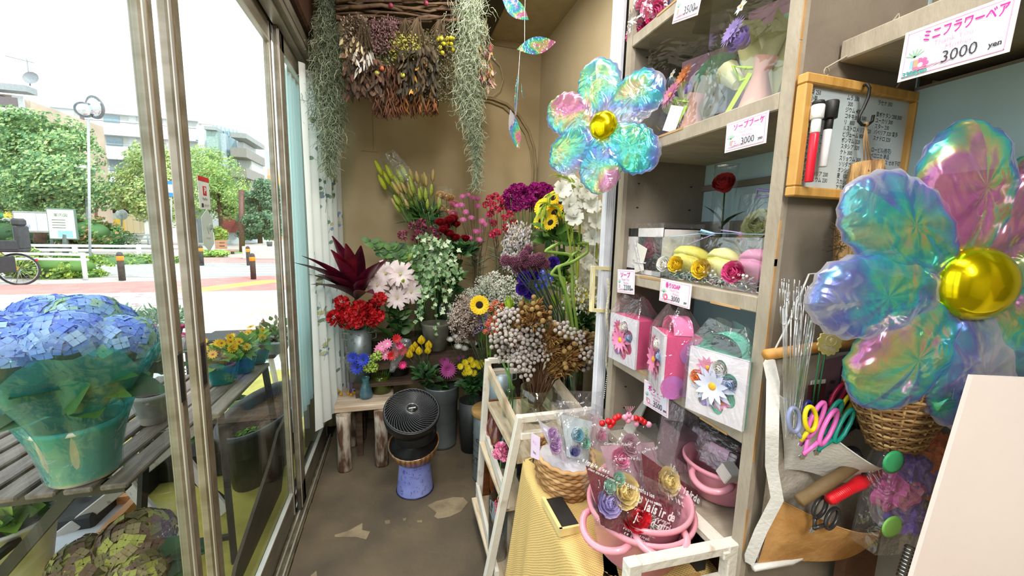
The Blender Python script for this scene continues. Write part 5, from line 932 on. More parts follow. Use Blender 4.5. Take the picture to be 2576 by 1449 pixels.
b = mb(mat('e3202c', 'd01522', r=.35)); b.tube([(0, 0, 0), c*.4, c*.6, c], [.0075, .0085, .0105, .0085], 12); [b.tube([c*(.04+.03*k), c*(.055+.03*k)], .0088, 12) for k in range(11)]; b.obj('grip', t); mb(mat('d9d9dc', r=.25, met=1)).bar(c*.62+V((0, -.011, 0)), c*.8+V((0, -.011, 0)), .002, .001).bar(c*.7+V((.004, .0, -.011)), c*.95+V((.006, 0, -.011)), .002, .001).obj('clip', t)
scissors('black handled scissors in front of the red cutter in the lower pocket', (2078, 1290), yb-.050, mat('3a3838', r=.3, met=.3), mat('3a3838', r=.3, met=.3), .75, (.013, .018))
# basket behind, bag of tissue, white board at the right
WK = [mat('a8814f', '7f5c33', r=.7), mat('8a6238', '6a4826', r=.7), mat('c6a26c', r=.7)]
c0 = V((.80, .462, 1.0)); t = thing('wicker_basket', 'dark rustic wicker basket partly hidden below the big balloon', 'basket', (c0.x-.03, c0.y-.06, c0.z-.07)); b = MB()
for k in range(20):
    z = .105-.0055*k; R = .095*(1-.028*k); b.use(WK[k % 3]); b.tube([(R*cos(a)*1.1, R*sin(a)*.6, z+.002*sin(a*9+k*2)) for a in [2*pi*j/40 for j in range(40)]], .0028, 5, closed=True)
for k in range(30): a = 2*pi*k/30; b.use(WK[(k+1) % 3]); b.tube([(.045*cos(a)*1.1, .045*sin(a)*.6, 0), (.098*cos(a)*1.1, .098*sin(a)*.6, .11)], .002, 4)
b.obj('weave', t)
cb = P(2275, 1235, 'y', .40); t = thing('tissue_bag', 'clear bag of crumpled coloured tissue paper and green petals beside the white board', 'bag', cb)
def crumple(m, px, R, nm, seed, sx=1, sz=1):
    q = P(px[0], px[1], 'y', .40)-cb; b = mb(m); b.ball((0, 0, 0), R, 26, 18); b.v = [V((v.x*sx, v.y*.6, v.z*sz))*(1+.55*N_.noise(v*70+V((seed, 0, 0)))+.3*N_.noise(v*190)) for v in b.v]; b.sm = [False]*len(b.f); b.obj(nm, t).location = q
TP = lambda a, c: mat(a, c, r=.7, trl=.2)
crumple(TP('f08038', 'e06a26'), (2345, 1165), .036, 'tissue_ball', 3, 1, 1.3); crumple(TP('e070b4', 'd25ea4'), (2255, 1232), .034, 'tissue_ball', 9, 1.2, .9); crumple(TP('8a66d8', '7652c4'), (2280, 1290), .032, 'tissue_ball', 14, 1.1, 1); crumple(TP('7a5cb4', '6a4ca4'), (2300, 1195), .032, 'tissue_ball', 31, 1.2, 1.2)
for px, m, s_ in (((2245, 1162), mat('3fae70', '36a064', r=.5), 1), ((2242, 1325), mat('9be070', '8ed262', r=.5), 1)):
    b = mb(m); q = P(px[0], px[1], 'y', .375)-cb; b.at(frame(q, (1, 0, -.3), (.3, 0, 1))).lathe([(0, .002), (.016, .0015), (.022, 0), (0, -.001)], 20, sx=1.15, sy=.85, wob=lambda a, i: 1+.12*cos(a)); b.obj('felt_petal', t)
b = mb(mat('e8e2ea', r=.6, trl=.3)); b.at(frame((0, .02, 0), (1, 0, 0), (0, 0, 1))).lathe([(0, 0), (.06, 0), (.062, .001)], 20, sx=.85, sy=1.25); b.use(mat('3f9ed0')).bar((.0, .055, .003), (.05, .062, .003), .012, .001); b.use(mat('d79ad8')).bar((-.02, .06, .004), (.05, .045, .004), .009, .001); b.obj('paper_strips', t)
mb(FILM2).grid(lambda u, v: V(((.072*min(1, (1.12-v)*2.2)+.01)*max(-1, min(1, 1.3*cos(2*pi*u)))+.02*v, .03*min(1, (1.1-v)*2)*sin(2*pi*u), -.085+.24*v)), 28, 14).obj('clear_bag', t)
t = thing('flat_panel', 'large pale board with pinkish sheen standing at the lower right corner', 'board', (.9, .3, .7))
TLp, BLp = P(2448, 945, 'y', .30), P(2290, 1470, 'y', .30); _e = V((cos(-.35), sin(-.35), 0)); TRp = TLp+_e*.25; BRp = BLp+_e*.28; b = mb(mat('ece2dd', 'e6d8d0', r=.35, ns=3, coat=.2, bump=.03, bs=120)); q4 = [p-V((.9, .3, .7)) for p in (TLp, TRp, BRp, BLp)]; nrm = (q4[1]-q4[0]).cross(q4[3]-q4[0]).normalized()*.006
if nrm.y < 0: nrm = -nrm
b.add(q4+[p+nrm for p in q4], [(0, 1, 2, 3), (7, 6, 5, 4), (0, 4, 5, 1), (0, 3, 7, 4), (3, 2, 6, 7)], False); b.obj('board', t)
# purple note above the panel
b = mb(mat('c3a6e0', 'b898d6', r=.6)); M = frame(P(2418, 990, 'y', .33), (1, 0, -.05), (0, 0, 1)); b.at(M).box((0, 0, 0), (.035, .016, .0008)); b.use(INK).text('・未開', .009, T(0, 0, .0006), 'CENTER', 1, 0, .0003); tag(b.obj('paper_note'), 'lilac handwritten note under the big balloon', 'note')
# lower clutter under the organiser: brown board, spring clips
b = mb(mat('6a4630', '553622', r=.8, ns=20, bump=.3)); b.span((.80, .46, .30), (.95, .478, .70)); tag(b.obj('brown_board'), 'brown board standing below the tissue bag', 'board')
b = mb(mat('a8adb0', r=.25, met=1)); q = P(2280, 1415, 'y', .36); [b.tube([q+V((.006*cos(a)+.001*k, .006*sin(a), .006*k)) for a in [j*.6 for j in range(11)]], .0018, 5) for k in range(-4, 5)]; tag(b.obj('metal_clip'), 'shiny coiled metal clip at the bottom edge beside the pale board', 'clip')

# ---- holographic flower balloons
def balloon(name, label, cat, C, X, Y, R, angs, petR, seed, cols=None, pz=.32, wf=.98, extra=None, squash=1):
    """X, Y: in-plane axes; petals are puffy lobes"""
    t = thing(name, label, cat, C); X = V(X).normalized(); Z = X.cross(V(Y)).normalized(); Y = Z.cross(X); B = Matrix((X, Y, Z)).transposed().to_4x4()
    for k, a in enumerate(angs):
        a = rad(a); m = iridescent('film_%s_%d' % (seed, k), .52, seed+k*3.1, 3.2/R*.16, .5); b = mb(m); L_, W2 = petR*1.15, petR*wf*(1.0)
        M = B @ Matrix.Rotation(a, 4, 'Z') @ Matrix.Translation((R*.85, 0, 0)); nu, nv = 40, 22
        def f(u, v):
            th = 2*pi*u; ph = pi*v; pr = sin(ph); x = cos(th)*pr; y_ = sin(th)*pr; zz = cos(ph); rim = abs(pr)**6
            wr = 1+.045*rim*sin(th*19)+.02*sin(th*7+seed); e = .93+.07*cos(th)
            z_ = (1 if zz >= 0 else -1)*abs(zz)**.75*pz*petR*(1+.13*sin(th*9+3*pr)*pr); return M @ V((x*L_*wr, y_*W2*e*wr, z_))
        b.grid(f, nu, nv); b.obj('petal', t)
    b = mb(mat('e6d90a', 'cdbd00', r=.16, met=.85, ns=5)); rc = R*.34
    def g(u, v):
        th = 2*pi*u; ph = pi*v; w_ = 1+.02*sin(th*16)*sin(ph)**4; return B @ V((cos(th)*sin(ph)*rc*w_, sin(th)*sin(ph)*rc*w_, cos(ph)*rc*.72+R*.05))
    b.grid(g, 32, 14); b.obj('center', t); return t
Cb = P(2430, 712, 'y', .345); balloon('flower_balloon', 'huge holographic flower balloon with yellow centre near the right edge', 'balloon', Cb, (1, -.30, 0), (0.08, 0, 1), .150, (9, 54, 99, 144, 189, 234, 279, 324), .078, 1.3, wf=.84)
Cs = P(1520, 318, 'y', .90); t = balloon('flower_balloon', 'smaller holographic flower balloon with yellow centre above the white flowers', 'balloon', Cs, (.72, -.70, 0), (0, 0, 1), .104, (38, 100, 158, 214, 268, 322), .063, 8.7, wf=.92)
mb(clear('f4f4f8', .2, .7, .1)).tube([(0, .01, 0), (.02, .05, -.2), (.04, .1, -.45)], .002, 6).obj('stick', t)
# ================================================================ BACK CORNER: CURTAIN, FLOWERS, STOOL, FAN
CURT = mat('f8f7f3', 'efeeea', r=.85, trl=.35, ns=5)
def curtain():
    a, c = V((-.415, 2.06, 0)), V((-.315, 2.56, 0)); m = (c-a); nn = V((m.y, -m.x, 0)).normalized(); b = mb(CURT); zt, zb = 1.99, .245
    def f(u, v):
        w = .022*sin(u*2*pi*5.5+.5*sin(v*3))*(.5+.5*v)+.008*sin(u*31); p = a.lerp(c, u)+nn*(w+.02*v*sin(pi*u)); return V((p.x, p.y, zt+(zb-zt)*v+.012*sin(u*2*pi*5.5)*v))
    b.grid(f, 90, 16); t = thing('curtain', 'white floral curtain with blue green sprigs gathered in the back left corner', 'curtain', (0, 0, 0))
    cols = [mat('8fb5b0', r=.8), mat('7fa08a', r=.8), mat('8ea3cc', r=.8), mat('c9cf9a', r=.8)]; random.seed(21)
    for k in range(46):
        u, v = U(.08, .97), U(.05, .97); s = U(.02, .04); p = lambda du, dv: (lambda q: q+nn*.0025+V((0, 0, 0)))(f(min(.999, max(0, u+du)), min(.999, max(0, v+dv))))
        b.use(cols[1]).tube([p(0, -s), p(.01, 0), p(-.01, s*.8)], .0009, 4)
        for j in range(5):
            b.use(cols[(k+j) % 4]); du, dv = U(-.06, .06), U(-.02, .02); q = [p(du+.022*cos(x), dv+.006*sin(x)) for x in [0, 1, 2, 3.1, 4.2, 5.2]]; b.add(q, [tuple(range(6))], False)
    b.obj('drape', t)
    b = mb(clear('dcf4f4', .03, .2, .3, 0, 20, .5, 'def2f2')); b.grid(lambda u, v: V((-.50+.012*sin(u*40), 2.0+.5*u, 2.0-1.72*v)), 60, 4); tag(b.obj('sheer_curtain'), 'sheer teal curtain hanging outside the narrow fixed pane', 'curtain')
curtain()
random.seed(33)
# conduit arch on the back wall and thin cable
b = mb(mat('a18d68', '937f5c', r=.7)); arc = [P(u, v, 'y', 2.655) for u, v in ((1150, 243), (1200, 244), (1240, 248), (1275, 262), (1305, 290), (1330, 330), (1343, 370), (1348, 420))]; arc += [V((arc[-1].x, 2.655, z)) for z in (1.6, 1.2, .6, .02)]; b.tube(arc, .009, 8); b.tube([p+V((-.022, 0, -.02)) for p in arc], .007, 8); struct('trim_6', b)
b = mb(mat('d3c29a')); b.tube([P(u, v, 'y', 2.64) for u, v in ((1235, 140), (1258, 165), (1266, 200), (1258, 228), (1238, 243), (1218, 238))], .003, 5); tag(b.obj('loose_cable'), 'thin beige cable loop on the back wall beside the hanging moss', 'cable')
# mobile
HOLO = iridescent('holo_card', .06, 4., 9, .55)
def mobile():
    y = 1.9; top = P(1322, -60, 'y', y); t = thing('hanging_mobile', 'holographic leaf mobile hanging on a white thread from the ceiling', 'mobile', top); b = mb(mat('f1f0ee')); b.tube([(0, 0, 0)]+[P(u, v, 'y', y)-top for u, v in ((1320, 50), (1320, 105), (1308, 130), (1305, 180), (1298, 290))], .0012, 5); b.tube([(0, 0, 0), (0, 0, 2.5-top.z)], .0012, 5) if top.z < 2.5 else None; b.obj('thread', t)
    for (a, c, w, tilt) in (((1262, -8), (1330, 50), 22, .2), ((1300, 124), (1399, 105), 20, .1), ((1305, 178), (1296, 292), 9, .8), ((1312, 210), (1316, 248), 5, .9), ((1284, 275), (1306, 380), 17, .3)):
        A, Cc = P(a[0], a[1], 'y', y)-top, P(c[0], c[1], 'y', y)-top; d = Cc-A; l = d.length; X = d.normalized(); Yv = X.cross(V((sin(tilt), -cos(tilt), 0))).normalized(); W2 = w*y/F_*.98; M = frame(A+d/2, X, Yv)
        ol = [(l/2*(-1+2*k/12), W2*sin(pi*k/12)) for k in range(13)]+[(l/2*(1-2*k/12), -W2*sin(pi*k/12)) for k in range(1, 12)]; mb(HOLO).at(M).prism(ol, .0012).obj('leaf', t)
mobile()
# Spanish moss
def moss(label, px, y, n, mats, seed):
    """px rows: (u centre, v, half width in px)"""
    random.seed(seed); top = P(px[0][0], px[0][1], 'y', y); t = thing('spanish_moss', label, 'hanging plant', top); b = MB(); tot = [r[1] for r in px]
    for _ in range(n):
        k = U(0, len(px)-1.01); i = int(k); f_ = k-i; u = px[i][0]*(1-f_)+px[i+1][0]*f_; v = px[i][1]*(1-f_)+px[i+1][1]*f_; w = px[i][2]*(1-f_)+px[i+1][2]*f_
        if random.random() > w/40+.12: continue
        p = P(u+random.gauss(0, .55)*w, v, 'y', y)-top; p.y += random.gauss(0, .4)*w*y/F_; d = V((U(-1, 1), U(-1, 1), -1.2)).normalized(); pts = [p]; 
        for s_ in range(5): d = (d+rv(.75)+V((0, 0, -.12))).normalized(); pts.append(pts[-1]+d*.012)
        b.use(random.choice(mats)).tube(pts, [.0013, .0013, .0012, .0011, .001, .0005], 3, False)
    for _ in range(14): b.use(mats[0]).tube([P(px[0][0]+U(-8, 8), px[0][1]-5, 'y', y)-top]+[P(r[0]+random.gauss(0, .4)*r[2], r[1], 'y', y)-top+rv(.01) for r in px[1:]], .0011, 3, False)
    b.obj('strands', t)
MO = [mat('8d9a7c', '7d8b6d', r=.9, trl=.15), mat('a9b396', '99a386', r=.9, trl=.15), mat('6d7a5e', r=.9), mat('b9c2aa', r=.9)]
moss('grey green spanish moss hanging at the left beside the header', [(820, -20, 16), (822, 40, 24), (826, 100, 36), (824, 170, 40), (826, 230, 38), (832, 290, 34), (832, 340, 24), (828, 390, 14), (826, 430, 6)], 2.1, 4200, MO, 5)
moss('pale green spanish moss with a long thin tail right of the dried flowers', [(1185, -20, 34), (1182, 60, 36), (1182, 130, 38), (1180, 200, 38), (1182, 260, 28), (1190, 310, 22), (1196, 350, 12), (1200, 400, 6), (1197, 470, 5)], 2.0, 4300, [MO[1], MO[3], MO[0]], 6)
random.seed(44)
# dried flower rack
y = 2.05; t = thing('vine_rack', 'dark twisted vine rack with the dried bunches hanging under it', 'rack', P(1050, 20, 'y', y)); o = t.location.copy(); b = MB(); VN = [mat('5a4332', '3d2c20', r=.9, bump=.5), mat('6f573f', '4b3828', r=.9, bump=.5)]
for k in range(26):
    v0 = U(-20, 52); b.use(VN[k % 2]).tube([P(u, v0+U(-9, 9)+(u-850)*.012, 'y', y+U(-.05, .05))-o for u in (845, 900, 960, 1020, 1080, 1130, 1175)], U(.004, .009), 6)
b.use(VN[0]).tube([P(1125, 0, 'y', y)-o, P(1140, 40, 'y', y-.02)-o, P(1118, 90, 'y', y-.03)-o], .010, 7); b.obj('vines', t); [mb(mat('8e2f4a', r=.6)).ball(P(u, v, 'y', y-.06)-o, .011, 8, 6).obj('dried_berry', t) for u, v in ((983, 14), (1072, 8))]
for u in (880, 1150): b = mb(METB); q = P(u, 0, 'y', y)-o; b.tube([q, (q.x, q.y, 2.46-o.z)], .002, 5); b.obj('hanging_wire', t)
def dried(label, u0, u1, v0, v1, cols, kind, n, name='dried_bunch'):
    """bunch hanging head down between pixel columns u0..u1, heads between v0 and v1"""
    y_ = y-.05+U(-.03, .03); top = P((u0+u1)/2, 45, 'y', y_); t = thing(name, label, 'dried flowers', top); sb = mb(mat('5b4a34', '44361f', r=.9)); hb = MB(); ms = [mat(c, None, r=.85, trl=.15) for c in cols]
    for _ in range(n):
        p = P(U(u0, u1), v0+(v1-v0)*U(0, 1), 'y', y_+U(-.05, .05))-top; 
        if _ % 6 == 0: sb.tube([(0, 0, 0), p*.5+rv(.01), p], .0014, 4)
        hb.use(random.choice(ms))
        if kind == 'fluff':
            for _k in range(5): q = p+rv(.014); d = rv(1).normalized(); s_ = d.orthogonal().normalized(); hb.add([q, q+d*.008+s_*.004, q+d*.011, q+d*.008-s_*.004], [(0, 1, 2, 3)], False)
        elif kind == 'leaf': leafblade(hb, p, V((U(-.6, .6), U(-.6, .6), -1)), U(.03, .055), U(.008, .016), V((0, 1, 0)))
        elif kind == 'spike': hb.tube([p, p+V((U(-.01, .01), U(-.01, .01), -.025)), p+V((U(-.02, .02), U(-.02, .02), -.05))], [.003, .004, .001], 4)
        elif kind == 'ball': hb.ball(p, U(.008, .011), 9, 6)
    sb.obj('stems', t); hb.obj('heads', t)
dried('grey brown dried limonium bunch right beside the left moss', 865, 925, 45, 130, ['9a8573', 'b39c8c', '7a6656'], 'fluff', 420); dried('dusty mauve dried flower bunch at the upper middle', 935, 1000, 50, 130, ['8a6468', 'a07a78', '6d4c50'], 'fluff', 420)
dried('cream petalled dried bunch under the limonium', 858, 915, 90, 165, ['e0cfa6', 'c2ae86', '8a7456'], 'leaf', 60); dried('yellow green dried solidago bunch in the centre', 985, 1055, 88, 140, ['b5b04a', '98943a', 'c9c46a'], 'fluff', 360)
dried('dark leafy dried bunch hanging lowest at the left', 868, 960, 130, 235, ['4b3a2c', '5f4736', '3d3024', '6d4a3c'], 'leaf', 330); dried('green and white dried statice bunch', 920, 985, 112, 165, ['7b8a3a', 'd9d4cc', '4a5230', 'a3ae54'], 'fluff', 260)
dried('brown dried bunch with rusty tips at the bottom middle', 940, 1010, 160, 275, ['6b4230', '7d5038', '4d3324'], 'spike', 260); dried('golden dried leaves glowing at the centre', 1035, 1080, 130, 235, ['d69a3a', 'e0b054', 'b87a24'], 'leaf', 26)
dried('dark brown dried leaves behind the golden ones', 1000, 1100, 110, 240, ['3d3322', '2f2a1c', '54432c'], 'leaf', 330); dried('yellow ball shaped craspedia bunch beside the right moss', 1098, 1140, 92, 135, ['c9bd2a', 'b3a61e', 'd9cc4a'], 'ball', 26)
dried('russet dried fringe along the bottom of the row', 985, 1100, 225, 270, ['7d4a28', '96602f', '5c3820'], 'spike', 260); dried('grey green dried bunch just left of the right moss', 1070, 1145, 80, 255, ['6f6c4a', '8a8560', '5a5338'], 'fluff', 480)
dried('reddish dried bunch peeking out right of the moss', 1205, 1238, 105, 215, ['a8757a', '7d3a34', 'c9a088', '9a7a3a'], 'leaf', 90); dried('white and black dried pods near the left', 885, 935, 125, 170, ['e3dfd8', '2a2422', 'c8c0b4'], 'leaf', 50)
for (u, v, c, n_) in ((960, 172, 'c8643a', 'orange dried thistle ball low in the dried bunches'), (948, 184, 'a9a83a', 'small yellow dried ball beside the orange thistle'), (1013, 189, 'c3c24a', 'small pale yellow dried ball in front of dark leaves')): tag((lambda o_: o_)(mb(mat(c, r=.8, bump=.5)).ball(P(u, v, 'y', y-.11), .010, 10, 7).obj('dried_ball')), n_, 'dried flowers')

# ---- wooden tiers carrying the flowers
WDK = mat('5a4636', '3d2f24', r=.8, ns=6, sc=(1, 8, 8), bump=.3); t = thing('tiered_stand', 'dark wooden tiered stand hidden under the buckets of flowers', 'stand', (.25, 2.4, 0))
for (x0, x1, y0, y1, z) in ((-.50, .30, .02, .24, .60), (-.50, .30, -.20, .02, .42), (.34, .64, -.70, .24, .62)): mb(WDK).span((x0, y0, z-.02), (x1, y1, z)).obj('tier_board', t); [mb(WDK).bar((x, yy, z-.02), (x, yy, 0), .03, .03, (0, 1, 0)).obj('leg', t) for x in (x0+.03, x1-.03) for yy in (y0+.02, y1-.02)]
mb(WDK).span((-.5, -.205, .50), (.3, -.19, .585)).obj('front_board', t)
STG = mat('5d8a3e', '4a7330', r=.5); STD = mat('3d5a34', '2f4828', r=.5); STB = mat('6a5240', '54402f', r=.8); ZINC = mat('8f999b', '7a8487', r=.4, met=.55, ns=8); ZINCL = mat('aebfc8', '9aabb5', r=.4, met=.4, ns=8); VG = clear('e9f2ee', .06, .5, .03)
def stemfl(name, label, group, base, head, hm, hs, smat, d=None, leaves=None, r=.0018, cat='cut flower', bow=.02, hname='flower_head', spin=None):
    t = thing(name, label, cat, base, group); h = V(head)-V(base); m = V((h.x*.35, h.y*.35, h.z*.6))+rv(bow)*.3; d = V(d) if d else (h-m)
    mb(smat).tube([(0, 0, 0), m*.5, m, m.lerp(h, .6), h], r, 5).obj('stem', t)
    part(hm, hname, t, h, toq(d, U(0, 6) if spin is None else spin), hs)
    if leaves: part(leaves, 'leaves', t, m, toq((m+V((0, 0, .01))).normalized(), U(0, 6)), U(.8, 1.2))
    return t
def mlist(fn, n): return [fn().mesh('flower_head') for _ in range(n)]
def leafset(n, L_, W_3, ms, spread=.1):
    b = MB()
    for k in range(n): a = k*2.4; b.use(random.choice(ms)); leafblade(b, (0, 0, -spread+2*spread*k/n), (cos(a), sin(a), .7), L_*U(.7, 1.1), W_3, V((U(-1, 1), U(-1, 1), .7)).normalized())
    return b.mesh('leaves')
LF_carn = leafset(6, .07, .006, [mat('7f9a7a', '6a8566', r=.6)], .08); LF_big = leafset(6, .08, .045, GL, .06); LF_med = leafset(7, .05, .025, GL, .06); LF_lime = leafset(6, .07, .04, GLL+GL, .06)
def bunch(name, label, base, heads, hms, hs, smat, leaves=None, y=2.2, jy=.05, tilt=.8, r=.0018, jb=.02, cat='cut flower', hname='flower_head', faced=None, group=None):
    for (u, v) in heads:
        h = P(u, v, 'y', y+U(-jy, jy)); bs = V(base)+V((U(-jb, jb), U(-jb, jb), 0)); out = (h-V(base)); out.z = 0; d = faced or (out*tilt*3+V((U(-.2, .2), -.75+U(-.2, .2), .7)))
        stemfl(name, label, group or (label[:40]+' group'), bs, h, random.choice(hms), hs*U(.88, 1.12), smat, d, leaves, r, cat, hname=hname)
def vessel(name, label, c, prof, m, cat='vase', seg=28, water=None, handle=None):
    t = thing(name, label, cat, c); pr = [(0, 0)]+prof+[(max(.001, prof[-1][0]-.003), prof[-1][1])]+[(max(.001, r_-.004), z) for r_, z in prof[::-1]]+[(0, .004)]
    mb(m).lathe(pr, seg).obj('body', t)
    if water: mb(clear('d9e6cf', .06, .4, .03)).lathe([(0, .006)]+[(max(.001, r_-.006), max(.006, z)) for r_, z in prof if z < water]+[(0, water-.002)], seg).obj('water', t)
    if handle:
        r_, z = prof[-1]; b = mb(m); [b.tube([(s*r_, 0, z*.95), (s*(r_+.02), 0, z*.93), (s*(r_+.02), 0, z*.8), (s*r_*.96, 0, z*.77)], .003, 6) for s in (-1, 1)]; b.obj('handle', t)
    return t
def cylp(r, h, r0=None): r0 = r0 or r; return [(r0, 0), (r0+(r-r0)*.5, h*.5), (r, h)]
# red carnations in zinc jug
REDC = [mat('c8141e', 'a80c16', r=.6, trl=.15), mat('de1e28', 'c8141e', r=.6, trl=.15)]; hm = mlist(lambda: carn(1, REDC[0], REDC), 2)
c = P(906, 905, 'y', 2.28); ZJ = V((c.x, 2.28, .42)); vessel('zinc_bucket', 'grey zinc bucket with handles holding the red carnations', ZJ, cylp(.068, .30, .055), ZINC, 'bucket', handle=1)
bunch('red_carnation', 'bright red carnation in the zinc bucket behind the stool', ZJ+V((0, 0, .05)), [(860, 762), (845, 800), (870, 810), (884, 792), (903, 775), (915, 798), (897, 806), (938, 772), (947, 795), (955, 752), (925, 780), (868, 792), (936, 806)], hm, .044, STG, LF_carn, 2.22, .05, jb=.03)
# cordyline leaves
def cordy():
    base = P(890, 800, 'y', 2.36); base.z = .62; MS = [mat('7a1c42', '4a1228', r=.35, ns=14), mat('962048', '5e1430', r=.35, ns=14), mat('561832', '3a1022', r=.35), mat('a01c3c', '6d122c', r=.4)]
    t = thing('cordyline', 'dark burgundy cordyline foliage with long pointed leaves by the curtain', 'foliage', base); mb(STD).tube([(0, 0, 0), (0, -.02, .14), P(895, 745, 'y', 2.32)-base], .006, 7).obj('stem', t)
    o_ = P(898, 755, 'y', 2.32)-base; tips = [(768, 662), (785, 645), (800, 715), (852, 598), (845, 630), (905, 620), (945, 660), (965, 650), (875, 615), (815, 690), (925, 700), (795, 690), (935, 740), (855, 650)]
    for k, (u, v) in enumerate(tips): e = P(u, v, 'y', 1.97+.04*(k % 4))-base; d = e-o_; leafblade(mb(MS[3] if k in (4, 8) else MS[k % 3]), o_, d+V((0, 0, d.length*.25)), d.length*1.1, .078, cup=.5, droop=.25, n=8).obj('leaf', t)
cordy(); vessel('glass_vase', 'clear vase of the burgundy cordyline behind the red carnations', (P(890, 800, 'y', 2.36).x, 2.36, .60), cylp(.05, .16), VG)
# pale pink lilies with leaves and buds
LILP = [mat('f6e8ea', 'eecdd6', r=.55, trl=.25, ns=30), mat('f9f1ef', 'f0dfe2', r=.55, trl=.25, ns=30)]
def lily():
    b = MB()
    for l in range(2):
        for k in range(6): b.use(LILP[l]).petal(k*pi/3+l*.5+U(-.1, .1), 1.12-.2*l, .36, .95, -.55+.3*l, .05, 0, .15, .85, .02, 6, 2)
    b.use(mat('d8dc8a', r=.6)).ball((0, 0, .12), .09, 8, 6, 1.5)
    for k in range(5): b.use(mat('c8b45a')).tube([(0, 0, .05), (.12*cos(k*1.3), .12*sin(k*1.3), .4)], .012, 4)
    return b
hml = mlist(lily, 3); LB = V((P(1000, 800, 'y', 2.34).x, 2.34, .46)); vessel('flower_bucket', 'dark bucket in the shadow below the pale pink lilies', (LB.x, LB.y, .42), cylp(.075, .20, .06), mat('33332f', r=.5), 'bucket')
bunch('double_lily', 'pale pink double lily facing forward beside the ivy', LB, [(972, 688), (950, 718), (1008, 690), (1000, 750), (1035, 735), (1020, 705)], hml, .066, STD, LF_big, 2.2, .05, .3, r=.003, faced=(-.15, -1, .15), group='double lilies')
def budm(m):
    b = mb(m); b.lathe([(0, 0), (.10, .05), (.16, .35), (.15, .65), (.08, .92), (0, 1)], 9, wob=lambda a, i: 1+.08*cos(3*a)); return b
BUDG = mat('a7b84a', '8a9c3a', r=.5, ns=3, sc=(1, 1, 3)); BUDP = mat('c9a07a', 'a3a04e', r=.5, ns=3); bud = [budm(BUDG).mesh('flower_head'), budm(BUDG).mesh('flower_head'), budm(BUDP).mesh('flower_head')]
bunch('lily_bud', 'closed green lily bud between the pale pink lilies', LB, [(1028, 655), (1012, 716)], bud[:1], .075, STD, None, 2.2, .03, group='lily buds among the open lilies')
b = MB(); [leafblade(b.use(GL[k % 3]), LB+V((U(-.02, .02), 0, .12)), P(u, v, 'y', 2.16)-LB-V((0, 0, .12)), .27, .05) for k, (u, v) in enumerate(((820, 778), (880, 740), (1010, 800), (1030, 810), (960, 770), (990, 790), (925, 740)))]; tag(b.obj('lily_leaves'), 'long dark green leaves fanning out under the pale lilies', 'foliage')
# tall bouquet of lily buds in film, leaning left
TB = V((P(1110, 640, 'y', 2.55).x, 2.52, .66)); heads = []
random.seed(12)
for k in range(44): heads.append((1000+random.random()*104, 466+random.random()*75-(10 if k % 3 else 0)))
for (u, v) in heads: bunch('budded_lily', 'green lily stem with closed buds in the tall film wrapped bouquet', TB, [(u, v)], bud, .074, STG, LF_med if random.random() < .5 else None, 2.42, .05, .25, group='lily stems in the tall bouquet', faced=((u-1080)*.008, -.35, 1))
bunch('budded_lily', 'yellow green blurred lily stem at the left of the tall bouquet', TB, [(962+k*9, 440+(k*37) % 50) for k in range(8)], [budm(mat('cfd02e', 'a8bc2a', r=.5)).mesh('flower_head')], .09, STG, LF_med, 2.5, .03, group='yellow lily stems at the bouquet edge', faced=(-.5, -.1, 1))
A0 = P(1120, 640, 'y', 2.52)
b = mb(clear('f2f6ee', .06, .5, .1, .8, 14, .05)); L0, L1, R0, R1 = P(945, 405, 'y', 2.5), P(1085, 615, 'y', 2.5), P(1110, 520, 'y', 2.5), P(1160, 615, 'y', 2.5); tp = P(990, 385, 'y', 2.56)
b.grid(lambda u, v: (L0.lerp(tp, min(1, u*2)) if u < .5 else tp.lerp(R0, u*2-1)).lerp(L1.lerp(R1, u), v)+V((0, -.12*sin(pi*u)*(1-.6*v)+.006*sin(17*u+9*v), 0)), 20, 10); tag(b.obj('film_sleeve'), 'clear film sleeve around the tall lily bud bouquet', 'film sleeve')
vessel('glass_vase', 'tall clear vase holding the lily bud bouquet at the back', (TB.x, TB.y, .62), cylp(.06, .26), VG)
b = MB(); foliage(b, P(1070, 560, 'y', 2.45), (.10, .06, .12), 120, .09, .02, GL, .6); tag(b.obj('lily_foliage'), 'dense dark leaves inside the film sleeve below the buds', 'foliage')
# cream and pink roses in film behind
hr = lambda m: [rosehead(MB(), 1, m).mesh('flower_head') for _ in range(2)]
CRM = mat('f0cf96', 'e3bb7e', r=.6, trl=.2); PKL2 = mat('f0a0b0', 'e48a9e', r=.6, trl=.2); PB = V((P(1150, 640, 'y', 2.5).x, 2.48, .64))
bunch('cream_rose', 'pale apricot rose wrapped in film left of the pink sweet williams', PB, [(1108, 492), (1122, 498), (1132, 500), (1112, 528), (1128, 532)], hr(CRM), .026, STG, None, 2.42, .02, .2, faced=(-.1, -.7, .8)); bunch('pink_rose', 'soft pink rose beside the apricot ones', PB, [(1142, 516), (1140, 540)], hr(PKL2), .025, STG, None, 2.40, .02, .2, faced=(-.1, -.7, .8))
b = mb(clear('faf9f6', .03, .35, .08, .5, 20, .01)); pc = P(1125, 510, 'y', 2.42); b.grid(lambda u, v: pc+V(((.03+.05*(1-v)+.004*sin(25*u))*cos(2*pi*u), (.03+.04*(1-v))*sin(2*pi*u), .09-.26*v)), 24, 6); tag(b.obj('film_sleeve'), 'clear film sleeve around the apricot and pink roses', 'film sleeve')
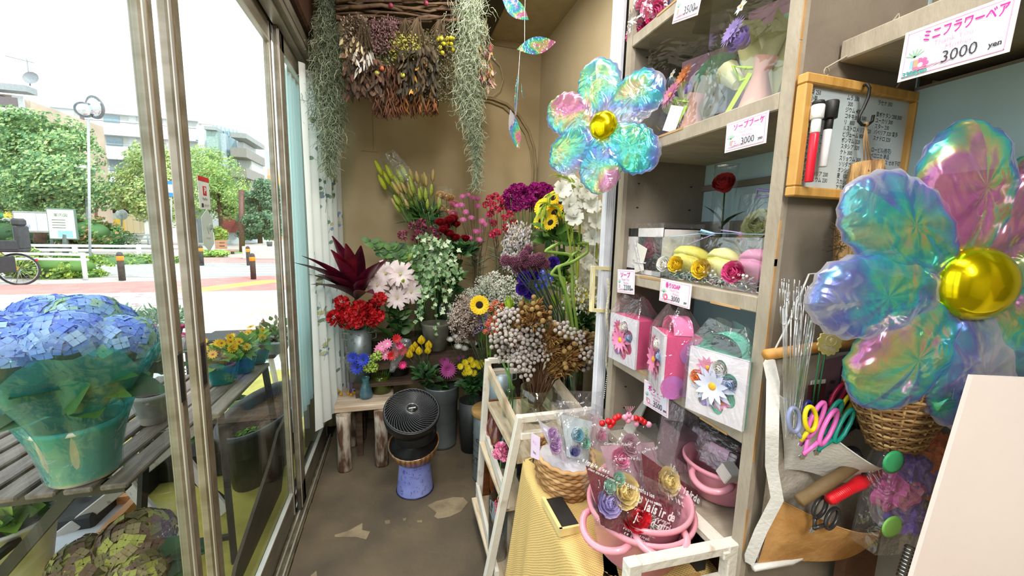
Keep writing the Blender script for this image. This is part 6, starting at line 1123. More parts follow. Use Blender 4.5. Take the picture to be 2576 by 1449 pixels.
# burgundy chrysanthemums
BURG = [mat('7a1c3c', '5c1430', r=.6), mat('a8627a', '8a4660', r=.6), mat('93304f', r=.6)]; hm = mlist(lambda: pompon(MB(), 1, 46, .55, .3, BURG[0], BURG), 2); QB = V((P(1062, 700, 'y', 2.4).x, 2.38, .64))
bunch('burgundy_chrysanthemum', 'frosted burgundy chrysanthemum in the vase left of the red roses', QB, [(1015, 592), (1038, 570), (1062, 575), (1050, 588), (1070, 598), (1085, 580), (1092, 602), (1046, 600), (1078, 612), (1060, 562), (1100, 588)], hm, .031, STG, None, 2.3, .03, .6, r=.0022)
vessel('glass_vase', 'clear vase with long stems of burgundy chrysanthemums', (QB.x, QB.y, .62), cylp(.05, .24), VG)
# eucalyptus / ruscus greens
def sprig(name, label, pts, y_, n, L_, W_3, ms, cat='foliage', group=None):
    p = [P(u, v, 'y', y_) for u, v in pts]; o_ = p[0]; t = thing(name, label, cat, o_, group); mb(STD).tube([q-o_ for q in p], .002, 5).obj('stem', t); b = MB()
    for k in range(n):
        f_ = (k+.5)/n*(len(p)-1); i = int(f_); q = p[i].lerp(p[i+1], f_-i)-o_; b.use(random.choice(ms)); leafblade(b, q, V(((-1 if k % 2 else 1)*.8, U(-.4, .2), U(.1, .9))), L_*U(.7, 1.2), W_3, V((0, -1, .4)))
    b.obj('leaves', t)
for k, pts in enumerate((((1060, 760), (1010, 680), (960, 640), (928, 606)), ((1060, 760), (1010, 650), (975, 620)), ((1070, 750), (1030, 660), (990, 640)), ((1080, 740), (1040, 650), (1025, 625)))): sprig('ruscus_sprig', 'green ruscus sprig of oval leaves behind the lilies, reaching left', pts, 2.30, 30, .055, .034, [GL[0], GL[1], GLL[2]], group='ruscus sprigs behind the lilies')
# red roses
RS = mat('9c0f1e', '6d0813', r=.5, trl=.1); hm = hr(RS); RB = V((P(1140, 720, 'y', 2.28).x, 2.28, .60))
bunch('red_rose', 'deep red rose in the glass vase above the ivy', RB, [(1108, 562), (1124, 570), (1140, 552), (1148, 566), (1130, 590), (1145, 600), (1170, 602), (1116, 580), (1132, 556)], hm, .023, STD, LF_big, 2.2, .03, .4, faced=(-.1, -.6, .8), group='red roses in the glass vase'); vessel('glass_vase', 'clear fluted vase of the deep red roses', (RB.x, RB.y, .60), cylp(.06, .27), VG, water=.15)
b = MB(); foliage(b, P(1150, 640, 'y', 2.18), (.11, .05, .06), 110, .07, .045, GL, .2); tag(b.obj('rose_leaves'), 'broad dark rose leaves below the red roses', 'foliage')
# pink dianthus and red spray carnations
PD = [mat('e888be', 'd86aa8', r=.6, trl=.15), mat('f2aed2', 'e890c0', r=.6, trl=.15)]; hm = mlist(lambda: gerbera(MB(), 1, PD[0], PD[1], 12, 2, .5, .3), 2); DB = V((P(1200, 720, 'y', 2.4).x, 2.38, .66))
bunch('pink_dianthus', 'small pink fringed dianthus on thin branching stem', DB, [(1164, 497), (1178, 492), (1190, 500), (1202, 502), (1160, 518), (1172, 535), (1186, 550), (1165, 555), (1200, 520), (1212, 558), (1196, 585), (1206, 582), (1218, 566), (1182, 600), (1226, 545), (1205, 605), (1235, 560), (1150, 520)], hm, .022, STB, LF_carn, 2.3, .05, .4, r=.0013, jb=.03)
RC = [mat('c8204c', 'a8143c', r=.6, trl=.15), mat('d93a62', r=.6, trl=.15)]; hm = mlist(lambda: carn(1, RC[0], RC, 22), 2); DB2 = V((P(1260, 720, 'y', 2.38).x, 2.36, .64))
bunch('red_spray_carnation', 'crimson spray carnation left of the magenta ones', DB2, [(1232, 500), (1246, 494), (1258, 505), (1222, 515), (1240, 518), (1252, 528), (1266, 520), (1235, 538), (1268, 548), (1242, 562), (1282, 540), (1250, 585), (1272, 575), (1292, 560), (1240, 590)], hm, .026, STB, LF_carn, 2.28, .05, .4, r=.0014, jb=.03)
MG = [mat('9c1278', '7d0c62', r=.6, trl=.15), mat('b8188c', '9c1278', r=.6, trl=.15)]; hm = mlist(lambda: carn(1, MG[0], MG), 2); MB_ = V((P(1320, 700, 'y', 2.3).x, 2.3, .62))
bunch('magenta_carnation', 'vivid magenta carnation in the big dome near the back wall corner', MB_, [(1272, 502), (1282, 488), (1296, 480), (1310, 476), (1325, 482), (1345, 476), (1360, 484), (1378, 478), (1290, 508), (1305, 500), (1318, 512), (1335, 505), (1300, 520), (1350, 498), (1332, 520), (1285, 522), (1315, 492), (1338, 486), (1366, 474), (1345, 512)], hm, .040, STG, LF_carn, 2.25, .06, .4, jb=.03)
vessel('metal_bucket', 'dark bucket hidden under the magenta carnations', (MB_.x, 2.3, .62), cylp(.08, .2, .065), mat('3a3f40', r=.5, met=.4), 'bucket')
# sprays
def spraymesh(n, R, Hh, s, ms, sm, seg=3):
    b = MB()
    for k in range(n):
        a = U(0, 6.28); rr = R*math.sqrt(U(0, 1)); z = Hh*(1-.45*(rr/R)**2)*U(.72, 1.05); e = V((rr*cos(a), rr*sin(a), z))
        if k % 4 == 0: b.use(sm).tube([(0, 0, 0), e*.45+V((0, 0, .1*Hh)), e], .0007, 3, False)
        for _ in range(seg): q = e+rv(s*1.6); b.use(random.choice(ms)); d = rv(1).normalized(); w_ = d.orthogonal().normalized()*s*.8; d *= s*.8; b.add([q-d, q-w_, q+d, q+w_, q+d.cross(w_).normalized()*s*.5], [(0, 1, 4), (1, 2, 4), (2, 3, 4), (3, 0, 4)], False)
    return b.mesh('blossom_spray')
def sprays(name, label, base, px, mesh, y_, sc, sm=STG, cat='cut flower', group=None, jb=.02, lean=1.0):
    for (u, v) in px:
        h = P(u, v, 'y', y_+U(-.04, .04)); bs = V(base)+V((U(-jb, jb), U(-jb, jb), 0)); d = (h-bs); m = bs+d*.55; t = thing(name, label, cat, bs, group or label[:40]+' group'); mb(sm).tube([(0, 0, 0), d*.5, d*.6], .0015, 5).obj('stem', t); part(mesh, 'blossom_spray', t, d*.55, toq(d+rv(.02), U(0, 6)), (sc, sc, d.length*.45/.16*1.0))
WHS = [mat('e9e8e0', 'd6d6cc', r=.8), mat('d9dccb', r=.8)]; gyp = spraymesh(150, .07, .16, .005, WHS, STG); GB_ = V((P(1245, 830, 'y', 2.0).x, 1.98, .62))
sprays('white_limonium', 'cloud of tiny white limonium in front of the pink stems', GB_, [(1215, 690), (1245, 680), (1275, 690), (1232, 720), (1262, 715), (1290, 718), (1180, 722), (1205, 725), (1250, 735)], gyp, 1.98, 1.0); vessel('glass_vase', 'clear vase of white limonium amid the crowded stand', (GB_.x, GB_.y, .62), cylp(.05, .18), VG)
sta = spraymesh(90, .05, .16, .0075, [mat('e6e3e6', 'd3cfd8', r=.8), mat('cfcad6', r=.8), mat('e8d9c0', r=.8)], STG); sprays('white_statice', 'white statice spray beside the crimson carnations', DB2+V((.06, 0, 0)), [(1288, 560), (1305, 556), (1320, 575), (1285, 595), (1302, 610), (1325, 560), (1290, 630)], sta, 2.2, 1.0)
dri = spraymesh(150, .07, .16, .0055, [mat('b3a096', 'a08c80', r=.9), mat('8f7c70', r=.9), mat('c8bbb0', r=.9)], STB); LBB = V((P(1225, 905, 'y', 1.85).x, 1.82, .55))
sprays('dusty_limonium', 'dusty brown mauve limonium around the single sunflower', LBB, [(1140, 765), (1165, 755), (1190, 750), (1150, 785), (1178, 790), (1205, 800), (1170, 815), (1160, 740)], dri, 1.88, 1.0, STD)
lil = spraymesh(70, .04, .16, .006, [mat('8c80b8', '7469a4', r=.8), mat('a99ccc', r=.8)], STG); sprays('lilac_limonium', 'small lilac limonium spray just below the sunflower', LBB, [(1200, 800), (1215, 790)], lil, 1.86, .9, STD)
cham = spraymesh(46, .06, .16, .011, [mat('eeeedd', 'dfe0c8', r=.7), mat('f3f3e8', r=.7), mat('d8cf5a', r=.7)], STG, 2); CB = V((P(1455, 900, 'y', 1.5).x, 1.48, .62)); sprays('chamomile', 'cream chamomile sprays at the right behind the bamboo', CB, [(1440, 700), (1465, 705), (1490, 715), (1475, 735), (1450, 730)], cham, 1.5, .8)
b = MB(); foliage(b, P(1465, 830, 'y', 1.5), (.05, .05, .14), 140, .045, .028, GL+[GLL[2]], .3); tag(b.obj('chamomile_foliage'), 'dark feathery foliage under the chamomile beside the white jamb', 'foliage')
# ivy
def ivyleaf(b, p, q, s):
    pts = [(0, -.2), (.35, -.45), (.55, -.05), (.9, .1), (.45, .35), (0, 1.1), (-.45, .35), (-.9, .1), (-.55, -.05), (-.35, -.45)]; M = Matrix.Translation(p) @ q.to_matrix().to_4x4(); b.add([M @ V((x*s, z*s, .12*s*abs(x)))for x, z in pts]+[M @ V((0, 0, 0))], [(i, (i+1) % 10, 10) for i in range(10)], False)
IV = [mat('7fa372', '9ab88a', r=.6, trl=.2, ns=60), mat('6f9464', '93b184', r=.6, trl=.2, ns=60), mat('b5c99e', 'd0dcbc', r=.6, trl=.2, ns=60), mat('55794e', r=.6, trl=.2)]
def ivy():
    c0 = P(1100, 700, 'y', 2.12); t = thing('variegated_ivy', 'trailing variegated ivy spilling from its pot in the middle', 'potted plant', V((c0.x, 2.2, .60))); o_ = t.location.copy(); mb(mat('6b6a5e', '54534a', r=.7)).lathe([(0, 0), (.06, 0), (.08, .14), (.085, .15), (.07, .15), (0, .12)], 20).obj('pot', t)
    for k in range(26):
        u1, v1 = random.choice([(1035, 640), (1050, 700), (1040, 740), (1070, 780), (1090, 760), (1120, 790), (1150, 700), (1140, 650), (1100, 620), (1070, 610), (1130, 740), (1100, 830), (1055, 810), (1150, 630), (1085, 740), (1115, 700)]); e = P(u1+U(-14, 14), v1+U(-14, 14), 'y', 2.05+U(-.03, .03))-o_; s0 = P(1100+U(-20, 20), 650, 'y', 2.15)-o_; mid = (s0+e)/2+V((0, -.04, .05)); p = [s0, mid, e]; vb = mb(STG); vb.tube([s0.lerp(mid, .5), mid, mid.lerp(e, .5)+V((0, -.01, 0)), e], .0012, 4); 
        for j in range(15): f_ = j/14; q = (s0.lerp(mid, f_*2) if f_ < .5 else mid.lerp(e, f_*2-1))+rv(.018); vb.use(random.choice(IV)); ivyleaf(vb, q, toq((U(-.6, .6), -1, U(-.1, .8)), U(0, 6)), U(.012, .021))
        vb.obj('vine', t)
ivy()
# sunflowers
SUNP = mat('f8dc1e', 'eec40c', r=.55, trl=.2); DISC = mat('3a1d10', '220f08', r=.9, ns=80, bump=.8)
def sun(): b = MB(); [b.use(SUNP).petal(k*2*pi/17+l*.18, .66-.06*l, .20, .25+.15*l, .0, .34, .02*l, .12, .8, .01, 4, 2) for l in range(2) for k in range(17)]; b.use(DISC).ball((0, 0, .02), .38, 16, 6, .28); return b
hs_ = mlist(sun, 2); bunch('sunflower', 'single small sunflower facing forward in front of the white limonium', LBB, [(1206, 767)], hs_, .042, STG, None, 1.78, .0, faced=(-.12, -1, .12), r=.003, group='g')
S_ = [o_ for o_ in COL.objects if o_.name.startswith('sunflower')]; 
for o_ in S_: del o_['group']
SB_ = V((P(1420, 800, 'y', 1.78).x, 1.78, .64)); bunch('yellow_sunflower', 'yellow sunflower turned sideways among broad leaves left of the gladioli', SB_, [(1365, 520), (1392, 498), (1412, 508), (1362, 555), (1385, 560), (1395, 535), (1418, 535)], hs_, .042, STG, LF_lime, 1.72, .04, .4, r=.003, faced=(-.75, -.5, .4))
b = MB(); foliage(b, P(1395, 610, 'y', 1.72), (.09, .05, .10), 46, .09, .055, [GLL[2], GL[1], GL[0]], .2); tag(b.obj('sunflower_leaves'), 'broad green leaves among the yellow sunflowers', 'foliage')
# gladioli
GW = mat('f3f3ec', 'e3e5da', r=.55, trl=.3); GLG = mat('b3c94a', '97b03a', r=.5, trl=.2)
def glad(pts, y_, blooms):
    p = [P(u, v, 'y', y_) for u, v in pts]; o_ = p[0]; t = thing('white_gladiolus', 'tall white gladiolus with lime green bud tips near the white jamb', 'cut flower', o_, 'white gladioli by the jamb'); mb(GLG).tube([q-o_ for q in p], [.005]*(len(p)-1)+[.002], 6).obj('stem', t)
    b = MB()
    for i in range(len(p)-2, len(p)):
        for k in range(4): q = p[i-1].lerp(p[i], k/4)-o_; b.use(GLG); leafblade(b, q, (p[i]-p[i-1]).normalized()+V((.3*(-1)**k, -.3, 0)), .055, .014, cup=.8)
    b.obj('buds', t)
    for (u, v) in blooms:
        b = mb(GW); [b.petal(k*pi/3, .042, .034, 1.2, .1, .004, 0, .15, .9, .003, 4, 2) for k in range(6)]; h = b.obj('bloom', t); h.location = P(u, v, 'y', y_-.03)-o_; h.rotation_mode = 'QUATERNION'; h.rotation_quaternion = toq((U(-.5, .3), -1, U(0, .5)), U(0, 6))
glad([(1450, 900), (1470, 700), (1485, 560), (1462, 490), (1430, 450), (1400, 440)], 1.6, [(1478, 600), (1470, 560), (1455, 520), (1490, 640)]); glad([(1455, 900), (1440, 650), (1425, 560), (1400, 520), (1370, 510), (1355, 540)], 1.6, [(1425, 500), (1440, 530), (1412, 480)]); glad([(1460, 900), (1500, 680), (1500, 560), (1490, 500), (1460, 470)], 1.55, [(1488, 520), (1500, 560), (1478, 480), (1480, 680), (1470, 660), (1462, 710)])
glad([(1450, 900), (1450, 650), (1435, 570), (1412, 480), (1380, 490), (1365, 560)], 1.65, [(1440, 470), (1425, 455), (1450, 500), (1462, 540)]); glad([(1445, 880), (1455, 640), (1460, 540), (1445, 500), (1425, 530), (1440, 600)], 1.58, [(1455, 480), (1468, 510), (1445, 550), (1490, 600), (1432, 520)])
vessel('glass_vase', 'large clear vase of green stems behind the brunia', (CB.x-.02, 1.66, .62), cylp(.08, .20), clear('dbe6b0', .06, .4, .03), water=.15)
# alliums
AL = [mat('6d3850', '54283c', r=.7), mat('8a5068', '6d3850', r=.7)]
def allium():
    b = mb(AL[0]); b.ball((0, 0, 0), .62, 10, 7)
    for i in range(130): zz = 1-(i+.5)/130*2; a = i*2.399; rr = math.sqrt(1-zz*zz); d = V((rr*cos(a), rr*sin(a), zz)); b.use(AL[i % 2]).tube([d*.55, d*U(.85, 1.05)], [.09, .05], 4)
    return b
hm = mlist(allium, 1); AB = V((P(1420, 880, 'y', 1.42).x, 1.40, .64)); bunch('purple_allium', 'round dusky purple allium head on a straight dark stem', AB, [(1272, 655), (1294, 658), (1328, 628), (1318, 642), (1312, 668), (1334, 672), (1342, 655), (1358, 650), (1370, 664), (1324, 660), (1352, 672), (1300, 675)], hm, .022, mat('2f4436', '223328', r=.5), None, 1.36, .04, r=.0022)
# purple lisianthus and blue delphinium
LV1 = mat('6a44c4', '5230a4', r=.55, trl=.2); hm = hr(LV1); LZ = V((P(1350, 850, 'y', 1.5).x, 1.55, .62)); bunch('purple_lisianthus', 'violet lisianthus bloom under the alliums', LZ, [(1318, 700), (1314, 728), (1332, 740), (1345, 690), (1392, 662), (1330, 680)], hm, .022, STG, LF_med, 1.5, .03, .3, faced=(-.3, -.9, .3))
BLU = mat('2f4fc8', '2440a8', r=.5, trl=.2); hm = mlist(lambda: gerbera(MB(), 1, BLU, WHTF, 6, 1, .3, .6), 1); bunch('blue_delphinium', 'bright blue delphinium floret right of the violet lisianthus', LZ, [(1362, 700), (1370, 715), (1376, 695), (1358, 725), (1384, 700), (1366, 682), (1350, 715)], hm, .016, STG, None, 1.48, .02, r=.001, faced=(-.3, -.9, .3))
# lucky bamboo
BMB = mat('8fb050', '7a9c42', r=.4); 
for k, pts in enumerate((((1445, 850), (1432, 760), (1410, 700), (1405, 670), (1440, 660), (1478, 635), (1478, 612), (1452, 612)), ((1455, 850), (1440, 740), (1440, 680), (1435, 640), (1400, 636), (1370, 632), (1390, 620), (1412, 610)), ((1440, 850), (1425, 760), (1420, 700), (1385, 690), (1400, 672), (1428, 662), (1442, 640), (1460, 632)))):
    y_ = 1.38+.03*k; p = [P(u, v, 'y', y_) for u, v in pts]; o_ = p[0]; q = []
    for i in range(len(p)-1): q += [p[i].lerp(p[i+1], j/5)-o_ for j in range(5)]
    q.append(p[-1]-o_); q = [q[0]]+[(q[i-1]+q[i]*2+q[i+1])/4 for i in range(1, len(q)-1)]+[q[-1]]; t = thing('lucky_bamboo', ['spiral lucky bamboo stalk with its loop farthest right', 'spiral lucky bamboo stalk curling to the left on top', 'lowest looping spiral lucky bamboo stalk'][k], 'bamboo', o_)
    b = mb(BMB); b.tube(q, [.0062+(.0012 if i % 5 == 0 else 0) for i in range(len(q))], 8); b.obj('stalk', t); b = mb(mat('dfe3a8')); [b.ball(q[i], .0066, 8, 5, .25) for i in range(5, len(q)-1, 5)]; b.obj('node_rings', t); b = MB(); [leafblade(b.use(GL[1]), q[-1], (U(-1, 1), -.5, U(.2, 1)), .045, .01) for _ in range(4)]; b.obj('leaves', t)
vessel('glass_vase', 'narrow clear vase of the spiral bamboo and alliums', (AB.x+.01, 1.42, .62), cylp(.045, .2), VG, water=.1)
# leucadendron / orange grevillea
LE = [mat('9fbf2e', '84a824', r=.45, trl=.25), mat('b8d04a', r=.45, trl=.25)]
for lbl, px, y_ in (('lime green leucadendron head right of the sunflower', (1280, 775), 1.6), ('lime green leucadendron head under the violet lisianthus', (1348, 770), 1.58), ('lime green leucadendron head beside the bamboo base', (1395, 765), 1.62)):
    c = P(px[0], px[1]+15, 'y', y_); bs = V((c.x+.03, y_+.06, .58)); t = thing('leucadendron', lbl, 'cut flower', bs); mb(STG).tube([(0, 0, 0), c-bs], .003, 6).obj('stem', t); b = MB()
    for k in range(16): a = k*2.4; b.use(LE[k % 2]); leafblade(b, c-bs, (cos(a)*(.25+.05*k), sin(a)*(.25+.05*k), 1.3), .085-.002*k, .024, cup=.6, droop=-.1)
    b.obj('leaves', t)
OR_ = [mat('e2542c', 'c83c1c', r=.6), mat('f08a5a', r=.6)]; hm = mlist(lambda: pompon(MB(), 1, 60, .8, .08, OR_[0], OR_), 1)
bunch('orange_pincushion', 'spidery orange red pincushion flower beside the sunflower', LBB, [(1248, 775), (1242, 812), (1236, 828)], hm, .032, STG, None, 1.72, .02, faced=(-.2, -.8, .5))
# brunia vase
BRU = mat('b8b0aa', '978e88', r=.8, bump=.3, bs=300); BRS = mat('6d4c30', '4f3520', r=.85); VC = P(1348, 1045, 'z', .565)
def brunia(lbl_, kind):
    b = MB(); 
    if kind == 'ball':
        for i in range(13): a = i*2.399; rr = .70*math.sqrt(i/13); e = V((rr*cos(a), rr*sin(a), .45-rr*.4)); b.use(BRS).tube([(0, 0, -.9), e*.6+V((0, 0, -.3)), e], .02, 4, False); b.use(BRU).ball(e, .155, 10, 7)
    else:
        for i in range(95): a = U(0, 6.28); rr = U(0, .50); e = V((rr*cos(a), rr*sin(a), U(.1, .75)-rr*.5)); b.use([mat('9a7038', '7b5228', r=.9), mat('b08a4c', r=.9), mat('8d6230', r=.9)][i % 3]).tube([(rr*.3*cos(a), rr*.3*sin(a), -.8), e*.7, e], [.02, .03, .014], 4, False)
        for i in range(3): b.use(mat('a08450', '8a6c3c', r=.9, bump=.5)).ball((U(-.3, .3), U(-.3, .3), .62), .1, 8, 6)
    return b
hB = mlist(lambda: brunia('', 'ball'), 3); hL = mlist(lambda: brunia('', 'spike'), 3); hG = hL
bunch('silver_brunia', 'silver brunia stem with a cluster of grey balls in the big glass vase', VC+V((0, 0, .02)), [(1268, 800), (1285, 795), (1258, 830), (1252, 865), (1285, 850), (1302, 858), (1320, 840), (1340, 850), (1290, 880), (1312, 890), (1332, 900), (1355, 870), (1300, 915), (1322, 935), (1365, 895), (1400, 835), (1415, 830), (1475, 895), (1480, 885), (1470, 915), (1450, 850), (1345, 825), (1265, 895)], hB, .048, BRS, None, 1.25, .05, .5, r=.003, cat='dried stem', faced=None)
bunch('golden_dried_stem', 'brown gold dried brunia foliage spike in the big glass vase', VC+V((0, 0, .02)), [(1320, 790), (1345, 780), (1365, 800), (1340, 810), (1395, 860), (1420, 870), (1440, 865), (1460, 860), (1425, 900), (1400, 900), (1450, 890), (1380, 880), (1440, 910), (1310, 810), (1300, 830), (1385, 845), (1410, 925)], hL, .088, BRS, None, 1.27, .05, .7, r=.003, cat='dried stem')
vessel('glass_vase', 'big straight clear glass vase of brunia stems on the white rack', VC, cylp(.062, .115), clear('eef2ec', .07, .6, .03), water=.05); b = mb(BRS)
for k in range(12): a = U(0, 6.28); b.tube([VC+V((cos(a)*.045, sin(a)*.045, .01)), VC+V((cos(a+2)*.01, sin(a+2)*.01, .07)), VC+V((cos(a+2.6)*.05, sin(a+2.6)*.05, .15))], .0035, 5)
tag(b.obj('woody_twigs'), 'thick brown crossing stems inside the big glass vase', 'stems')
c = P(1280, 1040, 'z', .565); vessel('glass_jar', 'smaller clear jar with green stems left of the big glass vase', c, [(.028, 0), (.030, .07), (.022, .09), (.022, .105)], VG, 'jar', water=.04); b = mb(STG); [b.tube([c+V((U(-.015, .015), U(-.015, .015), .005)), c+V((U(-.02, .02), .0, .1)), c+V((-.01+U(-.02, .02), .05, .22))], .0022, 5) for _ in range(5)]; tag(b.obj('cut_greens'), 'a few green stems standing in the small clear jar', 'stems')
# ---- low group: tulips, mums in the tall zinc bucket
TUL = mat('e8cc2a', 'd4b418', r=.5, trl=.15, ns=6)
def tul(): b = mb(TUL); [b.petal(k*pi/3, 1.35, .95, 1.15 if k % 2 else 1.2, 1.95, .12, 0, .6, .75, 0, 6, 3) for k in range(6)]; return b
ZB = V((P(1112, 1118, 'z', 0).x, 2.24, 0)); hm = mlist(tul, 2); vessel('zinc_bucket', 'tall grey zinc bucket standing on the floor behind the fan', ZB, [(.085, 0), (.088, .02), (.092, .28), (.098, .285), (.10, .36), (.104, .37)], ZINC, 'bucket')
bunch('yellow_tulip', 'closed yellow tulip in the group behind the stool', ZB+V((-.06, 0, .2)), [(1030, 900), (1044, 878), (1060, 866), (1078, 878), (1054, 892), (1076, 890), (1036, 886)], hm, .041, STD, LF_med, 2.12, .04, .3, r=.0025, faced=(0, -.35, 1))
hm = mlist(lambda: gerbera(MB(), 1, mat('b04890', '96387a', r=.6, trl=.15), mat('8a2a6c', r=.7), 22, 4, .3, .17), 1); bunch('purple_chrysanthemum', 'big purple pink chrysanthemum in the tall zinc bucket', ZB+V((0, 0, .2)), [(1127, 930)], hm, .052, STD, LF_med, 2.1, 0, faced=(0, -1, .3), group='g'); bunch('mauve_chrysanthemum', 'smaller mauve chrysanthemum behind the big purple one', ZB+V((0, 0, .2)), [(1118, 905), (1160, 898)], hm, .032, STD, LF_med, 2.2, 0, faced=(0, -1, .3))
for o_ in COL.objects:
    if o_.get('group') == 'g': del o_['group']
hm = mlist(lambda: gerbera(MB(), 1, mat('f2dc1e', 'e0c80e', r=.55, trl=.15), mat('d8c81a', r=.7), 14, 3, .3, .26), 1); YB = V((P(1190, 1000, 'y', 2.1).x, 2.12, .25)); bunch('yellow_chrysanthemum', 'bright yellow spray chrysanthemum right of the purple one', YB, [(1158, 922), (1170, 912), (1184, 906), (1198, 914), (1206, 920), (1190, 918), (1176, 925), (1170, 938), (1192, 938), (1214, 912), (1180, 935)], hm, .020, STD, LF_med, 2.05, .03, faced=(0, -1, .4), r=.0012)
hm = mlist(lambda: gerbera(MB(), 1, WHTF, mat('d9dcb0'), 14, 2, .8, .16), 1); bunch('white_spider_chrysanthemum', 'white narrow petalled chrysanthemum in the shadow above the yellow ones', YB, [(1132, 858), (1150, 860), (1166, 850), (1176, 862), (1152, 876), (1192, 868), (1168, 880), (1145, 850)], hm, .027, STD, LF_med, 2.16, .03, faced=(0, -.6, 1), r=.0012)
vessel('dark_bucket', 'dark bucket holding the yellow spray chrysanthemums', (YB.x, 2.14, 0), cylp(.075, .30, .06), mat('2d3130', r=.5), 'bucket'); b = MB(); foliage(b, P(1190, 975, 'y', 2.1), (.08, .05, .1), 70, .05, .03, [GL[2], GL[0]], .3); foliage(b, P(1070, 950, 'y', 2.12), (.08, .05, .08), 70, .05, .02, [GL[2], GL[0]], .3); tag(b.obj('dark_leaves'), 'dark leaves below the tulips and chrysanthemums', 'foliage')
# ---- log stool
LOG = mat('b3a797', '5a3e2c', r=.85, ns=26, sc=(1, 1, .3), bump=.6, bs=60, lo=.42, hi=.58); TOPW = mat('d8c6b0', 'b59c82', r=.7, ns=5, sc=(1, 9, 9), bump=.15)
t = thing('log_stool', 'rough wooden stool on debarked log legs carrying the small vases', 'stool', (-.185, 2.24, 0)); b = mb(TOPW); b.box((0, 0, .325), (.295, .27, .032), None, .004); b.obj('seat', t)
for (x, yy) in ((-.10, -.15), (.085, -.145), (-.095, .10), (.09, .10)): mb(LOG).lathe([(0, 0), (.033, 0), (.035, .01), (.034, .15), (.037, .25), (.036, .309), (0, .309)], 14, (x, yy, 0), wob=lambda a, i: 1+.06*sin(2*a+i*1.3)+.03*sin(5*a)).obj('leg', t)
# vases on the stool
def bulb(label, px, z, m1, s, fl):
    c = P(px[0], px[1], 'z', z); c.z = z; t = thing('bulb_vase', label, 'vase', c); pr = [(0, 0), (.03, .0), (.034, .02), (.026, .06), (.016, .085), (.019, .105), (.021, .11)]; mb(m1).lathe([(r_*s, zz*s) for r_, zz in pr], 24, wob=lambda a, i: 1+.03*sin(a*12)).obj('body', t)
    mb(clear('d884bc', .05, .3, .05, 0, 20, .35, 'd070b0')).lathe([(0, .003), (.029*s, .003), (.032*s, .02*s), (.027*s, .045*s), (0, .045*s)], 20).obj('water', t); return c
z = .3415; c1 = bulb('ribbed teal and violet bulb vase at the front of the stool', (921, 1000), z, clear('a9dfe6', .1, .6, .06, .3, 40, .3, '7fd0dc'), 1.05, None); c2 = bulb('violet tinted bulb vase behind the teal one', (893, 985), z, clear('cdbdf0', .1, .6, .06, .3, 40, .25, 'b09ae0'), 1.0, None)
gc = P(960, 985, 'z', z); gc.z = z; vessel('glass_vase', 'squat green glass vase on the stool', gc, [(.05, 0), (.052, .07), (.045, .09), (.045, .098)], clear('c3d35a', .06, .5, .04, 0, 20, .2, 'a3b82e'), water=.06)
AN = mat('1f3cc0', '182f9c', r=.55, trl=.2); ANC = mat('16141c'); hm = mlist(lambda: gerbera(MB(), 1, AN, ANC, 13, 2, .35, .4), 2); bunch('blue_anemone', 'deep blue anemone wrapped in film on the stool', c2+V((0, 0, .06)), [(888, 900), (899, 925), (915, 905)], hm, .032, STG, None, 2.06, .02, faced=(-.2, -1, .4))
b = mb(FILM3); pc = c2+V((0, .0, .08)); b.grid(lambda u, v: pc+V(((.012+.045*v+.012*sin(5*2*pi*u)*v)*cos(2*pi*u), (.012+.035*v)*sin(2*pi*u), .115*v+.02*sin(14*u)*v)), 30, 6); tag(b.obj('film_wrap'), 'crinkled clear film around the blue anemones', 'film wrap')
hm = mlist(lambda: pompon(MB(), 1, 40, .6, .35, mat('9fc440', '84aa30', r=.6), [mat('9fc440', r=.6), mat('b8d468', r=.6)]), 1); bunch('green_ball_bloom', 'fluffy green ball bloom above the squat green vase', gc+V((-.02, 0, .05)), [(935, 905), (950, 895), (925, 925), (940, 925)], hm, .026, STG, None, 2.12, .02)
hm = mlist(lambda: gerbera(MB(), 1, PNK, WHTF, 12, 2, .3, .34), 1); bunch('pink_gerbera', 'light pink gerbera in the wrapped mini bouquet beside the tulips', gc+V((.02, 0, .06)), [(962, 872), (975, 865), (970, 892), (955, 880)], hm, .028, STG, None, 2.14, .02, faced=(-.2, -1, .4)); hm = mlist(lambda: gerbera(MB(), 1, mat('d8242c', 'bc1820', r=.5, trl=.2), mat('7d1018'), 12, 2, .4, .36), 1); bunch('red_gerbera', 'red gerbera in the wrapped mini bouquet beside the tulips', gc+V((.02, 0, .06)), [(993, 888), (1012, 882), (998, 852), (985, 895)], hm, .028, STG, None, 2.12, .02, faced=(.1, -1, .3)); hm = mlist(lambda: gerbera(MB(), 1, HOTP, PNK, 12, 2, .4, .36), 1); bunch('hot_pink_gerbera', 'hot pink gerbera at the edge of the wrapped mini bouquet', gc+V((.02, 0, .06)), [(1012, 918), (1004, 870)], hm, .026, STG, None, 2.1, .02, faced=(.3, -1, .1))
b = mb(FILM3); pc = P(985, 935, 'y', 2.14); ax = V((.35, 0, 1)).normalized(); b.at(Matrix.Translation(pc) @ toq(ax).to_matrix().to_4x4()).grid(lambda u, v: V(((.012+.055*v+.01*sin(5*2*pi*u)*v)*cos(2*pi*u), (.012+.04*v)*sin(2*pi*u), .17*v+.015*sin(9*u)*v)), 30, 6); tag(b.obj('film_wrap'), 'clear film around the pink and red mini bouquet', 'film wrap')
CRP = mat('d8a41e', 'c28f12', r=.8, bump=.6, bs=200)
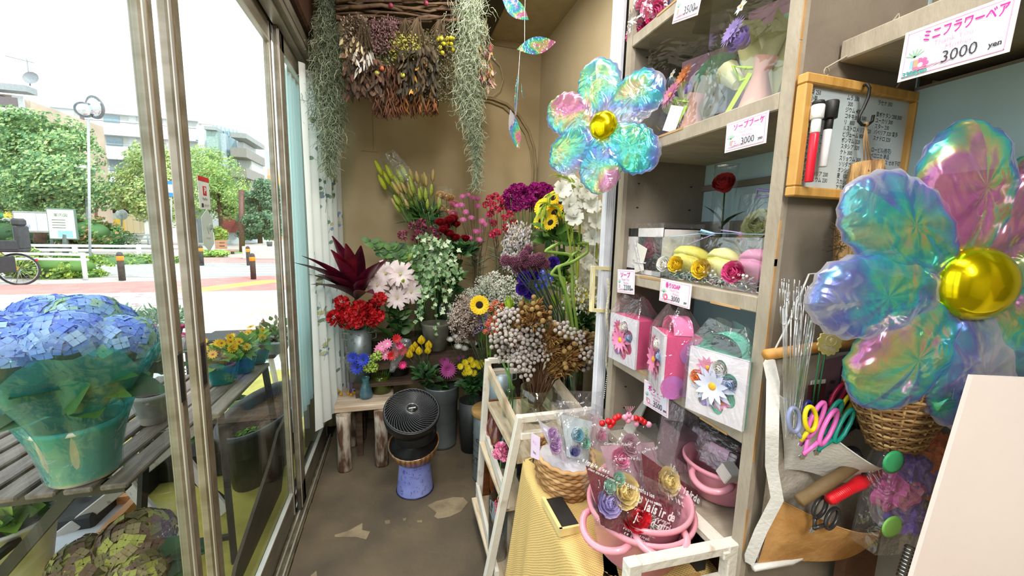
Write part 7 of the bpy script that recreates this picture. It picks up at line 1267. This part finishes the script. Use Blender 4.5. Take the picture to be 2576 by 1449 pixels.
for k, (u, v) in enumerate(((851, 984), (858, 992), (876, 990), (884, 993), (891, 988))): q = P(u, v, 'z', z+.008); q.z = z+.0085; t = thing('craspedia', 'yellow craspedia ball lying on the front left of the stool', 'cut flower', q, 'craspedia balls on the stool'); mb(CRP).ball((0, 0, 0), .0088, 12, 9).obj('flower_head', t); mb(mat('d9d6b8')).tube([(0, 0, 0), (-.006+.004*k, .03, .02), (-.014+.004*k, .05, .045)], .0012, 5).obj('stem', t)
# ---- fan on a blue floral stand
FB = P(1045, 1215, 'z', 0); FB = V((P(1045, 1240, 'z', 0).x, 1.845, 0)); BLK = mat('17181a', '101112', r=.35); EN = mat('8f98d2', '6d76ba', r=.3, ns=9, coat=.4)
t = thing('enamel_pot_stand', 'upturned blue violet enamel pot with dark floral print under the fan', 'pot', FB); b = mb(EN); b.lathe([(0, .003), (.084, .003), (.086, 0), (.088, .002), (.086, .006), (.072, .17), (.070, .175), (0, .175)], 40); b.obj('body', t); mb(mat('20244a', r=.3)).tube([(.0875*cos(a), .0875*sin(a), .003) for a in [2*pi*k/40 for k in range(40)]], .003, 6, closed=True).obj('rim', t)
b = mb(mat('2a2c5c', r=.4)); random.seed(5)
for _ in range(150):
    a, zz = U(0, 6.28), U(.012, .165); R_ = .0862-(.0142)*zz/.17+.0004; c = V((R_*cos(a), R_*sin(a), zz)); N = V((cos(a), sin(a), .08)).normalized(); M = Matrix.Translation(c) @ toq(N, U(0, 6)).to_matrix().to_4x4(); s_ = U(.6, 1.2)
    for k in range(3): x = [-.0035, 0, .0035][k]*s_; b.add([M @ V((x-.0014*s_, 0, 0)), M @ V((x, -.0022*s_, 0)), M @ V((x+.0014*s_, 0, 0)), M @ V((x, .0022*s_, 0))], [(0, 1, 2, 3)], False)
    if _ % 3 == 0: b.tube([M @ V((.008*s_*cos(q), .008*s_*sin(q), 0)) for q in [k*.5 for k in range(8)]], .0004, 3, False)
b.obj('floral_print', t)
t = thing('desk_fan', 'black air circulator fan with wood grain base on the blue pot', 'fan', FB+V((0, 0, .176))); tl = Matrix.Translation((0, 0, .035)) @ Matrix.Rotation(-.08, 4, 'Y') @ Matrix.Rotation(.28, 4, 'X')
WG = mat('b07a3e', '7d4f22', r=.4, kind='wave', ns=14, sc=(1, 1, .02), coat=.3); b = mb(WG).at(tl); b.lathe([(0, -.05), (.06, -.048), (.10, -.02), (.118, .03), (.120, .045), (.115, .045), (.112, .036)], 40); b.obj('base', t); mb(mat('c9cbd0', r=.2, met=.9)).at(tl).tube([(.120*cos(a), .120*sin(a), .046) for a in [2*pi*k/44 for k in range(44)]], .0014, 5, closed=True).obj('trim_ring', t)
b = mb(BLK).at(tl); b.lathe([(.115, .043), (.09, .03), (0, .028)], 32); b.lathe([(.118, .05), (.12, .09), (.09, .12), (0, .12)][::-1], 32, (.012, .0, .03), .82, .7); b.obj('neck', t)
HC = P(1036, 1035, 'y', 1.80)-t.location; hd = Matrix.Translation(HC) @ toq((.05, -.48, .88), 0).to_matrix().to_4x4(); b = mb(BLK).at(hd); b.lathe([(0, -.13), (.05, -.125), (.095, -.10), (.122, -.05), (.130, -.005), (.130, .006), (.124, .012), (.122, .004), (.118, -.004), (0, -.006)], 48); b.obj('housing', t)
b = mb(mat('4c4e52', '3c3e42', r=.3)).at(hd)
for k in range(44):
    a = 2*pi*k/44; b.tube([((.03+.093*j/7)*cos(a+.95*(j/7)), (.03+.093*j/7)*sin(a+.95*(j/7)), .012+.010*sin(pi*(1-j/7)*.5)) for j in range(8)], .0016, 4, False)
for R_ in (.122, .03): b.tube([(R_*cos(a), R_*sin(a), .013 if R_ > .1 else .022) for a in [2*pi*k/44 for k in range(44)]], .0025, 5, closed=True)
b.obj('grille', t); b = mb(BLK).at(hd); b.lathe([(.026, .015), (.026, .024), (0, .026)], 28); b.use(mat('b9bcc0', r=.2, met=1)).tube([(.0262*cos(a), .0262*sin(a), .024) for a in [2*pi*k/28 for k in range(28)]], .0012, 5, closed=True); b.use(WP).text('AIMORE', .009, Matrix.Translation((0, 0, .0268)) @ Matrix.Rotation(pi*.0, 4, 'Z'), 'CENTER', 1, 0, .0003); b.obj('hub_badge', t)
mb(mat('34383c', r=.5)).at(hd @ Matrix.Translation((0, 0, -.02))).lathe([(.03, 0), (.034, .01), (0, .012)], 20).obj('blade_hub', t)
# tin can stool with wooden lid and pale bucket on it
CN = P(1232, 1195, 'z', 0); CN = V((.445, 1.86, 0)); t = thing('tin_can', 'tall zinc tin with wooden lid and faded black lettering right of the fan', 'can', CN); b = mb(ZINC); b.lathe([(0, 0), (.092, 0), (.092, .015), (.089, .02), (.089, .10), (.0915, .11), (.089, .12), (.089, .23), (.0915, .24), (.089, .25), (.09, .345), (0, .345)], 36); b.obj('body', t)
b = mb(mat('b08c54', '8f6d3c', r=.6, ns=5, sc=(1, 8, 1))); b.lathe([(0, .346), (.098, .346), (.1, .35), (.1, .366), (.098, .37), (0, .37)], 36); b.obj('lid', t)
b = mb(mat('2e302c', r=.6))
for s_, zz, sz in (('CITY', .225, .03), ('COTTAGE', .115, .042)):
    n_ = len(s_)
    for i, ch in enumerate(s_): a = -pi/2-.55+(i-n_/2)*.30*(sz/.035); b.text(ch, sz, frame((.0905*cos(a), .0905*sin(a), zz), (-sin(a), cos(a), 0), (0, 0, 1)), 'CENTER', 1, 0, .0006)
for zz in (.195, .16, .09): b.lathe([(.0902, zz), (.0902, zz+.0016)], 36)
b.obj('lettering', t)
BK2 = V((.475, 1.80, .371)); vessel('pale_blue_bucket', 'pale blue zinc bucket of dusty limonium on the wooden lid', BK2, cylp(.062, .21, .048), ZINCL, 'bucket', handle=1)
# ================================================================ WHITE RACK, BURLAP TABLE, POTS AND FILM BAGS
random.seed(77)
WRK = mat('dcd6ca', 'b3a68e', r=.7, ns=16, lo=.25, hi=.42, bump=.15)
t = thing('plant_rack', 'white painted wooden ladder rack with slanted legs carrying the brunia vase', 'rack', (.44, 1.3, 0)); o = t.location.copy()
def R3_(p): return V(p)-o
for (tp, bt) in (((.352, 1.08, .705), (.262, 1.17, 0)), ((.352, 1.54, .735), (.330, 1.60, 0)), ((.60, 1.08, .705), (.62, 1.17, 0)), ((.60, 1.54, .735), (.62, 1.60, 0))): mb(WRK).bar(R3_(tp), R3_(bt), .026, .022, (0, 1, 0), .002).obj('leg', t)
for y_, z in ((1.08, .695), (1.08, .64), (1.54, .73), (1.54, .68)): mb(WRK).bar(R3_((.352, y_, z)), R3_((.60, y_, z)), .020, .022, (0, 0, 1), .002).obj('crossbar', t)
WLP = mat('d3c3a8', 'a88c66', r=.7, ns=9, sc=(6, 1, 1), lo=.3, hi=.5)
for x in (.356, .598): mb(WLP).bar(R3_((x, 1.08, .63)), R3_((x, 1.54, .69)), .012, .045, (0, 0, 1)).obj('side_rail', t)
b = mb(WLP); b.span(R3_((.35, 1.10, .535)), R3_((.61, 1.53, .555))); b.obj('top_shelf', t)
for x0, z in ((.325, .36), (.295, .10)):
    mb(WLP).span(R3_((x0, 1.14, z-.015)), R3_((.61, 1.57, z))).obj('shelf', t); mb(WRK).bar(R3_((x0+.004, 1.12, z+.03)), R3_((x0+.03, 1.60, z+.03)), .012, .04, (0, 0, 1)).obj('side_rail', t)
BRW = mat('9a5e30', '7a4522', r=.55, ns=6, sc=(1, 1, 8)); b = mb(BRW); b.span((.352, 1.615, 0), (.60, 1.63, .52)); tag(b.obj('wooden_panel'), 'upright orange brown wooden panel behind the white rack', 'panel')
t = thing('picture_frame', 'empty brown wooden frame on the lowest rack shelf', 'frame', (.40, 1.5, .101)); b = mb(BRW); [b.span(a, c) for a, c in (((-.02, -.09, 0), (0, -.07, .2)), ((-.02, .07, 0), (0, .09, .2)), ((-.02, -.09, .18), (0, .09, .2)), ((-.02, -.09, 0), (0, .09, .02)))]; b.obj('frame', t); mb(mat('2c211a')).span((-.004, -.07, .02), (0, .07, .18)).obj('back', t)
def bottle(label, c, m, s=1):
    t = thing('glass_bottle', label, 'bottle', c); mb(m).lathe([(0, 0), (.024*s, 0), (.026*s, .01), (.026*s, .09), (.014*s, .12), (.013*s, .145), (.019*s, .155), (.019*s, .158), (.011*s, .158), (.011*s, .12), (.022*s, .09), (0, .006)], 20).obj('body', t)
PG = clear('e8b8b4', .12, .6, .04, 0, 20, .15, 'd99a98'); TG = clear('5fae9f', .12, .6, .04, 0, 20, .15, '3f8f80')
for l_, x, y_, m in (('pale pink glass bottle farthest back on the middle rack shelf', .375, 1.53, PG), ('pale pink glass bottle in front of the farthest one on the rack', .375, 1.45, PG), ('teal glass bottle on the middle rack shelf', .385, 1.375, TG), ('pink glass bottle behind the teal one toward the wall side', .45, 1.49, PG), ('second teal glass bottle nearer the rack leg', .44, 1.36, TG)): bottle(l_, (x, y_, .361), m, 1.05)
PM = mat('f283ae', 'e56a9a', r=.6, trl=.15); c = P(1260, 1133, 'y', 1.28); t = thing('pink_carnation', 'fluffy pink artificial carnation pair standing among the bottles', 'artificial flower', (c.x, 1.28, .361)); h = c-t.location
for dx, dz, s_ in ((0, .008, .027), (.012, -.018, .024), (-.014, -.008, .02)): q = carn(1, PM, [PM, mat('f7a3c4', r=.6)], 46).mesh('flower_head'); part(q, 'flower_head', t, h+V((dx, -.005, dz)), toq((-.2, -1, .3)), s_)
mb(STG).tube([(0, 0, 0), h], .002, 5).obj('stem', t)
c = P(1252, 1200, 'y', 1.22); t = thing('glass_cylinder', 'tall grey glass cylinder with cream ribbon on the lowest rack shelf', 'vase', (c.x+.01, 1.24, .101)); mb(clear('c8cdd2', .1, .6, .04)).lathe([(0, 0), (.034, 0), (.034, .23), (.032, .23), (.032, .01), (0, .01)], 24).obj('body', t)
CRB = mat('eadcb4', 'd9c89a', r=.5, trl=.2); b = mb(CRB); q = P(1262, 1228, 'y', 1.17)-t.location; b.grid(lambda u, v: q+V((.028*sin(u*5)*(1-.4*u), -.01*cos(u*7), .03-.075*u+.010*v)), 20, 3).grid(lambda u, v: q+V((.02+.02*cos(u*6), -.008*sin(u*6)*2, .018+.02*sin(u*6)*.8+.016*v)), 18, 2).bar(q+V((.005, -.012, 0)), q+V((.004, -.012, -.07)), .018, .001, (0, 1, 0)); b.obj('ribbon', t)
b = mb(mat('d0305c', 'b81e4a', r=.5)); [b.ball(q+V((-.012+U(-.012, .012), -.012+U(-.006, .006), -.06+U(-.02, .03))), .0028, 6, 4) for _ in range(40)]; b.obj('berries', t)
t = thing('dried_bouquet_box', 'glass fronted dark box of pale green dried flowers on the middle rack shelf', 'box', (.50, 1.22, .361)); b = mb(DK); b.span((-.09, -.05, 0), (.1, .07, .01)); b.span((-.09, .065, 0), (.1, .07, .15)); b.obj('box', t); mb(ACR).span((-.09, -.05, .01), (.1, -.049, .16)).obj('glass_front', t)
b = MB(); cloud(b, [(0, 0, .11, .09, .05, .05)], 700, .010, [mat('9ec9b8', r=.8), mat('7fa58f', r=.8), mat('c9dccb', r=.8), mat('5d7a66', r=.8)]); o_ = b.obj('dried_flowers', t)
# --- side table under burlap
t = thing('side_table', 'small table hidden under the burlap cloth', 'table', (.47, .80, 0)); mb(mat('8a6a48', '6d5136')).span((-.125, -.24, .575), (.16, .22, .597)).obj('tabletop', t); [mb(mat('8a6a48', '6d5136')).bar((x, y_, .575), (x, y_, 0), .035, .035, (0, 1, 0)).obj('leg', t) for x in (-.10, .13) for y_ in (-.21, .19)]
def burlapmat():
    m, n = newmat('burlap'); L_ = n.links.new; out = n.nodes.new('ShaderNodeOutputMaterial'); p = n.nodes.new('ShaderNodeBsdfPrincipled'); p.inputs['Roughness'].default_value = .95; tc = n.nodes.new('ShaderNodeTexCoord')
    hs = []
    for k, dr in enumerate(('DIAGONAL', 'Y', 'X')):
        w = n.nodes.new('ShaderNodeTexWave'); w.wave_type = 'BANDS'; w.bands_direction = dr; w.inputs['Scale'].default_value = 120 if k else 84; w.inputs['Distortion'].default_value = 1.6; w.inputs['Detail'].default_value = 2; w.inputs['Detail Scale'].default_value = .6; L_(tc.outputs['Object'], w.inputs['Vector']); hs.append(w.outputs['Fac'])
    mx = n.nodes.new('ShaderNodeMath'); mx.operation = 'MAXIMUM'; L_(hs[0], mx.inputs[0]); L_(hs[1], mx.inputs[1])
    rp = n.nodes.new('ShaderNodeValToRGB'); rp.color_ramp.elements[0].position = .25; rp.color_ramp.elements[0].color = lin('b08c4a'); rp.color_ramp.elements[1].position = .85; rp.color_ramp.elements[1].color = lin('dfc07c'); L_(mx.outputs[0], rp.inputs['Fac']); L_(rp.outputs['Color'], p.inputs['Base Color'])
    b_ = n.nodes.new('ShaderNodeBump'); b_.inputs['Strength'].default_value = .5; b_.inputs['Distance'].default_value = .002; L_(mx.outputs[0], b_.inputs['Height']); L_(b_.outputs['Normal'], p.inputs['Normal']); L_(p.outputs['BSDF'], out.inputs['Surface']); return m
BUR = burlapmat(); b = mb(BUR); per = [(.62, 1.035), (.50, 1.04), (.40, 1.035), (.348, 1.02), (.336, .96), (.333, .88), (.333, .80), (.333, .72), (.336, .64), (.345, .575), (.37, .553), (.43, .548), (.50, .547), (.60, .547)]
def drape(u, v):
    k = u*(len(per)-1); i = min(len(per)-2, int(k)); f_ = k-i; p = V(per[i]).lerp(V(per[i+1]), f_); d = (V(per[i+1])-V(per[i])).normalized(); nn = V((d.y, -d.x)); 
    if nn.dot(p-V((.47, .80))) < 0: nn = -nn
    w_ = max(0, v-.12)/.88; off = (.006+.05*w_+.020*sin(u*31+1)*w_+.008*sin(u*67)*w_) if v > .12 else -.045+.051*sin(pi/2*v/.12); z = .604-.012*(1-cos(pi/2*min(1, v/.12)))-.586*w_; return V((p.x+nn.x*off, p.y+nn.y*off, z))
b.grid(drape, 90, 30); tp = [drape(k/90, 0) for k in range(91)]; cc = V((.47, .80, .604)); b.add([cc]+tp, [(0, k+1, k+2) for k in range(90)]); tag(b.obj('burlap_cloth'), 'golden burlap cloth draped over the side table', 'cloth')
# --- crate frame in front
CRW = mat('d9d4c8', 'a4907a', r=.75, ns=22, lo=.28, hi=.38, bump=.3); t = thing('crate_frame', 'flaking white wooden crate frame at the bottom before the pink pots', 'crate', (.47, .66, .603)); o = t.location.copy()
for a, c, w_, h_ in (((.366, .520, .695), (.590, .513, .695), .022, .018), ((.568, .50, .687), (.572, .80, .687), .030, .016), ((.366, .520, .625), (.58, .515, .625), .018, .02)): mb(CRW).bar(V(a)-o, V(c)-o, w_, h_, (0, 0, 1), .002).obj('rail', t)
for x, y_ in ((.577, .511), (.376, .518), (.572, .79)): mb(CRW).bar(V((x, y_, .7065))-o, V((x, y_, .603))-o, .026, .022, (0, 1, 0), .002).obj('post', t)
mb(DK).span(V((.555, .56, .603))-o, V((.575, .80, .63))-o).obj('dark_inside', t)  # near-black bar for the dark inside of the crate
mb(mat('d0a868', 'b88f50', r=.6, ns=6, sc=(8, 1, 1))).span(V((.36, .53, .603))-o, V((.55, .55, .612))-o).obj('slat', t)
# --- pink pots
PP = mat('e8a0ae', 'e093a3', r=.35, coat=.3, ns=3, bump=.03, bs=200)
def pinkpot(label, c, r, h, tilt=0, hang=-.9, rz=0):
    t = thing('pink_pot', label, 'pot', c); T_ = Matrix.Rotation(tilt, 4, 'X'); b = mb(PP).at(T_); b.lathe([(0, 0), (r*.72, 0), (r*.78, .006), (r*.93, h*.85), (r*.97, h*.9), (r*1.03, h*.92), (r*1.04, h), (r*1.0, h+.004), (r*.96, h), (r*.9, h*.85), (r*.75, .01), (0, .01)], 48); b.obj('body', t)
    for s in (0, pi):
        a0 = hang+s; b = mb(PP).at(T_); b.tube([((r*(.98+.33*sin(pi*q)**.6))*cos(a0-.52+1.04*q), (r*(.98+.33*sin(pi*q)**.6))*sin(a0-.52+1.04*q), h*.86-.012*sin(pi*q)) for q in [k/14 for k in range(15)]], .0068, 9); b.obj('handle', t)
pinkpot('outer pink enamel pot with loop handles holding the nested pot', (.470, .642, .612), .104, .098, .06, -2.85); pinkpot('inner pink enamel pot nested in the outer one, full of printed film bouquets', (.474, .648, .634), .098, .094, .07, -1.75)
pinkpot('pink pot on the lowest shelf board with brown film boxes', (.685, .652, .692), .078, .075, 0, -2.6)
b = mb(BLACKM); b.box((.352, .765, .612), (.05, .10, .012)).use(mat('e6cf8e')).box((.330, .765, .613), (.008, .11, .018)).box((.352, .712, .613), (.05, .006, .018)); tag(b.obj('tray_frame'), 'corner of a light wood tray between basket and pink pot', 'tray')
# --- printed film pouches with soap bouquets
PRN = mat('f4f4f6', 'eaeaee', r=.4)
def pouch2(name, label, tip, mouthL, mouthR, yt, ym, inner, lines, flowers, deep=.03, rot=0, filmh=.03, size=.011, wb=.3):
    """clear printed film pouch; tip: bottom pixel (u,v), mouth corners pixels; yt/ym depths"""
    a, l, r_ = P(tip[0], tip[1], 'y', yt), P(mouthL[0], mouthL[1], 'y', ym), P(mouthR[0], mouthR[1], 'y', ym); t = thing(name, label, 'bouquet pouch', a); l -= a; r_ -= a; X = (r_-l).normalized(); Yv = ((l+r_)/2).normalized(); nn = X.cross(Yv).normalized()
    if nn.y > 0: nn = -nn
    W2 = (r_-l).length
    def f(s, off=0):
        def g(u, v):
            w = (wb+(1-wb)*v); e = V((0, 0, 0)).lerp((l+r_)/2, v)+X*(u-.5)*W2*w; z = s*(deep*sin(pi*min(1, max(0, u)))*(.35+.65*sin(pi*min(1, v*.95+.05)))+.004*sin(9*u+13*v+off)+.003*sin(23*u-17*v)); return e+nn*z
        return g
    if inner: b = mb(inner); b.grid(lambda u, v: f(-.5)(.08+.84*u, .04+.72*v), 10, 8); b.grid(lambda u, v: f(.25)(.1+.3*u+.1*v, .04+.55*v), 6, 6); b.grid(lambda u, v: f(.25)(.9-.3*u-.1*v, .04+.55*v), 6, 6); b.obj('wrapping_paper', t)
    for (u, v, R, m, kd) in flowers:
        b = MB(); (rosehead(b, R, m) if kd == 'r' else gerbera(b, R, m, YC) if kd == 'g' else pompon(b, R, 30, .9*R, .14*R, m)); h = b.obj('soap_flower', t); h.location = f(.15)(u, v); h.rotation_mode = 'QUATERNION'; h.rotation_quaternion = toq(nn+V((0, 0, .35)), U(0, 6))
    b = mb(FILM2); b.grid(f(1), 18, 16); b.use(FILM).grid(f(-1), 14, 12); b.obj('clear_film', t)
    if lines:
        b = mb(PRN)
        for (s, u, v, sz, sq) in lines:
            # lettering follows the film: place letter by letter
            uu = u; e0_ = f(1)(min(.7, u+.1), v); qx = f(1)(min(.95, u+.35), v)-e0_; qy = f(1)(min(.7, u+.1), min(1, v+.12))-e0_
            for ch in s:
                wch = sz*{' ': .3, 'i': .28, 'l': .28, 'j': .28, "'": .25, 'r': .36, 'f': .33, 't': .34, 'm': .85, 'C': .78, 'P': .72}.get(ch, .62)
                if ch != ' ':
                    p = f(1)(uu, v)+nn*.0025; b.text(ch, sz, frame(p, qx, qy), 'LEFT', 1, 0, sz*.03)
                uu += wch/(W2*(wb+(1-wb)*v))
        b.obj('printed_lettering', t)
    return t
WINE = mat('8e1738', '70102a', r=.55, trl=.2); PKW2 = mat('e4c0cc', 'd8b0be', r=.6, trl=.3); CRR = mat('f5e2a6', 'ecd58e', r=.6, trl=.2); LAV = mat('c3b8e6', 'b3a6dc', r=.6, trl=.25); MNT = mat('9fd9c4', r=.6); MBL = mat('8fd0e0', '78bdd0', r=.6, trl=.2); LLC = mat('e6c2ee', 'd8aee2', r=.6, trl=.2); RDR = mat('d01a2a', 'b30f1e', r=.5); GRF = mat('b8c4b4', 'dfe4da', r=.7)
L1_ = [("Plaisir de", .46, .60, 0.0234, 1), ("voudrais voir votre vie", .42, .50, 0.0088, 1), ("joie d'offrir", .40, .40, 0.0220, 1), ("Comme je voudrais", .44, .24, 0.0121, 1), ("votre merveilleux", .30, .15, 0.0085, 1), ("ce que comptes", .3, .09, 0.0085, 1), ("simple c'est", .06, .82, 0.0092, 1), ("rien transformer", .08, .74, 0.0085, 1), ("coeur profusion", .36, .78, 0.0106, 1), ("ce que nous mettons", .42, .70, 0.0085, 1)]
pouch2('printed_film_bouquet', 'front printed film bouquet with cream rose, red rose and wine paper in the pink pot', (1612, 1370), (1436, 1108), (1712, 1240), .575, .60, WINE, L1_, [(.38, .64, 0.026, CRR, 'r'), (.45, .40, 0.027, RDR, 'r'), (.20, .40, 0.022, LAV, 'r'), (.62, .36, 0.016, GRF, 's'), (.25, .62, 0.0110, MNT, 'r'), (.36, .78, 0.0110, MNT, 'r')], .020, wb=.80)
pouch2('printed_film_bouquet', 'rear right printed film bouquet with cream rose leaning toward the shelf', (1700, 1345), (1590, 1075), (1790, 1215), .62, .655, WINE, [("Plaisir de", .36, .62, 0.0199, 1), ("a voir votre vie", .40, .52, 0.0085, 1), ("joie d'offrir", .28, .44, 0.0199, 1), ("je voudrais", .40, .30, 0.0128, 1), ("mettons", .46, .2, 0.0099, 1), ("c'est", .5, .12, 0.0085, 1)], [(.36, .60, 0.0243, CRR, 'r'), (.5, .36, 0.0177, WINE, 'r'), (.62, .22, 0.0143, GRF, 's'), (.3, .42, 0.0133, RDR, 'r'), (.44, .78, 0.0110, GRF, 's')], .022, wb=.7)
pouch2('printed_film_bouquet', 'pale pink printed film bouquet with red berries at the back of the pink pot', (1620, 1270), (1480, 1075), (1650, 1065), .66, .70, PKW2, [("Plaisir de", .5, .42, 0.0185, 1), ("joie d'offrir", .40, .26, 0.0170, 1), ("Comme Plaisir", .12, .80, 0.0085, 1), ("ce que rien n'est", .5, .70, 0.0085, 1), ("votre profusion", .2, .62, 0.0099, 1)], [(.5, .75, 0.0198, PKW2, 'r'), (.3, .6, 0.0177, PNK, 'r')], .020, wb=.8)
b = mb(mat('d0141c', 'b00c14', r=.3)); CL = [(1515, 1065), (1530, 1060), (1542, 1062), (1535, 1072), (1548, 1052), (1556, 1048), (1600, 1052), (1612, 1056), (1620, 1062)]
for u, v in CL: b.ball(P(u, v, 'y', .70), .0068, 10, 7)
b.use(mat('f0a0b8', r=.3)); [b.ball(P(u, v, 'y', .705), .0068, 10, 7) for u, v in ((1572, 1050), (1582, 1044), (1590, 1052), (1580, 1058), (1600, 1066), (1632, 1068))]; [b.tube([P(1582, 1042, 'y', .70), P(1572+5*k, 1022, 'y', .70)], .0004, 3) for k in range(6)]; tag(b.obj('berry_picks'), 'shiny red and pink decorative berries above the pale printed bouquet', 'berries')
# basket with pouches
BK_ = V((.412, .892, .603)); t = thing('woven_basket', 'oval seagrass basket on the burlap cloth holding small film bouquets', 'basket', BK_); SG = [mat('b98f5c', '94693c', r=.8, bump=.3, bs=150), mat('a67c4a', '80572e', r=.8, bump=.3, bs=150), mat('cda676', 'ab8352', r=.8)]; b = MB()
for k in range(9):
    z = .006+.0095*k; rx, ry = .062+.010*sin(k/9*1.6), .088+.010*sin(k/9*1.6); b.use(SG[k % 3]); n_ = 72; b.tube([((rx+.002*cos(a*18+k*pi))*cos(a), (ry+.002*cos(a*18+k*pi))*sin(a), z+.0015*sin(a*18+k*pi)) for a in [2*pi*j/n_ for j in range(n_)]], .0055, 6, closed=True)
b.obj('weave', t); mb(SG[1]).lathe([(0, 0), (.06, 0)], 20, sy=1.4).disc((0, 0, .003), .06, 24).obj('bottom', t)
pouch2('film_cone_bouquet', 'small lilac soap flower in a white film cone at the left of the basket', (1410, 1160), (1334, 1022), (1412, 1072), .84, .86, mat('f2eef7', 'e9e3f1', r=.6, trl=.3), [("voir", .5, .2, .006, 1)], [(.5, .45, .014, LLC, 'r'), (.4, .3, .013, LLC, 'r'), (.65, .6, .008, MNT, 's'), (.5, .62, .012, LLC, 'r')], .014, wb=.5)
pouch2('film_cone_bouquet', 'clear printed pouch with turquoise and blue flowers in the basket', (1455, 1160), (1398, 1005), (1500, 1030), .87, .90, mat('eaf4f5', 'dcebed', r=.6, trl=.3), [("Plaisir", .3, .8, .006, 1)], [(.45, .46, .015, MBL, 'r'), (.35, .18, .013, mat('3a3fb0', r=.6), 'r'), (.7, .55, .010, mat('8fcf6a', r=.6), 's'), (.7, .35, .014, MNT, 'r')], .016, wb=.6)
pouch2('film_cone_bouquet', 'printed pouch standing tallest behind the basket flowers', (1470, 1130), (1402, 982), (1516, 985), .93, .95, None, [("voir de choisir", .10, .82, .0085, 1), ("joie d'offrir, mille", .10, .66, .0085, 1)], [], .010, wb=.85)
pouch2('film_cone_bouquet', 'small clear pouch with pink flower right in the basket', (1508, 1140), (1472, 1005), (1545, 1040), .90, .92, mat('eeddE0'.lower(), 'e2cdd2', r=.6, trl=.3), [("joie", .4, .8, .006, 1)], [(.5, .4, .014, PNK, 'r')], .012, wb=.6)
pouch2('film_cone_bouquet', 'pale film cone with a cream soap rose at the back left of the basket', (1430, 1130), (1385, 1010), (1440, 1015), .93, .95, mat('f4f0e6', 'eae5d8', r=.6, trl=.3), [], [(.5, .5, .013, CRR, 'r')], .012, wb=.5)
b = mb(mat('f0eff4', 'dddbe6', r=.6, trl=.3)); b.at(Matrix.Translation((.412, .892, .668))).grid(lambda u, v: V((.060*v*cos(6.2832*u), .086*v*sin(6.2832*u), .012*N_.noise(V((6*v*cos(6.28*u), 6*v*sin(6.28*u), 2.1)))-.004*v)), 30, 8); tag(b.obj('tissue_paper'), 'crumpled whitish tissue paper lining the seagrass basket', 'paper')
b = mb(mat('e6cfe6', 'd8c3e6', r=.5)); M = frame(P(1347, 1128, 'y', .80), (.25, -1, 0), (0, 0, 1)); b.at(M).prism([(-.018, -.03), (.018, -.02), (.018, .035), (-.018, .03)], .0008).use(MAG).text('ミニ', .008, T(-.012, .012, .001), 'LEFT').use(INK).text('500', .008, T(-.008, -.012, .001), 'LEFT'); tag(b.obj('price_tag'), 'small tilted price tag clipped to the left rim of the basket', 'price tag')
# brown film boxes in the back pot
BRX = mat('a4858e', '8c6f78', r=.5); MAU = mat('c9a0b6', 'ba90a8', r=.5)
def flowerbag(label, c, w_, d_, h_, rz, tl, tagm=True):
    t = thing('flower_magic_box', label, 'gift box', c, rz=rz); t.name = 'small_gift_box'; T_ = Matrix.Rotation(tl, 4, 'Y'); mb(BRX).at(T_).box((0, 0, h_/2), (d_, w_, h_), None, .002).obj('box', t)
    if tagm: b = mb(MAU).at(T_); b.box((-d_*.3, 0, h_+.001), (d_*.5, w_*.6, .0015)); b.box((-d_*.55, 0, h_*.8), (.0015, w_*.6, h_*.4)); b.use(mat('5a3048')).text('FLOWER', w_*.16, T_ @ frame((-d_*.56-.001, 0, h_*.8), (0, -1, 0), (0, 0, 1)), 'CENTER'); b.obj('tag', t); b = mb(mat('4a3038')).at(T_); b.text('FLOWER', w_*.2, frame((d_*.12, w_*.42, h_+.0018), (0, -1, 0), (1, 0, 0)), 'LEFT', bold=.0006).text('MAGIC', w_*.2, frame((d_*.38, w_*.42, h_+.0018), (0, -1, 0), (1, 0, 0)), 'LEFT', bold=.0006); b.obj('lettering', t)
    mb(FILM2).at(T_).grid(lambda u, v: V(((d_/2+.004)*max(-1, min(1, 1.5*cos(2*pi*u)))*(1 if v < .6 else 1-(v-.6)), (w_/2+.004)*max(-1, min(1, 1.5*sin(2*pi*u)))*(1 if v < .6 else 1-(v-.6)*.6), h_*1.5*v)), 28, 7).obj('clear_film', t)
flowerbag('brown and mauve lettered gift box in film topmost in the back pink pot', (.672, .640, .752), .075, .055, .048, .2, .35)
flowerbag('brown gift box in film behind the lettered one', (.70, .715, .745), .07, .05, .05, .1, .3, False); flowerbag('brown gift box in film at the left of the back pot', (.648, .765, .692), .07, .05, .10, -.1, .15, False); flowerbag('brown gift box in film in the dark corner of the lowest shelf', (.72, .84, .692), .08, .06, .12, 0, .1, False)
b = mb(mat('d9d2cc', r=.6)); b.box((.635, .585, .785), (.03, .03, .03), Matrix.Rotation(.5, 3, 'X'), .002); tag(b.obj('folded_paper'), 'small crumpled white paper on the rim of the back pot', 'paper')
